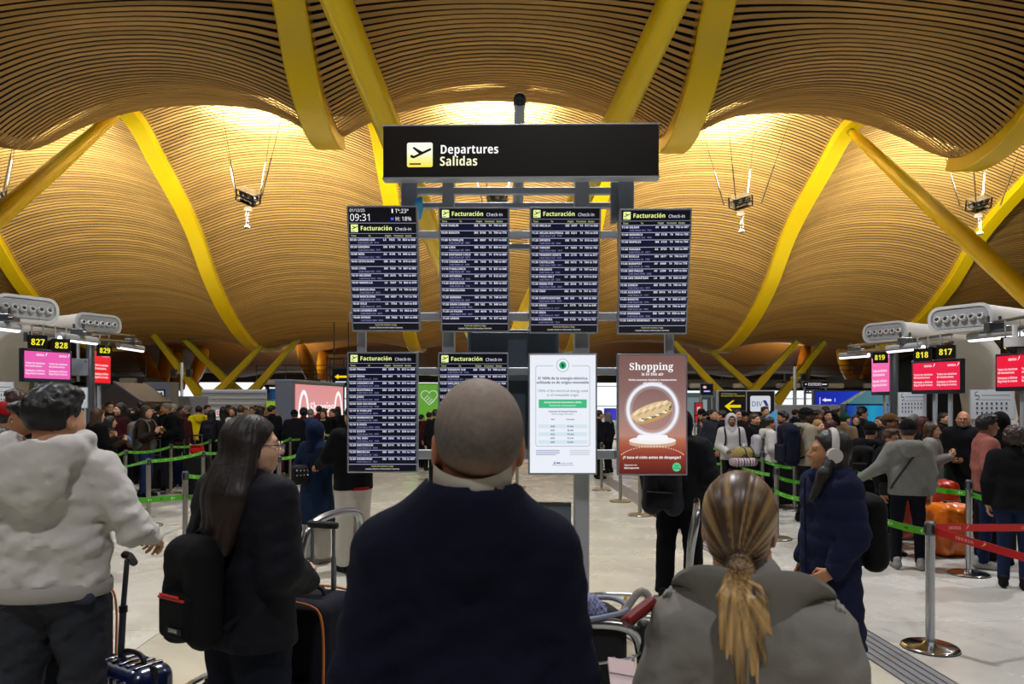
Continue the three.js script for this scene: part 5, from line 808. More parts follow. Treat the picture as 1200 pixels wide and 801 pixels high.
const hairGeo = (kind, cell) => memo(`hair${kind}${cell}`, () => {
  const f = new Field([-0.2, kind === 'long' || kind === 'bob' ? -0.5 : -0.26, -0.24], [0.2, 0.2, 0.2], cell), shell = (t) => f.add(ell([0, 0.03, -0.016], [0.077 + t, 0.09 + t, 0.098 + t]), 0.01);
  const strands = (a) => f.warp((x, y, z) => a * fbm(Math.atan2(x, z + 0.02) * 9, y * 5, 2, 3) + a * 0.7 * fbm(x * 55, y * 12, z * 55, 2));
  if (kind === 'buzz') { shell(0.0045); f.clip((x, y, z) => Math.max(HAIRCUT(x, y, z) + 0.006, -0.062 - y - z * 0.25)); for (const s of [-1, 1]) f.cut(ell([s * 0.085, -0.022, 0.004], [0.03, 0.043, 0.032]), 0.01); }
  else if (kind === 'short' || kind === 'quiff') { shell(kind === 'quiff' ? 0.013 : 0.011); if (kind === 'quiff') f.add(ell([0, 0.1, 0.02], [0.07, 0.04, 0.085]), 0.03); strands(cell < 0.006 ? 0.012 : 0.006); if (kind === 'quiff') f.warp((x, y, z) => 0.016 * sstep(y, 0.0, 0.08) * fbm(x * 34, y * 34, z * 34, 2)); f.clip((x, y, z) => Math.max(HAIRCUT(x, y, z) - (y > 0.07 ? 0.02 : 0), -0.07 - y - z * 0.3)); for (const s of [-1, 1]) f.cut(ell([s * 0.092, -0.03, 0.008], [0.03, 0.045, 0.036]), 0.01); }
  else if (kind === 'curly') { shell(0.035); f.warp((x, y, z) => 0.03 * fbm(x * 32, y * 32, z * 32, 3)); f.clip((x, y, z) => Math.max(HAIRCUT(x, y, z) - 0.012, -0.13 - y)); }
  else if (kind === 'bun' || kind === 'tail') { shell(0.01); if (kind === 'bun') f.add(ell([0, 0.075, -0.125], [0.042, 0.04, 0.036]), 0.012); else { f.add(cap([0, 0.03, -0.115], [0, -0.04, -0.155], 0.022, 0.034), 0.012); f.add(cap([0, -0.04, -0.155], [0, -0.2, -0.13], 0.034, 0.018), 0.02); } strands(0.004); f.clip((x, y, z) => Math.max(HAIRCUT(x, y, z) - 0.004, -0.075 - y - z * 0.3 - (kind === 'tail' ? clamp((-0.1 - z) * 9, 0, 0.4) : 0))); }
  else { const L = kind === 'bob' ? -0.14 : -0.37; shell(0.016); f.add(cap([0, -0.02, -0.055], [0, L, -0.085], 0.085, 0.075, 0.72), 0.03); for (const s of [-1, 1]) f.add(cap([s * 0.068, 0.0, -0.012], [s * 0.085, L * 0.92, -0.03], 0.03, 0.034, 1.1), 0.025); strands(0.007); f.clip((x, y, z) => (y > -0.02 || Math.abs(x) < 0.064 ? HAIRCUT(x, Math.max(y, -0.02), z) - 0.004 : z - 0.045)); }
  return f.mesh();
});
const hatGeo = (kind, cell) => memo(`hat${kind}${cell}`, () => {
  const f = new Field([-0.22, -0.24, -0.24], [0.22, 0.2, 0.26], cell);
  if (kind === 'cap') { f.add(ell([0, 0.04, -0.014], [0.093, 0.1, 0.112])); f.clip((x, y) => 0.04 - y); f.add(ell([0, 0.042, 0.12], [0.078, 0.009, 0.085], 0.12), 0.01); }
  else if (kind === 'beanie') { f.add(ell([0, 0.05, -0.018], [0.094, 0.102, 0.112])); f.clip((x, y, z) => 0.03 - y); f.add(ell([0, 0.045, -0.016], [0.098, 0.024, 0.116]), 0.01); f.warp((x, y, z) => 0.003 * Math.sin(Math.atan2(x, z) * 46)); }
  else if (kind === 'widehat') { f.add(ell([0, 0.075, -0.016], [0.1, 0.075, 0.118])); f.clip((x, y) => 0.045 - y); f.add(ell([0, 0.05, -0.01], [0.15, 0.012, 0.165]), 0.01); }
  else { f.add(ell([0, 0.02, -0.03], [0.112, 0.132, 0.13])); f.add(cap([0, -0.06, -0.03], [0, -0.2, -0.035], 0.105, 0.125), 0.04); f.cut(ell([0, -0.012, 0.11], [0.074, 0.105, 0.12]), 0.02); f.cut(ell([0, 0, -0.012], [0.086, 0.11, 0.1]), 0.01); f.warp(foldNoise(0.005)); }
  return f.mesh();
});
const skins = { light: 0xc4926f, tan: 0xa9754f, brown: 0x7d5338, dark: 0x54372a, pale: 0xd0a184 };
const hairs = { black: 0x0b0908, dark: 0x1c120c, brown: 0x38230f, auburn: 0x3f150a, blond: 0x94703a, grey: 0x6d6a66, white: 0xa9a49b };
const matMemo = new Map();
const cloth = (color, rough = 0.88, k = 0) => { const key = color + '/' + rough + '/' + k; if (!matMemo.has(key)) { const t = weave.clone(); t.repeat.set(9, 9); t.needsUpdate = true; matMemo.set(key, new THREE.MeshPhysicalMaterial({ color, roughness: rough, specularIntensity: 0.35, sheen: 0.12, sheenRoughness: 0.6, sheenColor: new THREE.Color(color).lerp(new THREE.Color(0.5, 0.5, 0.5), 0.1), bumpMap: k ? t : null, bumpScale: k })); } return matMemo.get(key); };
const skinMat = (s) => { const key = 'skin' + s; if (!matMemo.has(key)) matMemo.set(key, new THREE.MeshPhysicalMaterial({ color: skins[s] ?? s, roughness: 0.55, sheen: 0.2 })); return matMemo.get(key); };
const hairMat = (h) => { const key = 'hair' + h; if (!matMemo.has(key)) matMemo.set(key, std(hairs[h] ?? h, 0.5)); return matMemo.get(key); };
const eyeGeo = new THREE.SphereGeometry(0.0105, 12, 8), irisGeo = new THREE.SphereGeometry(0.0062, 10, 8), browGeo = new THREE.CapsuleGeometry(0.0042, 0.03, 3, 8).rotateZ(Math.PI / 2);
const eyeWhite = std(0xcfc6bd, 0.35), irisMat = std(0x120b07, 0.2), lipMat = std(0x8a4a42, 0.5);
// a whole person. o: height, yaw (0 faces the camera, pi away), clothing and pose
function person(label, x, z, o) {
  o = { armR: 'down', armL: 'down', skin: 'light', hairColor: 'dark', hair: 'short', top: 0x101014, legs: 0x0d0f14, shoes: 0x0a0a0a, cell: 0.022, fine: 0.0085, height: 1.72, ...o };
  o.yaw = (o.yaw ?? 0) - Math.atan2(x, -z);                       // given as it looks along the line of sight
  const t = thing('person', label, 'person', [x, 0, z], o.yaw, o.group), S = o.height / 1.75, key = JSON.stringify([o.armR, o.armL, o.headYaw, o.headPitch, o.headRoll, o.headSize, o.headX, o.headY, o.stride, o.stance, o.heavy]), k2 = JSON.stringify([o.armR, o.armL, o.bulk, o.hem, o.hood, o.collar, o.female, o.flare, o.fold, o.puff, o.drop, o.lowNeck, o.tag]);
  t.scale.set(S * (o.wide ?? 1) * (o.female ? 0.95 : 1), S, S * (o.wide ?? 1));
  if (o.lean) { t.rotation.order = 'YXZ'; t.rotation.x = o.lean; }
  part(t, 'body', memo('body' + key + o.cell, () => bodyGeo(o, o.cell * 1.15, o.fine)), skinMat(o.skin));
  part(t, o.topName ?? 'jacket', memo('top' + k2 + o.cell, () => topGeo(o, o.cell)), cloth(o.top, o.topRough ?? 0.88, o.weave ?? 0), o.topLabel);
  part(t, 'trousers', memo('legs' + JSON.stringify([o.stride, o.stance, o.legBulk]) + o.cell, () => trouserGeo(o, o.cell)), cloth(o.legs, 0.9, o.weave ?? 0));
  for (const l of legs(o)) { const m = part(t, 'shoe', shoeGeo(Math.max(0.008, o.fine)), cloth(o.shoes, 0.6)); m.position.set(l.a[0], 0, l.a[2]); m.rotation.y = Math.sign(l.a[0]) * 0.12; }
  const M4 = headMatrix(o), onHead = (name, g, m, lb) => { const q = part(t, name, g, m, lb); q.applyMatrix4(M4); return q; };
  if (o.hair !== 'none') onHead('hair', o.hairGeo ?? hairGeo(o.hair, o.hairCell ?? Math.max(0.007, o.fine * 0.95)), o.hairMaterial ?? hairMat(o.hairColor));
  if (o.hat) onHead(o.hat === 'hoodup' ? 'hood' : o.hat, hatGeo(o.hat, Math.max(0.006, o.fine)), cloth(o.hatColor ?? o.top, 0.9));
  if (Math.abs(((((o.yaw + Math.atan2(x, -z)) + (o.headYaw ?? 0)) * 180) / Math.PI + 900) % 360 - 180) < 125) for (const s of [-1, 1]) {
    const e = onHead('eye', eyeGeo, eyeWhite); e.translateX(s * 0.031).translateY(0.0).translateZ(0.0785); const i = part(e, 'iris', irisGeo, irisMat); i.position.z = 0.0058;
    const b = onHead('eyebrow', browGeo, hairMat(o.hairColor)); b.translateX(s * 0.032).translateY(0.022).translateZ(0.088);
    if (s > 0) { const l = onHead('lips', browGeo, lipMat); l.translateY(-0.067).translateZ(0.088); }
  }
  if (o.glasses) { const g = [-1, 1].map((s) => new THREE.TorusGeometry(0.021, 0.0022, 6, 20).scale(1.1, 0.85, 1).translate(s * 0.032, -0.002, 0.105)); g.push(box(0.02, 0.003, 0.003, 0, 0.002, 0.108)); for (const s of [-1, 1]) g.push(box(0.003, 0.004, 0.11, s * 0.068, 0.002, 0.05), box(0.018, 0.003, 0.003, s * 0.06, 0.002, 0.104)); onHead('glasses', merged(g), o.glasses === 2 ? M.steel : M.black); }
  if (o.beard) onHead('beard', memo('beard' + o.fine, () => { const f = new Field([-0.1, -0.16, -0.06], [0.1, 0.02, 0.14], 0.007); f.add(ell([0, -0.085, 0.052], [0.043, 0.038, 0.046])); for (const s of [-1, 1]) f.add(cap([s * 0.062, -0.02, 0.015], [s * 0.045, -0.085, 0.035], 0.013, 0.022), 0.02); f.cut(ell([0, -0.066, 0.098], [0.024, 0.013, 0.02]), 0.006); return f.mesh(); }), hairMat(o.hairColor));
  if (o.scarf) onHead('scarf', new THREE.TorusGeometry(0.07, 0.034, 10, 24).rotateX(Math.PI / 2).scale(1, 0.9, 1.05).translate(0, -0.165, -0.03), cloth(o.scarf, 0.95));
  t.userData_o = undefined;
  return t;
}
const deg = (a) => (a * Math.PI) / 180;
// things that people carry
function backpack(label, host, color, o = {}) {
  const t = thing('backpack', label, 'backpack', host.position, host.rotation.y), S = host.scale.y; t.scale.setScalar(S);
  const w = o.w ?? 0.31, h = o.h ?? 0.46, dp = o.d ?? 0.17, y = o.y ?? 1.2, z = -(o.off ?? 0.145) - dp / 2, x = o.x ?? 0, m = cloth(color, 0.75), m2 = cloth(o.color2 ?? color, 0.8);
  const f = memo(`pack${w},${h},${dp}`, () => { const q = new Field([-w, -h, -dp * 1.4], [w, h, dp * 1.4], 0.014); for (const sx of [-1, 1]) q.add(cap([sx * w * 0.24, h * 0.3, 0], [sx * w * 0.27, -h * 0.33, -0.01], w * 0.24, w * 0.25, (dp / w) * 1.9), 0.06); q.add(ell([0, h * 0.32, 0], [w * 0.42, h * 0.18, dp * 0.42]), 0.05); q.warp(foldNoise(0.008)); return q.mesh(); });
  const b = part(t, 'pack_body', f, m); b.position.set(x, y, z);
  const p = part(t, 'pocket', rbox(w * 0.72, h * 0.4, dp * 0.4, 0.03, x, y - h * 0.18, z - dp * 0.42, 3), m2); part(p, 'zip', rbox(w * 0.6, 0.01, 0.008, 0.003, x, y - h * 0.02, z - dp * 0.62), o.zip ? std(o.zip, 0.5) : M.black);
  if (!o.plain) for (const s of [-1, 1]) part(t, 'strap', tube([v3(x + s * 0.1, y + h * 0.36, z + dp * 0.3), v3(s * 0.125, 1.5, -0.05), v3(s * 0.135, 1.475, 0.06), v3(s * 0.13, 1.36, 0.135), v3(s * 0.135, 1.2, 0.13), v3(s * 0.16, 1.08, 0.02), v3(x + s * 0.12, y - h * 0.33, z + dp * 0.3)], 0.016, 30, 6), m2);
  part(t, 'handle', tube([v3(x - 0.05, y + h * 0.44, z + 0.03), v3(x, y + h * 0.52, z + 0.03), v3(x + 0.05, y + h * 0.44, z + 0.03)], 0.009, 10, 6), m2);
  return t;
}
function suitcase(label, p, yaw, w, h, d, color, o = {}) {
  const t = thing('suitcase', label, 'suitcase', [p.x, o.lift ?? 0, p.z], yaw), m = o.shiny ? phys({ color, roughness: 0.25, clearcoat: 0.7, clearcoatRoughness: 0.15 }) : cloth(color, 0.75), y0 = 0.055;
  part(t, 'shell', rbox(w, h, d, Math.min(0.07, d * 0.3), 0, y0 + h / 2, 0, 5), m);
  if (o.shiny) { for (let i = -2; i <= 2; i++) part(t, 'rib', [rbox(0.022, h - 0.08, 0.012, 0.006, i * w * 0.16, y0 + h / 2, d / 2 + 0.002), rbox(0.022, 0.012, d - 0.08, 0.006, i * w * 0.16, y0 + h + 0.001, 0)], m); part(t, 'seam', rbox(w + 0.006, h + 0.006, 0.02, 0.07, 0, y0 + h / 2, 0, 5), M.black); }
  if (o.piping) for (const s of [-1, 1]) { const a = w / 2 - 0.05, b0 = y0 + 0.05, b1 = y0 + h - 0.05, zz = s * (d / 2 - 0.012); part(t, 'piping', tube([v3(-a - 0.036, b0, zz), v3(-a - 0.036, b1, zz), v3(-a, b1 + 0.036, zz), v3(a, b1 + 0.036, zz), v3(a + 0.036, b1, zz), v3(a + 0.036, b0, zz)], 0.006, 60, 6), o.piping); }
  if (o.piping) part(t, 'front_pocket', rbox(w * 0.82, h * 0.5, 0.05, 0.024, 0, y0 + h * 0.34, d / 2 + 0.012, 3), m);
  part(t, 'top_handle', tube([v3(-0.09, y0 + h - 0.005, 0), v3(-0.07, y0 + h + 0.03, 0), v3(0.07, y0 + h + 0.03, 0), v3(0.09, y0 + h - 0.005, 0)], 0.012, 16, 8), M.black);
  if (o.pole) { const z = -d / 2 + 0.05; part(t, 'pole', [rod(v3(-0.06, y0 + h - 0.02, z), v3(-0.06, y0 + h + o.pole, z), 0.009), rod(v3(0.06, y0 + h - 0.02, z), v3(0.06, y0 + h + o.pole, z), 0.009), rod(v3(-0.06, y0 + h, z), v3(-0.06, y0 + h + o.pole * 0.5, z), 0.0125), rod(v3(0.06, y0 + h, z), v3(0.06, y0 + h + o.pole * 0.5, z), 0.0125)], M.steelDark); part(t, 'grip', rbox(0.17, 0.035, 0.03, 0.014, 0, y0 + h + o.pole, z), M.black); }
  for (const [sx, sz] of [[1, 1], [1, -1], [-1, 1], [-1, -1]]) part(t, 'wheel', [cyl(0.026, 0.026, 0.02, 0, 0, 0, 16).rotateZ(Math.PI / 2).translate(sx * (w / 2 - 0.05), 0.027, sz * (d / 2 - 0.05)), box(0.03, 0.035, 0.03, sx * (w / 2 - 0.05), 0.048, sz * (d / 2 - 0.05))], M.rubber);
  return t;
}
// ---------------------------------------------------------------- the crowd in the queues
{
  const ppl = {};
  // id, u, v of the crown, distance, yaw in degrees, label, look
  const specs = [], P = (id, u, v, d, yaw, label, o = {}) => { const n = +id.replace(/\D/g, ''); if (id[0] === 'L' && d >= 8) d *= d < 12 ? 1.38 : d < 15 ? 1.27 : 1.14; if (id[0] === 'R' && (n < 17 || n > 29)) d *= id === 'R4' ? 1.26 : n === 4 ? 1 : n === 12 || n === 14 || n === 10 ? 1.15 : d < 14 ? 1.22 : 1.1; specs.push({ id, u, v, d, yaw, label, o }); };
  const ORD = 'first second third fourth fifth sixth seventh eighth ninth tenth eleventh twelfth thirteenth fourteenth fifteenth sixteenth seventeenth eighteenth nineteenth twentieth twenty-first twenty-second twenty-third twenty-fourth twenty-fifth twenty-sixth twenty-seventh twenty-eighth twenty-ninth thirtieth'.split(' ');
  const SOLID = [[340, 408, 18.6, 22.4], [142, 248, 20.6, 20.6], [160, 206, 19.8, 19.8], [112, 168, 17.6, 17.6], [834, 914, 16.8, 16.8], [898, 1056, 19.8, 20.4], [992, 1052, 16.2, 16.2], [-220, 104, 12.6, 16.4], [1096, 1420, 16.2, 12.4], [806, 828, 25, 25], [470, 545, 26.5, 26.5]];   // fronts that people stay before: u range, distance at its ends
  function settle() {                                             // nobody stands in anybody else or in a post: step back or forward along the floor
    const xy = (s) => [((s.u - VPX) / FOCAL) * s.d, s.d];
    for (let it = 0; it < 120; it++) { for (let i = 0; i < specs.length; i++) { const a = specs[i]; for (let j = i + 1; j < specs.length; j++) { const b = specs[j], [x, y] = xy(a), [p, q] = xy(b), m = 0.66 - Math.hypot(x - p, y - q); if (m > 0) { const k = (a.d < b.d ? -1 : 1) * m * 0.2; a.d += k; b.d -= k; } } for (const w of POSTS) { const [x, y] = xy(a), m = 0.34 - Math.hypot(x - w.x, y + w.z); if (m > 0) a.d += (y < -w.z ? -1 : 1) * m * 0.5; } if (it < 116) for (const [u0, u1, d0, d1] of SOLID) if (a.u > u0 && a.u < u1) { const lim = mixn(d0, d1, (a.u - u0) / (u1 - u0)) - 0.42; if (a.d > lim) a.d = lim - ((i * 37) % 100) / 60; } } }
    const named = specs.filter((s) => !s.o.place), rank = {};       // fillers never stand before somebody the photograph shows clearly
    const kept = specs.filter((s) => !s.o.place || !named.some((n) => Math.abs(n.u - s.u) < 300 / n.d && s.d < n.d + 0.2)).sort((a, b) => a.u - b.u);
    for (const s of kept) if (s.o.place) s.label += `, ${ORD[(rank[s.o.place] = (rank[s.o.place] ?? -1) + 1)]} from left ${s.o.place}`;
    for (const s of kept) { const q = at(s.u, s.v, s.d); ppl[s.id] = person(s.label, q.x, q.z, { yaw: deg(s.yaw), height: clamp(q.y - (s.o.hat ? 0.02 : 0.01), 1.45, 1.93), ...s.o }); }
  }
  const F = { female: true, hair: 'long' };
  // left
  P('L1', 4, 472, 6.6, 150, 'person in a red knitted cap cut by the left edge', { hat: 'beanie', hatColor: 0x8c1212, top: 0x40100e });
  P('L2', 33, 471, 5.0, -80, 'dark haired man in profile facing left, behind the pale hoodie', { hair: 'quiff', hairColor: 'black', top: 0x0f1012, skin: 'tan', headPitch: 0.1 });
  P('L2b', -4, 499, 4.6, 120, 'short person in a mustard jacket at the left edge', { top: 0x8c5108, hair: 'bob' });
  P('L3', 20, 457, 7.4, -120, 'tall brown haired man above the left edge crowd', { hair: 'quiff', hairColor: 'brown', headYaw: -0.3, top: 0x15171c });
  P('L4', 36, 463, 9.2, -100, 'balding older man behind the dark haired man at left', { hair: 'buzz', hairColor: 'white', skin: 'pale' });
  P('L5', 114, 478, 8.6, 120, 'woman with a brown bob and long black coat facing right', { ...F, hair: 'bob', hairColor: 'brown', top: 0x08080a, hem: 0.55, bulk: 0.03, armL: 'phone', armR: 'phone' });
  P('L6', 101, 474, 11.5, 60, 'person in a green knitted cap with a yellow green scarf', { hat: 'beanie', hatColor: 0x0d6b52, scarf: 0x8f9a22, top: 0x1a2a26 });
  P('L7', 129, 470, 12.4, 20, 'man with glasses looking towards the camera at left', { glasses: 1, hair: 'short', top: 0x1b1c22, headYaw: -0.2 });
  P('L8', 141, 472, 11, -60, 'black haired woman in a burgundy jacket holding a phone', { ...F, hairColor: 'black', top: 0x35090f, armR: 'phone', armL: 'front' });
  P('L8b', 147, 478, 12.2, -150, 'woman in a dark violet jacket behind the burgundy one', { ...F, hairColor: 'black', top: 0x18121c, armR: 'bent' });
  P('L9', 129, 487, 9.4, 100, 'short black haired woman in an olive brown coat', { ...F, hairColor: 'black', top: 0x2a2415, bulk: 0.025, hem: 0.7, armL: 'phone', armR: 'phone' });
  P('L9b', 118, 474, 14, 150, 'brown haired person behind the black coat at left', { hair: 'short', hairColor: 'brown', top: 0x22242a });
  P('L10', 158, 478, 13.5, -50, 'small black haired woman with a white top at left', { ...F, hairColor: 'black', top: 0xb9b4ae });
  P('L11', 166, 469, 15.5, 170, 'dark haired man from behind before the grey partition', { hairColor: 'black', top: 0x15161a });
  P('L12', 171, 475, 10.4, 60, 'woman with long brown hair carrying a grey backpack', { ...F, hairColor: 'brown', top: 0x2a2119, legs: 0x1c2a52, armL: 'phone', armR: 'phone', scarf: 0x77726a });
  P('L13', 180, 473, 13.6, -90, 'dark haired woman with a white scarf behind the long brown hair', { ...F, hair: 'bun', hairColor: 'black', scarf: 0xb8b8b8 });
  P('L14', 195, 471.5, 10.8, -65, 'grey haired man in a long dark coat facing left', { hair: 'short', hairColor: 'grey', skin: 'tan', top: 0x0b0c10, hem: 0.6, bulk: 0.03, collar: true, armR: 'front', armL: 'bent' });
  P('L16', 203, 472.5, 17, -70, 'bald man behind the long dark coat', { hair: 'buzz', hairColor: 'white', skin: 'pale', top: 0x24262c });
  P('L15', 219, 474.5, 14.6, -90, 'woman with pinned up hair and an orange scarf', { ...F, hair: 'bun', hairColor: 'grey', top: 0x14141a, scarf: 0x9a2c14 });
  P('L15b', 213, 480, 15.5, 160, 'reddish haired child behind the pinned up hair', { hair: 'bob', hairColor: 'auburn', top: 0x3a1414 });
  P('L17', 233, 475, 14.2, 185, 'youth in a bright yellow hooded top seen from behind', { hairColor: 'black', top: 0xd8c400, hood: true, bulk: 0.03, legs: 0x1a2416 });
  P('L18', 248, 480, 12.6, 165, 'woman with long black hair in a dark navy jacket, from behind', { ...F, hairColor: 'black', top: 0x10111e, bulk: 0.03 });
  P('L19', 262, 476, 13.4, 170, 'woman with long black hair and a white top, from behind', { ...F, hairColor: 'black', top: 0xc2beb8 });
  P('L20', 273, 476, 15.2, -30, 'woman with dark brown hair behind the white top', { ...F, hair: 'bob', hairColor: 'brown', top: 0x2a2422 });
  P('L21', 283, 474.5, 13, 150, 'person with short brown hair left of the long haired woman', { hairColor: 'brown', top: 0x3a3330 }); P('L22', 306, 475.5, 15, 120, 'person in a red jacket behind the glasses', { hairColor: 'dark', top: 0x5f0f14, hair: 'bob' });
  P('L22b', 296, 476, 17.5, -20, 'person in dark red far behind the glasses', { hairColor: 'dark', top: 0x34141a }); P('L22c', 288, 477, 19, 10, 'far person in pale grey left of the glasses', { hairColor: 'brown', top: 0x6f6a6a });
  P('L23', 311, 476, 20, 20, 'far person in a white shirt behind the glasses', { top: 0x8f8f92 });
  P('L24', 319, 474.5, 16, 160, 'man in a dark jacket right of the glasses', { hairColor: 'black', top: 0x0f1116, headYaw: -0.9 }); P('L25', 332, 476, 17, 20, 'person with a pale knitted cap and yellow jacket', { hat: 'beanie', hatColor: 0xa29a80, top: 0x8a861a, headYaw: -0.4 });
  P('L26', 326, 484.5, 14.4, 80, 'grey haired woman in a dark coat right of the glasses', { ...F, hair: 'bob', hairColor: 'grey', top: 0x0e1012, scarf: 0x5a6268 }); P('L27', 345, 480, 14.6, 175, 'person in a dark knitted hat and thick dark coat, from behind', { hat: 'beanie', hatColor: 0x0a0b10, top: 0x0c0e14, bulk: 0.05, hem: 0.7 });
  P('L28', 356, 478, 17, 170, 'person with dark hair and an orange brown jacket', { hairColor: 'black', top: 0x4a1f0c, hair: 'curly' }); P('L29', 364, 478.5, 16.3, 150, 'bald man in a blue shirt before the pink light box', { hair: 'buzz', hairColor: 'grey', top: 0x2c3c5c });
  P('L30', 379, 479.5, 14.6, -20, 'woman with long dark hair and a cream scarf before the light box', { ...F, hairColor: 'black', top: 0x0a0a0c, hem: 0.6, scarf: 0xa89a80, legs: 0x55504a }); P('L31', 390, 478.5, 14.8, -60, 'man in a black jacket right of the cream scarf', { hairColor: 'dark', top: 0x0b0c10, legs: 0x3b3a3a });
  P('L32', 300, 474, 21, 30, 'far person in dark clothes left of the lime board', { top: 0x1a1a20 }); P('L33', 268, 473.5, 20, 90, 'far person before the silver hoarding', { top: 0x23242c, hairColor: 'brown' }); P('L34', 243, 474, 19, 40, 'far person in grey by the grey partition', { top: 0x4a4c52 });
  P('L35', 334, 475, 20, 10, 'far person in pale blue before the lime board', { top: 0x6b7c92 }); P('L36', 374, 475, 17.4, 160, 'far person in maroon before the pink light box', { top: 0x3f1620 });
  // middle gaps
  P('M1', 702, 480, 17, 100, 'man in a dark suit coat in the gap between the posters', { hairColor: 'dark', top: 0x0d0f16, hem: 0.7, headYaw: 0.2 }); P('M2', 712.5, 482.5, 18.4, -120, 'grey bearded person in the gap between the posters', { hairColor: 'grey', hair: 'bob', top: 0x15151a, beard: true }); P('M3', 503, 482, 19, 150, 'person in a dark coat with red before the green heart board', { top: 0x4a0f12, hairColor: 'black' }); P('M4', 510.5, 479, 16, 170, 'person in black at the right of the green heart board', { top: 0x07070a, hairColor: 'black' }); P('M5', 494, 485, 20, 120, 'small dark haired person left of the green heart board', { top: 0x15161c, hairColor: 'black' });
  // right
  P('R1', 824, 480, 13.4, -110, 'man in a grey sweater and black cap facing left', { hat: 'cap', hatColor: 0x0c0c10, top: 0x3c3f46, headPitch: 0.25, armL: 'front' });
  P('R2', 846, 480, 18, -100, 'far man in a dark coat left of the black arrow board', { hairColor: 'dark', top: 0x101118 }); P('R3', 841, 493, 12.6, -90, 'person in a cream padded jacket bending left', { ...F, hair: 'bob', hairColor: 'dark', top: 0x9f957e, bulk: 0.045, lean: 0.22, armL: 'reach', armR: 'reach' });
  P('R4', 857, 484, 11.6, 10, 'man in a white hooded top with the hood up', { hat: 'hoodup', hatColor: 0xb4b2ae, top: 0xb4b2ae, skin: 'brown', bulk: 0.03, hood: false, armR: 'front', armL: 'front', beard: true, hairColor: 'black' });
  P('R4b', 863, 478, 16, 40, 'person in dark clothes behind the white hood', { top: 0x1c1114, hairColor: 'black' });
  P('R5', 873, 481.5, 13, 60, 'man in a dark navy jacket and navy cap', { hat: 'cap', hatColor: 0x0e111c, top: 0x10122a, skin: 'tan' }); P('R6', 881, 488, 15.5, 170, 'child in a bright blue top behind the navy cap', { top: 0x1422a0, hairColor: 'dark' }); P('R6b', 884, 483.5, 17, 60, 'person with dark hair and black jacket below the logo panel', { top: 0x0c0c10, hairColor: 'brown' });
  P('R7', 893, 487.5, 12.8, 160, 'long haired woman in black with a white strap', { ...F, hairColor: 'dark', top: 0x09090b }); P('R8', 902, 488, 10.4, 105, 'black haired woman in a white hooded top with a pink hood', { ...F, hair: 'bun', hairColor: 'black', top: 0xbdbab4, hood: true, bulk: 0.025, armL: 'front', armR: 'front', skin: 'tan', scarf: 0xd8a8a0 });
  P('R9', 918, 482, 12.2, -70, 'dark haired man facing left behind the big navy backpack', { hairColor: 'black', skin: 'tan', top: 0x16181f, beard: true, hair: 'quiff' });
  P('R10', 944, 477, 9.4, 120, 'bearded man in an olive beige jacket and black cap', { hat: 'cap', hatColor: 0x0a0a0c, top: 0x8d8570, skin: 'dark', hairColor: 'black', hood: true, bulk: 0.03, legs: 0x151b2a, beard: true, headYaw: -0.3 });
  P('R11', 958, 481, 13.6, 60, 'man in black behind the black cap', { hairColor: 'black', skin: 'brown' }); P('R12', 958.5, 491, 10.2, 60, 'blond smiling woman right of the black cap', { ...F, hair: 'tail', hairColor: 'blond', top: 0x8e8c8a, skin: 'pale' });
  P('R13', 970, 480.5, 13, 20, 'dark haired man looking forward above the headphones', { hairColor: 'black', top: 0x2a2016, hair: 'quiff' }); P('R14', 973, 491, 9.6, 160, 'woman with auburn hair from behind above the headphones', { ...F, hairColor: 'auburn', top: 0x171414 });
  P('R15', 990, 483, 10.8, 160, 'person in a green cap and camouflage beige jacket', { hat: 'cap', hatColor: 0x0a4a36, top: 0x6b5a40, headYaw: -0.5 }); P('R16', 1003, 485.5, 11.8, 10, 'auburn haired girl looking at the camera', { ...F, hairColor: 'auburn', top: 0x121216, skin: 'pale' });
  P('R17', 1020, 494, 9.0, 160, 'person in a black padded jacket with a cream fur hood', { hat: 'beanie', hatColor: 0x0a0a0c, top: 0x08080a, bulk: 0.06, hood: true, scarf: 0xb8b0a0 });
  P('R17b', 1010, 478, 15.5, 100, 'far person in dark blue before the blue kiosk', { top: 0x141824 });
  P('R18', 1043, 483.5, 9.2, 70, 'man in a brown cap and dark padded jacket', { hat: 'cap', hatColor: 0x5a3c1c, top: 0x12151e, bulk: 0.06, skin: 'brown' }); P('R19', 1043, 503, 8.6, 60, 'short person with glasses in a black jacket', { glasses: 1, top: 0x0a0b0f, bulk: 0.05, hairColor: 'brown', hair: 'quiff', skin: 'tan' });
  P('R20', 1064, 491.5, 8.2, 190, 'person in a pale grey hooded jacket and black knitted cap, from behind', { hat: 'beanie', hatColor: 0x09090a, top: 0x75756f, hood: true, bulk: 0.035, legs: 0x0a0c16, shoes: 0x8a8a86, armL: [[0.3, 1.2, 0.0], [0.5, 1.05, 0.12], [0.5, -0.4, 0.5], [-0.3, -0.9, 0], 0.5], armR: 'down', stance: 0.13, fold: 0.011, cell: 0.016 });
  P('R21', 1081, 487.5, 10.8, 80, 'woman with long dark brown hair facing right', { ...F, hairColor: 'auburn', top: 0x101014 }); P('R21b', 1071, 484.5, 12.8, 150, 'grey haired person behind the black knitted cap', { hairColor: 'grey', hair: 'short', top: 0x202024 });
  P('R22', 1092, 497.5, 9.6, 80, 'child with brown hair in a pale grey padded jacket', { hair: 'bob', hairColor: 'brown', top: 0x85827a, bulk: 0.05, skin: 'light', armR: 'phone', armL: 'phone', height: 1.5 });
  P('R23', 1129, 480.5, 9.9, -5, 'bald man with dark glasses and black coat facing the camera', { hair: 'none', glasses: 1, beard: true, hairColor: 'grey', top: 0x0a0b0e, bulk: 0.05, hem: 0.6, collar: true, armR: 'front', armL: 'bent', skin: 'tan', heavy: 0.006 });
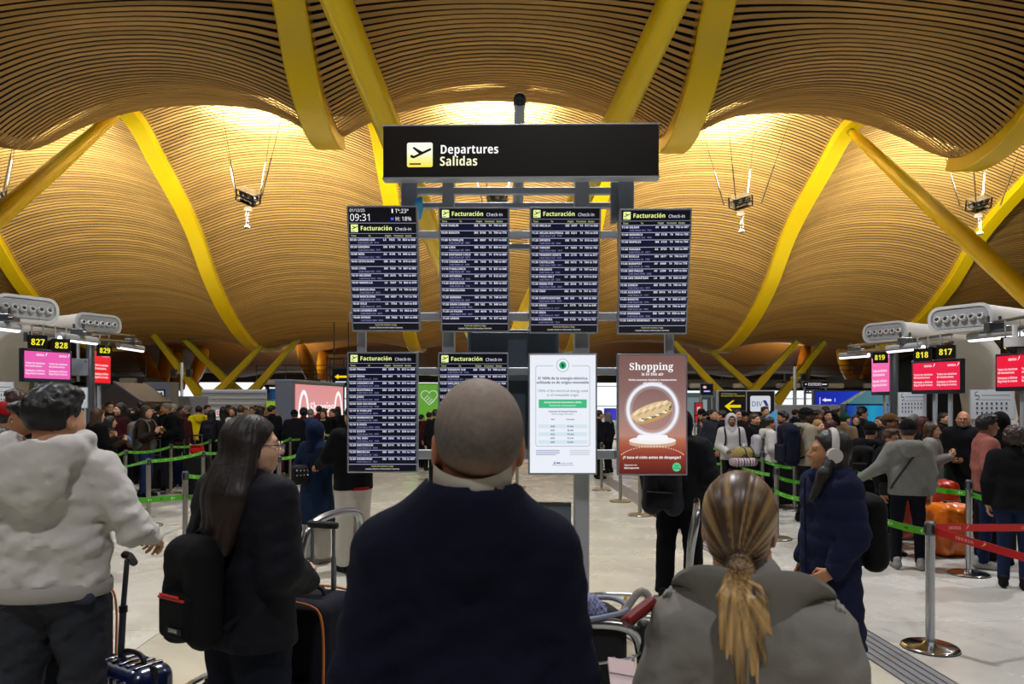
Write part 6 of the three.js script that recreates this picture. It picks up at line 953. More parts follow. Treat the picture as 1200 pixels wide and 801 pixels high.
  P('R24', 1156, 485.5, 7.75, 105, 'young man in a pink sweatshirt, jeans and white sneakers', { hair: 'quiff', hairColor: 'black', skin: 'brown', top: 0x92594e, topName: 'sweatshirt', bulk: 0.03, legs: 0x15213f, shoes: 0x9a9a96, armR: 'bent', armL: 'front', headYaw: 0.1, fold: 0.011, cell: 0.016, stride: 0.08 });
  P('R25', 1172, 482.5, 8.8, 170, 'large person in a black hooded coat right of the pink sweatshirt', { hat: 'hoodup', hatColor: 0x070708, top: 0x070708, bulk: 0.07, hem: 0.5 }); P('R27', 1153, 482, 11.4, 120, 'person in a pointed black knitted cap behind the pink sweatshirt', { hat: 'beanie', hatColor: 0x060607, top: 0x0b0b0e }); P('R26', 1189, 503, 6.9, 175, 'person with brown curly hair in a black jacket at the right edge', { hair: 'curly', hairColor: 0x2a180c, top: 0x0c0d0e, bulk: 0.04, legs: 0x16223c, hem: 0.86, height: 1.52, cell: 0.018 }); P('R28', 1204, 480, 9.6, -60, 'dark haired person in a beige jacket cut by the right edge', { hairColor: 'black', top: 0x8a7a5c });
  P('R29', 1106, 483, 14, 60, 'far dark figure behind the desk posts at right', { top: 0x101014 }); P('R30', 836, 479, 20, 30, 'far person by the shop front right of the poster', { top: 0x2a2c34 }); P('R31', 985, 477, 18, 20, 'far person in dark clothes before the dark partition', { top: 0x17171c, hairColor: 'black' }); P('R32', 932, 479, 17, 120, 'far dark haired person before the pale partition', { top: 0x1c2030, hairColor: 'black' });
  P('R33', 1031, 487, 11, -40, 'dark haired person between the fur hood and brown cap', { top: 0x0d0e12, hairColor: 'dark' });
  // people further back of whom little more than a head shows
  const dim = seeded(404), tops = [0x0d0e12, 0x14161d, 0x1c1416, 0x22252b, 0x0f1522, 0x2c2a26, 0x3a1216, 0x46484c, 0x101012], heads = ['short', 'quiff', 'long', 'bob', 'short', 'bun', 'curly'], tone = ['black', 'dark', 'brown', 'dark', 'black'];
  for (const [k, u0, u1, n, d0, d1, lb, gp] of [['Q', 100, 402, 30, 17, 27, 'deep in the left queue', 'people deep in the left queue'], ['S', 816, 1012, 20, 15.5, 24, 'deep in the right queue', 'people deep in the right queue'], ['T', 1010, 1190, 8, 10.5, 13.5, 'before the right desks', 'people behind the right desks queue']])
    for (let i = 0; i < n; i++) { const a = Math.floor(dim() * tops.length), b = Math.floor(dim() * 7), c = Math.floor(dim() * 5), word = `person with ${['short', 'swept', 'long', 'bobbed', 'cropped', 'pinned up', 'curly'][b]} ${['black', 'dark', 'brown', 'dark', 'black'][c]} hair, ${['black', 'navy black', 'dark maroon', 'slate', 'dark navy', 'taupe', 'maroon', 'grey', 'black'][a]} top`;
      P(k + i, u0 + ((i + 0.2 + 0.6 * dim()) / n) * (u1 - u0), (k === 'T' ? 482 : 475) + 6 * dim(), d0 + (d1 - d0) * dim(), 360 * dim(), word, { group: gp, place: lb, top: tops[a], hair: heads[b], hairColor: tone[c], skin: ['light', 'tan', 'pale', 'light', 'brown'][Math.floor(dim() * 5)], bulk: 0.01 + 0.03 * dim(), hem: dim() < 0.3 ? 0.62 : 0.88, female: dim() < 0.4, cell: 0.026, fine: 0.01, armR: ['down', 'phone', 'front'][Math.floor(dim() * 3)], armL: 'down' }); }
  settle();
  // bags on backs
  backpack('grey backpack worn by the woman with long brown hair', ppl.L12, 0x6a665e, { h: 0.5, w: 0.34 }); backpack('black backpack worn by the grey haired man in the long coat', ppl.L14, 0x0c0d10, { h: 0.55 }); backpack('dark navy backpack worn by the white hooded man', ppl.R4, 0x0e1426, { h: 0.42 }); backpack('white and grey backpack worn below the pink hood', ppl.R8, 0xa9a9ac, { h: 0.42, w: 0.32, off: 0.17 }); backpack('big navy backpack worn by the olive beige jacket', ppl.R10, 0x0b1024, { h: 0.68, w: 0.42, d: 0.26, y: 1.2, off: 0.15 }); backpack('black backpack worn by the person in the fur hood jacket', ppl.R17, 0x060607, { h: 0.5, off: 0.2 });
  backpack('dark backpack worn over the navy jacket and long black hair at left', ppl.L18, 0x14141c, { h: 0.42, off: 0.16 });
  { const h = ppl.R20, s = thing('cross_strap', 'black strap worn slantwise over the pale grey hooded jacket', 'strap', h.position, h.rotation.y); s.scale.setScalar(h.scale.y); part(s, 'strap', tube([v3(-0.13, 1.5, -0.06), v3(-0.05, 1.38, -0.155), v3(0.08, 1.18, -0.16), v3(0.19, 0.98, -0.1), v3(0.17, 0.95, 0.05), v3(0.02, 1.2, 0.16), v3(-0.12, 1.46, 0.08)], 0.014, 40, 6, true), M.black); part(s, 'pouch', rbox(0.2, 0.15, 0.07, 0.02, 0.2, 0.93, 0.06), M.blackCloth); }
  for (const [id, x, y, z, lb] of [['L9', 0.02, 1.3, 0.36, 'blue phone held by the woman in the olive coat', 1], ['L12', 0.0, 1.3, 0.34, 'phone held up by the woman with long brown hair']]) { const h = ppl[id], p = v3(x, y, z).applyEuler(h.rotation).multiplyScalar(h.scale.y).add(h.position), f = thing('phone', lb, 'phone', p, h.rotation.y); f.rotation.order = 'YXZ'; f.rotation.x = -0.5; part(f, 'case', rbox(0.16, 0.08, 0.01, 0.004), id === 'L9' ? std(0x2f7fd0, 0.4) : M.blackGloss); part(f, 'screen', new THREE.PlaneGeometry(0.15, 0.07).rotateY(Math.PI).translate(0, 0, -0.0055), std(0x0a1020, 0.1, 0, { emissive: 0x6f9ae0, emissiveIntensity: 0.5 })); }
  { const q = at(160, 528, 10.3), t = thing('tied_jacket', 'grey jacket with a white stripe tied round the brown haired woman', 'jacket', [q.x, 0, q.z], deg(60)); const f = new Field([-0.3, 0.6, -0.3], [0.3, 1.12, 0.3], 0.016); f.add(cap([-0.07, 1.0, -0.02], [0.07, 1.0, -0.02], 0.15, 0.15, 0.95)); f.add(cap([-0.06, 0.95, -0.07], [-0.05, 0.74, -0.1], 0.13, 0.11, 0.8), 0.05); f.add(cap([0.08, 0.98, -0.06], [0.1, 0.7, -0.08], 0.11, 0.08), 0.05); f.warp(foldNoise(0.012)); part(t, 'cloth', f.mesh(), cloth(0x575a5c)); part(t, 'stripe', tube([v3(0.16, 1.02, -0.1), v3(0.2, 0.9, -0.15), v3(0.17, 0.72, -0.15)], 0.012, 16, 6), M.white); const hp = ppl.L12.position; t.position.set(hp.x, 0, hp.z); t.scale.setScalar(ppl.L12.scale.y); }
  // luggage standing in the queues
  const c0 = (u, v) => { const d = onFloor(v); return at(u, 473, d); };
  suitcase('tall black suitcase behind the lone queue post at left', c0(118, 592), 0.3, 0.5, 0.72, 0.3, 0x08080a, { pole: 0.2 }); suitcase('dark suitcase beside the long dark coat', c0(184, 575), 0.5, 0.42, 0.62, 0.26, 0x101018, { pole: 0.35 }); suitcase('dark blue suitcase behind the second row of belts at left', c0(216, 570), -0.2, 0.42, 0.6, 0.26, 0x14163a, { pole: 0.4 }); suitcase('black suitcase under the yellow hooded youth', at(231, 473, 13.3), 0.1, 0.44, 0.765, 0.26, 0x0b0b0e, { pole: 0.35 });
  suitcase('magenta suitcase standing among the left crowd', c0(327, 553), 0.2, 0.3, 0.5, 0.2, 0x7a0f3a); suitcase('dark suitcase before the thick dark coat', c0(343, 557), 0.3, 0.4, 0.6, 0.25, 0x0c0d12);
  const rb = thing('red_bag', 'small red bag lying on top of luggage under the yellow hood', 'bag', at(231, 527, 13.3)); part(rb, 'pouch', rbox(0.24, 0.16, 0.16, 0.06, 0, 0, 0, 4), cloth(0xa31712)); part(rb, 'flap', rbox(0.2, 0.03, 0.17, 0.012, 0, 0.075, 0), cloth(0x7d100e));
  // orange cases at right
  function wrapped(label, p, yaw, w, h, d, color) { const t = thing('suitcase', label, 'suitcase', [p.x, 0, p.z], yaw), f = new Field([-w, -0.02, -d], [w, h * 1.25, d], 0.014); const r = 0.09; for (const sx of [-1, 1]) for (const sz of [-1, 1]) f.add(cap([sx * (w / 2 - r), r, sz * (d / 2 - r)], [sx * (w / 2 - r), h - r, sz * (d / 2 - r)], r), 0.12); f.add(ell([0, h / 2, 0], [w * 0.46, h * 0.5, d * 0.48]), 0.1); f.warp(foldNoise(0.013, 1.2)); f.clip((x, y) => 0.01 - y); part(t, 'wrapping', f.mesh(), phys({ color, roughness: 0.32, clearcoat: 0.5, clearcoatRoughness: 0.25 })); part(t, 'handle', rbox(0.14, 0.03, 0.05, 0.012, 0.02, h + 0.012, 0), M.black); return t; }
  wrapped('bright orange plastic wrapped suitcase on the floor at right', c0(1111, 650), 0.15, 0.42, 0.6, 0.36, 0xd96a06); wrapped('red orange wrapped suitcase behind the bright orange one', at(1101, 473, 9.35), 0.1, 0.4, 0.76, 0.34, 0xb02a06); wrapped('dark orange wrapped case mostly behind the grey jacket person', at(1070, 473, 9.4), -0.2, 0.44, 0.7, 0.34, 0x8a2206);
  suitcase('green suitcase behind the orange wrapped ones', at(1124, 473, 10), 0.1, 0.4, 0.8, 0.3, 0x06401c); suitcase('tall black suitcase beside the pink sweatshirt', c0(1166, 661), 0.3, 0.36, 0.7, 0.28, 0x0a0a0c, { pole: 0.1 }); suitcase('black suitcase behind the headphones woman', c0(1038, 626), 0.1, 0.46, 0.6, 0.3, 0x0a0b0d); suitcase('dark suitcase below the belts before the big navy backpack', at(921, 473, 12.3), 0.2, 0.6, 0.7, 0.3, 0x0c0c0f); suitcase('dark case under the rolled blanket', at(872, 473, 12.2), 0.1, 0.5, 0.62, 0.3, 0x1a1a1e); suitcase('black suitcase before the black strap woman', at(890, 473, 13.3), -0.1, 0.4, 0.62, 0.28, 0x0e0e12); suitcase('large dark suitcase before the white hooded man', at(853, 473, 14.6), 0.2, 0.46, 0.7, 0.3, 0x10131c); suitcase('black case standing left of the chequered rolled bag', at(838, 473, 15), 0, 0.4, 0.62, 0.26, 0x151518);
  { const p = at(873, 532, 12.2), t = thing('rolled_blanket', 'rolled tan blanket lying on a case under the white hood', 'blanket', p, 0.35), f = new Field([-0.3, -0.2, -0.2], [0.3, 0.2, 0.2], 0.012); f.add(cap([-0.13, 0, 0], [0.13, 0, 0], 0.12, 0.12, 0.9)); f.warp(foldNoise(0.014)); part(t, 'roll', f.mesh(), cloth(0x8d7f4a)); part(t, 'strap', [new THREE.TorusGeometry(0.122, 0.008, 6, 24).rotateY(Math.PI / 2).translate(-0.06, 0, 0), new THREE.TorusGeometry(0.122, 0.008, 6, 24).rotateY(Math.PI / 2).translate(0.08, 0, 0)], M.black); }
  { const p = at(871, 541, 12.1), t = thing('patterned_bag', 'chequered soft bag under the rolled blanket', 'bag', p, 0.2); part(t, 'bag', rbox(0.44, 0.14, 0.24, 0.06, 0, 0, 0, 4), std(0xffffff, 0.8, 0, { map: print(128, 64, (g, w, h) => { g.fillStyle = '#c9b9bf'; g.fillRect(0, 0, w, h); for (let i = 0; i < 8; i++) { g.fillStyle = i % 2 ? '#4a2634' : '#83707a'; g.fillRect(i * 16, 0, 6, h); g.fillRect(0, i * 8, w, 2); } }) })); part(t, 'handle', tube([v3(-0.08, 0.06, 0.05), v3(0, 0.12, 0.06), v3(0.08, 0.06, 0.05)], 0.01, 12, 6), M.black); }
  // queue people's coiled cord on the black suitcase
  { const p = c0(1161, 640), t = thing('coil_cord', 'pale coiled cord hanging before the tall black suitcase', 'cord', [p.x, 0.55, p.z + 0.03]); const pts = []; for (let i = 0; i <= 96; i++) pts.push(v3(0.018 * Math.cos(i * 0.8), -0.36 * i / 96 + 0.36, 0.018 * Math.sin(i * 0.8))); part(t, 'coil', tube(pts, 0.004, 200, 5), M.lightGrey); }
}
// ---------------------------------------------------------------- people in front and in the middle distance
const near = { cell: 0.0125, fine: 0.0042, weave: 0.0006, fold: 0.012 };
{
  // man in the pale hooded top, left
  const q = at(60, 473, 3.1), p = person('man in a pale hooded top seen from behind at the left edge', q.x, q.z, { ...near, yaw: deg(160), headYaw: deg(-28), headX: -0.012, height: 1.81, headSize: 1.04, hair: 'quiff', hairColor: 'black', skin: 'light', bulk: 0.024, hem: 0.915, top: 0xc9c6be, topName: 'hooded_top', fold: 0.026, legs: 0x303238, legBulk: 0.02, shoes: 0x15151a, wide: 1.06,
    armR: [[0.3, 1.165, -0.03], [0.3, 1.1, 0.215], [0.05, -0.45, 0.85], [-0.5, -0.75, -0.4], 0.75], armL: 'bent', stance: 0.12, tag: 'P1',
    extra: (f) => { f.add(ell([0, 1.5, -0.085], [0.165, 0.095, 0.11], 0.25), 0.03); f.add(ell([0.01, 1.4, -0.155], [0.135, 0.13, 0.055]), 0.04); for (const k of [-1, 1]) f.add(cap([k * 0.125, 1.545, -0.03], [k * 0.08, 1.44, 0.1], 0.045, 0.03), 0.02); f.cut(ell([0, 1.6, -0.035], [0.108, 0.12, 0.1]), 0.015); f.cut(ell([0, 1.56, -0.12], [0.07, 0.05, 0.05]), 0.02); } });
  part(p, 'shirt_hem', rbox(0.36, 0.05, 0.22, 0.02, 0, 0.905, 0, 3), cloth(0x3a3e50)); part(p, 'hem_band', loft([0.905, 0.915, 0.955, 0.965].map((y, i) => Array.from({ length: 40 }, (_, k) => { const a = (k / 40) * Math.PI * 2, w = i === 0 || i === 3 ? 0 : 0.006; return v3(Math.cos(a) * (0.212 + w), y, Math.sin(a) * (0.148 + w)); })).reverse(), { caps: false }), cloth(0xa5a199));
  part(p, 'drawstring', tube([v3(0.05, 1.46, 0.14), v3(0.055, 1.36, 0.17), v3(0.05, 1.28, 0.17)], 0.004, 14, 6), M.white);
  // small case whose handle he reaches for
  const c = at(149, 473, 3.4), s = suitcase('small shiny navy cabin suitcase with a raised handle at left', v3(c.x + 0.04, 0, c.z + 0.02), -0.55, 0.36, 0.5, 0.22, 0x0b1a3c, { shiny: true });
  const hand = at(153, 657, 3.4), low = v3(hand.x - 0.05, 0.5, hand.z); const hl = s; const LP = (p) => p.add(v3(low.x, 0, low.z)).sub(s.position).applyAxisAngle(v3(0, 1, 0), -s.rotation.y);
  part(hl, 'pole', [rod(LP(v3(0, 0.5, 0)), LP(v3(0.016, 0.8, 0)), 0.0155, 0.0155, 12), rod(LP(v3(0.016, 0.8, 0)), LP(v3(0.034, 1.02, 0)), 0.012, 0.012, 12)], std(0x4b505a, 0.35, 0.7)); { const c = LP(v3(0.016, 0.79, 0)); part(hl, 'collar', cyl(0.019, 0.019, 0.03, c.x, c.y, c.z, 14), M.black); } part(hl, 'grip', tube([v3(0.03, 0.99, -0.07), v3(0.036, 1.03, -0.02), v3(0.045, 1.05, 0.03), v3(0.056, 1.055, 0.06)].map(LP), 0.018, 20, 10), M.black);
  // big soft case behind his legs
  const pip = std(0xb4601c, 0.5); const b = at(52, 473, 3.75);
  suitcase('large dark navy suitcase with orange piping behind the pale hooded top', b, 0.12, 0.58, 0.72, 0.34, 0x0b0c12, { piping: pip });
  const bg = thing('shoulder_bag', 'black bag with loose straps lying on the large suitcase at left', 'bag', at(98, 690, 3.72)); part(bg, 'bag', rbox(0.3, 0.1, 0.2, 0.045, -0.05, 0.0, 0, 4), M.blackCloth); part(bg, 'strap', [tube([v3(0.06, 0.04, 0.1), v3(0.1, 0.09, 0.11), v3(0.16, 0.05, 0.12), v3(0.19, -0.03, 0.12)], 0.012, 20, 6), tube([v3(0.0, 0.05, 0.1), v3(0.03, 0.22, 0.1), v3(-0.0, 0.36, 0.08)], 0.009, 20, 6)], M.black); part(bg, 'buckle', rbox(0.05, 0.035, 0.015, 0.005, 0.17, 0.03, 0.125), M.rubber);
}
{
  // long haired woman with glasses, left of centre; her hair spreads over the back of the jacket
  const longHair = memo('hairP2', () => {
    const f = new Field([-0.24, -0.56, -0.32], [0.24, 0.18, 0.14], 0.0055); f.add(ell([0, 0.03, -0.018], [0.09, 0.104, 0.112]));
    f.add(cap([0, -0.02, -0.05], [0, -0.2, -0.11], 0.09, 0.11, 0.8), 0.03); f.add(cap([0.0, -0.2, -0.11], [0.02, -0.43, -0.17], 0.12, 0.1, 0.5), 0.04);
    for (const k of [-1, 1]) { f.add(cap([k * 0.07, 0.0, -0.02], [k * 0.12, -0.2, -0.06], 0.032, 0.05), 0.03); f.add(cap([k * 0.12, -0.2, -0.06], [k * 0.13, -0.4, -0.13], 0.05, 0.035), 0.03); }
    f.warp((x, y, z) => { const a = Math.atan2(x, -z + 0.02); return 0.008 * fbm(a * 10, y * 2.2, 3, 3) + 0.002 * fbm(x * 60, y * 5, z * 50, 2) + 0.02 * sstep(-y, 0.4, 0.54) * fbm(a * 16, 1, 2, 2); });
    f.clip((x, y, z) => (y > -0.02 || Math.abs(x) < 0.064 ? HAIRCUT(x, Math.max(y, -0.02), z) - 0.004 : z - 0.04)); return f.mesh();
  });
  const q = at(290, 473, 2.95), p = person('woman with long dark hair and glasses in profile, black backpack on', q.x, q.z, { ...near, yaw: deg(128), headYaw: deg(-30), headX: -0.02, height: 1.695, female: true, hair: 'long', hairGeo: longHair, hairCell: 0.006, hairColor: 0x1a100b, skin: 'pale', glasses: 2, bulk: 0.045, hem: 0.82, top: 0x0e1018, topRough: 0.7, legs: 0x10131f, legBulk: 0.035, armR: 'front', armL: 'front', wide: 1.06 });
  const hg = p.children.find((k) => k.name === 'hair'); hg.geometry = tinted(longHair.clone(), (x, y, z) => { const s = fbm(x * 40, y * 4, z * 40, 3), t = clamp((-0.12 - y) * 3, 0, 1) * 0.5 + s * 0.5; return [0.011 + 0.03 * clamp(t, 0, 1), 0.0065 + 0.014 * clamp(t, 0, 1), 0.0045 + 0.007 * clamp(t, 0, 1)]; }); hg.material = phys({ vertexColors: true, roughness: 0.5, specularIntensity: 0.7 });
  const bp = backpack('large black backpack with a red zip worn by the long haired woman', p, 0x090a0c, { h: 0.45, w: 0.27, d: 0.16, y: 1.07, x: 0.02, off: 0.155, zip: 0xc4221c });
  const tag = print(256, 64, (g, w, h) => { g.fillStyle = '#0a0b0d'; g.fillRect(0, 0, w, h); g.fillStyle = '#d8d8d4'; g.font = 'bold 52px sans-serif'; g.fillText('CATAI', 34, 50); });
  part(bp, 'logo_patch', new THREE.PlaneGeometry(0.09, 0.0225).rotateY(Math.PI).translate(-0.01, 0.945, -0.3425), std(0xffffff, 0.7, 0, { map: tag })); part(bp, 'red_strip', rbox(0.12, 0.009, 0.006, 0.002, 0.02, 1.075, -0.342), std(0xd0261e, 0.5));
  const c = at(362, 473, 3.35), pip = std(0xb4601c, 0.5);
  suitcase('dark navy soft suitcase with orange piping right of the long haired woman', c, -0.35, 0.36, 0.82, 0.32, 0x10111c, { piping: pip, pole: 0.3 });
}
{
  // man with shaved grey head in front
  const q = at(547, 473, 1.62), p = person('man with a shaved grey head and navy sweater, largest, from behind', q.x, q.z, { ...near, cell: 0.011, fine: 0.0036, yaw: deg(181), headYaw: deg(3), headX: -0.024, headPitch: -0.2, headSize: 1.17, headY: -0.012, height: 1.795, hair: 'buzz', hairCell: 0.0036, hairColor: 0x3f3b36, skin: 0xb0714f, heavy: 0.006, bulk: 0.012, hem: 0.86, top: 0x0a0e20, topName: 'sweater', fold: 0.013, legs: 0x14161c, lowNeck: true, drop: 0.035,
    armR: [[0.226, 1.13, -0.035], [0.215, 0.9, 0.06], [0.02, -1, 0.12], [-1, 0, 0.1], 0.45], armL: [[0.228, 1.14, -0.05], [0.15, 1.0, 0.17], [-0.3, 0.05, 0.9], [-0.9, 0.2, -0.2], 0.6], tag: 'P3',
    extra: (f) => { f.add(cap([-0.01, 1.42, -0.028], [-0.012, 1.492, -0.028], 0.1, 0.096), 0.05); for (const k of [-1, 1]) f.add(cap([k * 0.04, 1.485, -0.03], [k * 0.155, 1.395, -0.02], 0.072, 0.068), 0.05); f.cut(cap([-0.012, 1.53, -0.022], [-0.012, 1.75, -0.01], 0.09, 0.12), 0.008); } });
  const hg = p.children.find((k) => k.name === 'hair'); hg.geometry = tinted(hairGeo('buzz', 0.0036).clone(), (x, y, z) => { const t = clamp(fbm(x * 90, y * 90, z * 90, 2) * 0.9 + 0.5, 0, 1), top = sstep(y, 0.02, 0.1), low = 1 - sstep(y + 0.2 * z, -0.085, 0.0), a = [mixn(0.06, 0.13, t) + 0.12 * top, mixn(0.052, 0.11, t) + 0.085 * top, mixn(0.043, 0.09, t) + 0.06 * top]; return [mixn(a[0], 0.3, low), mixn(a[1], 0.15, low), mixn(a[2], 0.085, low)]; }); hg.material = std(0xffffff, 0.7, 0, { vertexColors: true });
  part(p, 'shirt_collar', loft([[1.49, 0.084, 0.086], [1.54, 0.085, 0.087], [1.565, 0.084, 0.086], [1.561, 0.077, 0.079], [1.52, 0.076, 0.078]].map(([y, a, b]) => Array.from({ length: 44 }, (_, k) => { const t = (k / 44) * Math.PI * 2; return v3(Math.cos(t) * a - 0.012, y + 0.012 * Math.cos(t * 2) - Math.max(0, Math.sin(t)) * 0.03, -0.022 + Math.sin(t) * b); })).reverse(), { caps: false }), cloth(0xb3ab9b));
}
{
  // woman with a blond ponytail in a trench coat
  const q = at(880, 473, 1.66), o = { ...near, cell: 0.011, fine: 0.0036, yaw: deg(178), headX: 0.03, headRoll: 0.03, height: 1.575, headSize: 1.1, drop: 0.05, female: true, skin: 'light', bulk: 0.034, hem: 0.6, flare: 0.04, top: 0x817e76, topName: 'trench_coat', topRough: 0.8, fold: 0.013, legs: 0x1a1b20, armL: 'front', armR: 'front', wide: 1.02, tag: 'P4' };
  const hairBlond = memo('hairP4', () => {
    const f = new Field([-0.16, -0.34, -0.26], [0.16, 0.18, 0.16], 0.0042), streak = (x, y, z) => { const a = Math.atan2(x, -z - 0.0 + 0.09), r = Math.hypot(x, y + 0.06); return fbm(Math.atan2(x, y + 0.075) * 11, r * 3, 4, 3); };
    f.add(ell([0, 0.03, -0.018], [0.087, 0.101, 0.108])); f.add(ell([0, -0.035, -0.075], [0.062, 0.05, 0.045]), 0.04);
    f.add(cap([-0.004, -0.052, -0.105], [-0.012, -0.075, -0.13], 0.02, 0.024), 0.012);
    for (let i = 0; i < 9; i++) { const s = (i - 4) / 4, e = [-0.03 + s * 0.052, -0.2 - 0.09 * (1 - s * s) - 0.02 * (i % 3), -0.155 - 0.012 * (i % 2)], m = [-0.018 + s * 0.036, -0.135, -0.152]; f.add(cap([-0.012 + s * 0.012, -0.07, -0.128], m, 0.015, 0.017), 0.012); f.add(cap(m, e, 0.017, 0.004), 0.01); }
    f.warp((x, y, z) => 0.0042 * streak(x, y, z) + (y < -0.08 ? 0.004 * fbm(x * 85, y * 7, z * 60, 2) : 0));
    f.clip((x, y, z) => (z > -0.06 ? Math.max(HAIRCUT(x, y, z), -0.072 - y - z * 0.3) : -1)); for (const s of [-1, 1]) f.cut(ell([s * 0.093, -0.03, 0.006], [0.03, 0.042, 0.03]), 0.01);
    return tinted(f.mesh(), (x, y, z) => { const t = clamp(streak(x * 1.2, y, z) * 1.1 + 0.42 + (y < -0.08 ? fbm(x * 90, y * 6, z * 40, 2) * 0.8 + 0.12 : 0), 0, 1), root = sstep(y, -0.12, -0.04) * (0.3 + 0.7 * (1 - Math.abs(x) / 0.09)) * 0.45; const k = clamp(t - root, 0, 1); return [mixn(0.05, 0.75, k), mixn(0.027, 0.46, k), mixn(0.011, 0.17, k)]; });
  });
  const p = person('woman with a streaked blond ponytail and beige trench coat, from behind', q.x, q.z, { ...o, hairGeo: hairBlond, hairMaterial: phys({ vertexColors: true, roughness: 0.38, sheen: 0.4 }) });
  const M4 = headMatrix(o), tie = part(p, 'hair_tie', new THREE.TorusGeometry(0.024, 0.008, 8, 20).rotateX(0.9).translate(-0.01, -0.064, -0.121), M.black); tie.applyMatrix4(M4);
  // upturned collar: two stiff wings standing out round the neck
  const coat = cloth(0x85827a, 0.8, 0.0006);
  const wing = (s) => { const A = [], n = 16; for (let i = 0; i <= n; i++) { const t = i / n, a = -Math.PI / 2 + s * t * 2.15, r0 = 0.1, r1 = 0.135 + 0.085 * t * t, y1 = 1.545 - 0.06 * t + 0.03 * Math.sin(t * 4.5), y0 = 1.455 - 0.06 * t; const c = (r, y) => v3(Math.cos(a) * r * 1.08, y, Math.sin(a) * r * (1 - 0.15 * t) - 0.02); A.push([c(r0, y0), c((r0 + r1) / 2, (y0 + y1) / 2 + 0.022), c(r1, y1), c(r1 + 0.004, y1 - 0.012), c((r0 + r1) / 2 + 0.008, (y0 + y1) / 2 + 0.004), c(r0 + 0.012, y0 - 0.02)]); } return loft(s > 0 ? A.reverse() : A, { crease: 0.9 }); };
  part(p, 'collar', wing(1), coat); part(p, 'collar', wing(-1), coat);
  for (const s of [-1, 1]) { const e = part(p, 'epaulette', rbox(0.14, 0.014, 0.058, 0.006, 0, 0, 0, 3).rotateZ(s * -0.34).translate(s * 0.158, 1.467, -0.012), coat); part(e, 'button', cyl(0.009, 0.009, 0.008, s * 0.105, 1.497, -0.012, 14), M.rubber); part(e, 'loop', rbox(0.016, 0.02, 0.074, 0.005, 0, 0, 0, 2).rotateZ(s * -0.34).translate(s * 0.205, 1.452, -0.012), coat); }
  part(p, 'back_seam', tube([v3(0.0, 1.47, -0.158), v3(0, 1.3, -0.185), v3(0, 1.05, -0.172)], 0.003, 30, 5), cloth(0x7d796d));
  const ph = thing('phone', 'red cased phone held up at the left of the trench coat', 'phone', at(749, 716, 1.72), 0.2); ph.rotation.z = -0.95; ph.rotation.x = -0.4; part(ph, 'case', rbox(0.026, 0.095, 0.05, 0.011, 0, 0, 0, 4), std(0x7a150f, 0.45)); part(ph, 'screen', rbox(0.002, 0.085, 0.042, 0.001, 0.0135, 0, 0), M.blackGloss);
  const pa = thing('paper_sheet', 'pinkish white folded paper low between trolley and trench coat', 'paper', at(730, 796, 1.9), 0.3); pa.rotation.x = -0.9; part(pa, 'sheet', rbox(0.075, 0.1, 0.002, 0.001), std(0xd8c4c0, 0.7)); part(pa, 'fold', rbox(0.075, 0.045, 0.002, 0.001, 0, 0.035, 0.004), std(0xd0bab6, 0.7));
}
{
  // woman with white headphones in the long navy padded coat
  const q = at(972, 473, 4.12), o = { ...near, yaw: deg(-58), headYaw: deg(-16), headPitch: -0.1, height: 1.585, headSize: 1.08, female: true, hair: 'long', hairColor: 0x0f0906, skin: 'tan', bulk: 0.036, hem: 0.44, flare: 0.02, top: 0x151a34, topName: 'padded_coat', puff: 0.125, fold: 0.01, legs: 0x101014, shoes: 0x0c0c0e, armR: 'down', armL: [[0.25, 1.14, -0.02], [0.225, 0.93, 0.12], [-0.35, -0.5, 0.7], [-0.9, -0.2, -0.3], 0.8] };
  const p = person('woman in a long navy padded coat wearing white headphones', q.x, q.z, o), M4 = headMatrix(o);
  const S = p.scale, hp = thing('headphones', 'white over-ear headphones on the dark haired woman', 'headphones', p.position, p.rotation.y); hp.scale.copy(S);
  const put = (n, g, m) => { const k = part(hp, n, g, m); k.applyMatrix4(M4); return k; };
  put('headband', new THREE.TorusGeometry(0.103, 0.0125, 10, 40, Math.PI).scale(1, 1.16, 1.7).translate(0, 0.01, -0.01), std(0xb9b4ad, 0.5));
  for (const s of [-1, 1]) { put('ear_cup', new THREE.CylinderGeometry(0.041, 0.046, 0.036, 26).rotateZ(-s * Math.PI / 2).translate(s * 0.108, -0.015, -0.008), std(0xb9b4ad, 0.45)); put('cushion', rbox(0.022, 0.08, 0.07, 0.01, s * 0.087, -0.015, -0.008, 3), M.grey); }
  part(p, 'scarf_collar', new THREE.TorusGeometry(0.095, 0.04, 10, 30).rotateX(Math.PI / 2 + 0.1).translate(0, 1.5, -0.005), cloth(0x141c40));
  part(p, 'zip', tube([v3(0.0, 1.47, 0.165), v3(0, 1.2, 0.165), v3(0, 0.8, 0.155), v3(0, 0.46, 0.15)], 0.006, 30, 6), cloth(0x0d1230)); part(p, 'inner_scarf', new THREE.TorusGeometry(0.068, 0.03, 10, 24).rotateX(Math.PI / 2 + 0.25).translate(0, 1.505, 0.03), cloth(0x8b90a8));
  backpack('black backpack hanging behind the navy padded coat', p, 0x08090b, { h: 0.5, w: 0.32, d: 0.17, y: 1.13, off: 0.16, plain: true });
  for (const k of [1]) { const f = new Field([-0.3, 1.0, -0.2], [0.3, 1.75, 0.35], 0.008); f.add(cap([k * 0.085, 1.66, -0.0], [k * 0.1, 1.5, 0.09], 0.034, 0.045)); f.add(cap([k * 0.1, 1.5, 0.09], [k * 0.09, 1.35, 0.165], 0.045, 0.022), 0.02); f.warp((x, y, z) => 0.008 * fbm(x * 50, y * 7, z * 50, 2)); part(p, 'hair_lock', f.mesh(), hairMat(0x120b07)); }
}
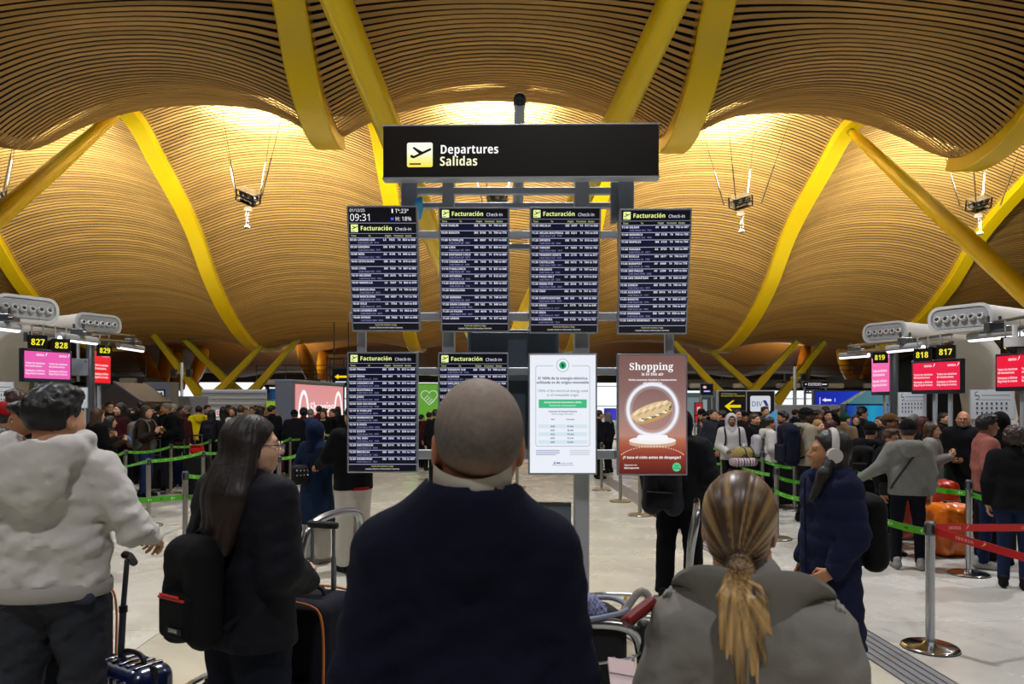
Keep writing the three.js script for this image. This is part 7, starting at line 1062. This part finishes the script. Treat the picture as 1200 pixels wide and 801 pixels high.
{
  // headscarf woman and companion near the lower left screen
  let q = at(371, 473, 8.0); const h = person('woman in a dark blue headscarf and long blue top, pale trousers', q.x, q.z, { yaw: deg(140), height: 1.54, female: true, hair: 'none', hat: 'hoodup', hatColor: 0x0c1a36, top: 0x0c2038, topName: 'long_top', hem: 0.5, flare: 0.05, bulk: 0.04, legs: 0xa59f92, legBulk: 0.045, shoes: 0x77736c, armR: 'reach', armL: 'bent', cell: 0.016, fine: 0.007, fold: 0.01, headYaw: deg(-20) });
  const b = thing('hip_bag', 'black studded bag at the hip of the headscarf woman', 'bag', at(352, 556, 7.85), 0.7); part(b, 'pouch', rbox(0.2, 0.22, 0.1, 0.05, 0, 0, 0, 4), M.blackCloth); for (let i = 0; i < 8; i++) part(b, 'stud', new THREE.SphereGeometry(0.009, 8, 6).translate(-0.06 + (i % 4) * 0.04, 0.05 - Math.floor(i / 4) * 0.05, 0.052), M.steel); part(b, 'strap', tube([v3(0.08, 0.09, 0), v3(0.12, 0.32, 0.02), v3(0.19, 0.5, -0.06)], 0.008, 20, 6), M.black);
  q = at(414, 473, 7.6); person('person in a dark jacket and white trousers behind the lower left screen', q.x, q.z, { yaw: deg(205), height: 1.74, top: 0x0b0b0e, hem: 0.86, bulk: 0.03, legs: 0xb8b3a8, legBulk: 0.03, armL: 'reach', armR: 'bent', cell: 0.018, hairColor: 'black' });
  const rb = thing('red_belt', 'red belt edge over the white trousers', 'belt', [q.x, 0.9, q.z]); part(rb, 'band', loft([0, 0.03].map((y) => Array.from({ length: 24 }, (_, k) => { const a = (k / 24) * 6.2832; return v3(-Math.cos(a) * 0.175, y - 0.045, Math.sin(a) * 0.135); })), { crease: 0.5 }), cloth(0x8c1020)); part(rb, 'buckle', rbox(0.04, 0.035, 0.01, 0.003, 0, -0.03, -0.138), M.steel);
  // man in black behind the shopping poster
  q = at(796, 473, 6.45); const m = person('man in a black jacket standing behind the shopping poster', q.x, q.z, { yaw: deg(170), height: 1.68, headPitch: 0.2, top: 0x17171b, hem: 0.86, bulk: 0.05, hood: true, legs: 0x07080b, legBulk: 0.02, armR: 'bent', armL: 'down', cell: 0.016, hat: 'hoodup', hatColor: 0x0c0c0f, fold: 0.012, wide: 1.1, stance: 0.12 });
  backpack('dark grey backpack hanging low on the man behind the shopping poster', m, 0x2a2b30, { h: 0.42, w: 0.36, d: 0.2, y: 1.05, x: 0.1, off: 0.17, color2: 0x1b1c20 });
}
{
  // luggage trolleys
  function trolley(label, p, yaw, hgt = 1.05) {
    const t = thing('luggage_trolley', label, 'trolley', [p.x, 0, p.z], yaw), w = 0.27;
    part(t, 'handle_frame', tube([v3(-w, 0.12, 0.0), v3(-w, 0.6, 0.02), v3(-w, hgt - 0.1, 0.06), v3(-w + 0.05, hgt, 0.07), v3(w - 0.05, hgt, 0.07), v3(w, hgt - 0.1, 0.06), v3(w, 0.6, 0.02), v3(w, 0.12, 0)], 0.021, 90, 12), M.steel);
    part(t, 'base_frame', [tube([v3(-w, 0.13, 0), v3(-w, 0.13, -0.75), v3(0, 0.13, -0.86), v3(w, 0.13, -0.75), v3(w, 0.13, 0)], 0.018, 50, 10), box(0.5, 0.02, 0.03, 0, 0.13, -0.2), box(0.5, 0.02, 0.03, 0, 0.13, -0.5), rod(v3(-w, 0.3, 0), v3(w, 0.3, 0), 0.014), rod(v3(-w, 0.55, 0.02), v3(w, 0.55, 0.02), 0.014)], M.steel);
    for (const [x, z] of [[-w, 0], [w, 0], [0, -0.8]]) part(t, 'wheel', [cyl(0.06, 0.06, 0.03, 0, 0, 0, 20).rotateZ(Math.PI / 2).translate(x, 0.06, z), box(0.05, 0.06, 0.03, x, 0.11, z)], M.rubber);
    return t;
  }
  trolley('steel luggage trolley with an arched handle left of the navy sweater', at(381, 473, 4.0), 1.22, 1.12);
  trolley('steel luggage trolley between the black jacket man and the ponytail', at(806, 473, 5.75), 1.35, 0.95);
  const c = at(652, 473, 2.5), t = trolley('steel luggage trolley with wire basket loaded right of the navy sweater', v3(c.x + 0.02, 0, c.z), 0.25, 0.98);
  const wire = std(0xa9aaac, 0.3, 0.9), bas = []; for (const y of [0.72, 0.8, 0.9]) bas.push(tube([v3(-0.22, y, 0.1), v3(0.24, y, 0.1), v3(0.24, y, -0.16), v3(-0.22, y, -0.16)], 0.005, 40, 6, true)); for (let i = 0; i < 7; i++) bas.push(rod(v3(-0.2 + i * 0.07, 0.72, 0.1), v3(-0.2 + i * 0.07, 0.9, 0.1), 0.0045, 0.0045, 6)); part(t, 'wire_basket', bas, wire);
  part(t, 'grip', rbox(0.05, 0.15, 0.05, 0.02, 0.275, 0.93, 0.07, 3), M.black); part(t, 'yellow_plate', rbox(0.24, 0.1, 0.02, 0.01, 0.08, 0.62, 0.06), std(0xb9a80e, 0.5));
  const bag = thing('travel_bag', 'black travel bag with a pale rim in the wire basket trolley', 'bag', [c.x + 0.07, 0.74, c.z - 0.04], 0.25); part(bag, 'bag', rbox(0.34, 0.3, 0.2, 0.06, 0, 0.15, 0, 4), M.blackCloth); part(bag, 'rim', tube([v3(-0.15, 0.28, 0.09), v3(0.15, 0.3, 0.09), v3(0.16, 0.3, -0.08), v3(-0.15, 0.28, -0.08)], 0.009, 50, 8, true), std(0x777c90, 0.5)); part(bag, 'strap', tube([v3(0.15, 0.28, 0.06), v3(0.22, 0.36, 0.07), v3(0.27, 0.27, 0.08), v3(0.27, 0.12, 0.1)], 0.014, 24, 8), std(0x8d887e, 0.6));
  const knit = thing('knitted_hat', 'blue grey melange knitted hat on top of the black travel bag', 'hat', at(686, 709, 2.5)), f = new Field([-0.1, -0.06, -0.1], [0.1, 0.08, 0.1], 0.004); f.add(ell([0, 0.0, 0], [0.058, 0.042, 0.055])); f.add(ell([0.03, -0.018, 0.0], [0.045, 0.026, 0.05]), 0.02); f.warp((x, y, z) => 0.0035 * Math.sin(x * 420 + Math.sin(y * 300) * 2) + 0.006 * fbm(x * 30, y * 30, z * 30, 3)); part(knit, 'knit', tinted(f.mesh(), (x, y, z) => { const k = clamp(0.5 + 1.2 * fbm(x * 60, y * 60, z * 60, 2), 0, 1); return [mixn(0.05, 0.3, k), mixn(0.06, 0.32, k), mixn(0.14, 0.5, k)]; }), std(0xffffff, 0.95, 0, { vertexColors: true })); part(knit, 'brim', new THREE.TorusGeometry(0.052, 0.012, 8, 30).rotateX(Math.PI / 2).translate(0.01, -0.034, 0), cloth(0x4a4f7a));
}
renderer.render(scene, camera);
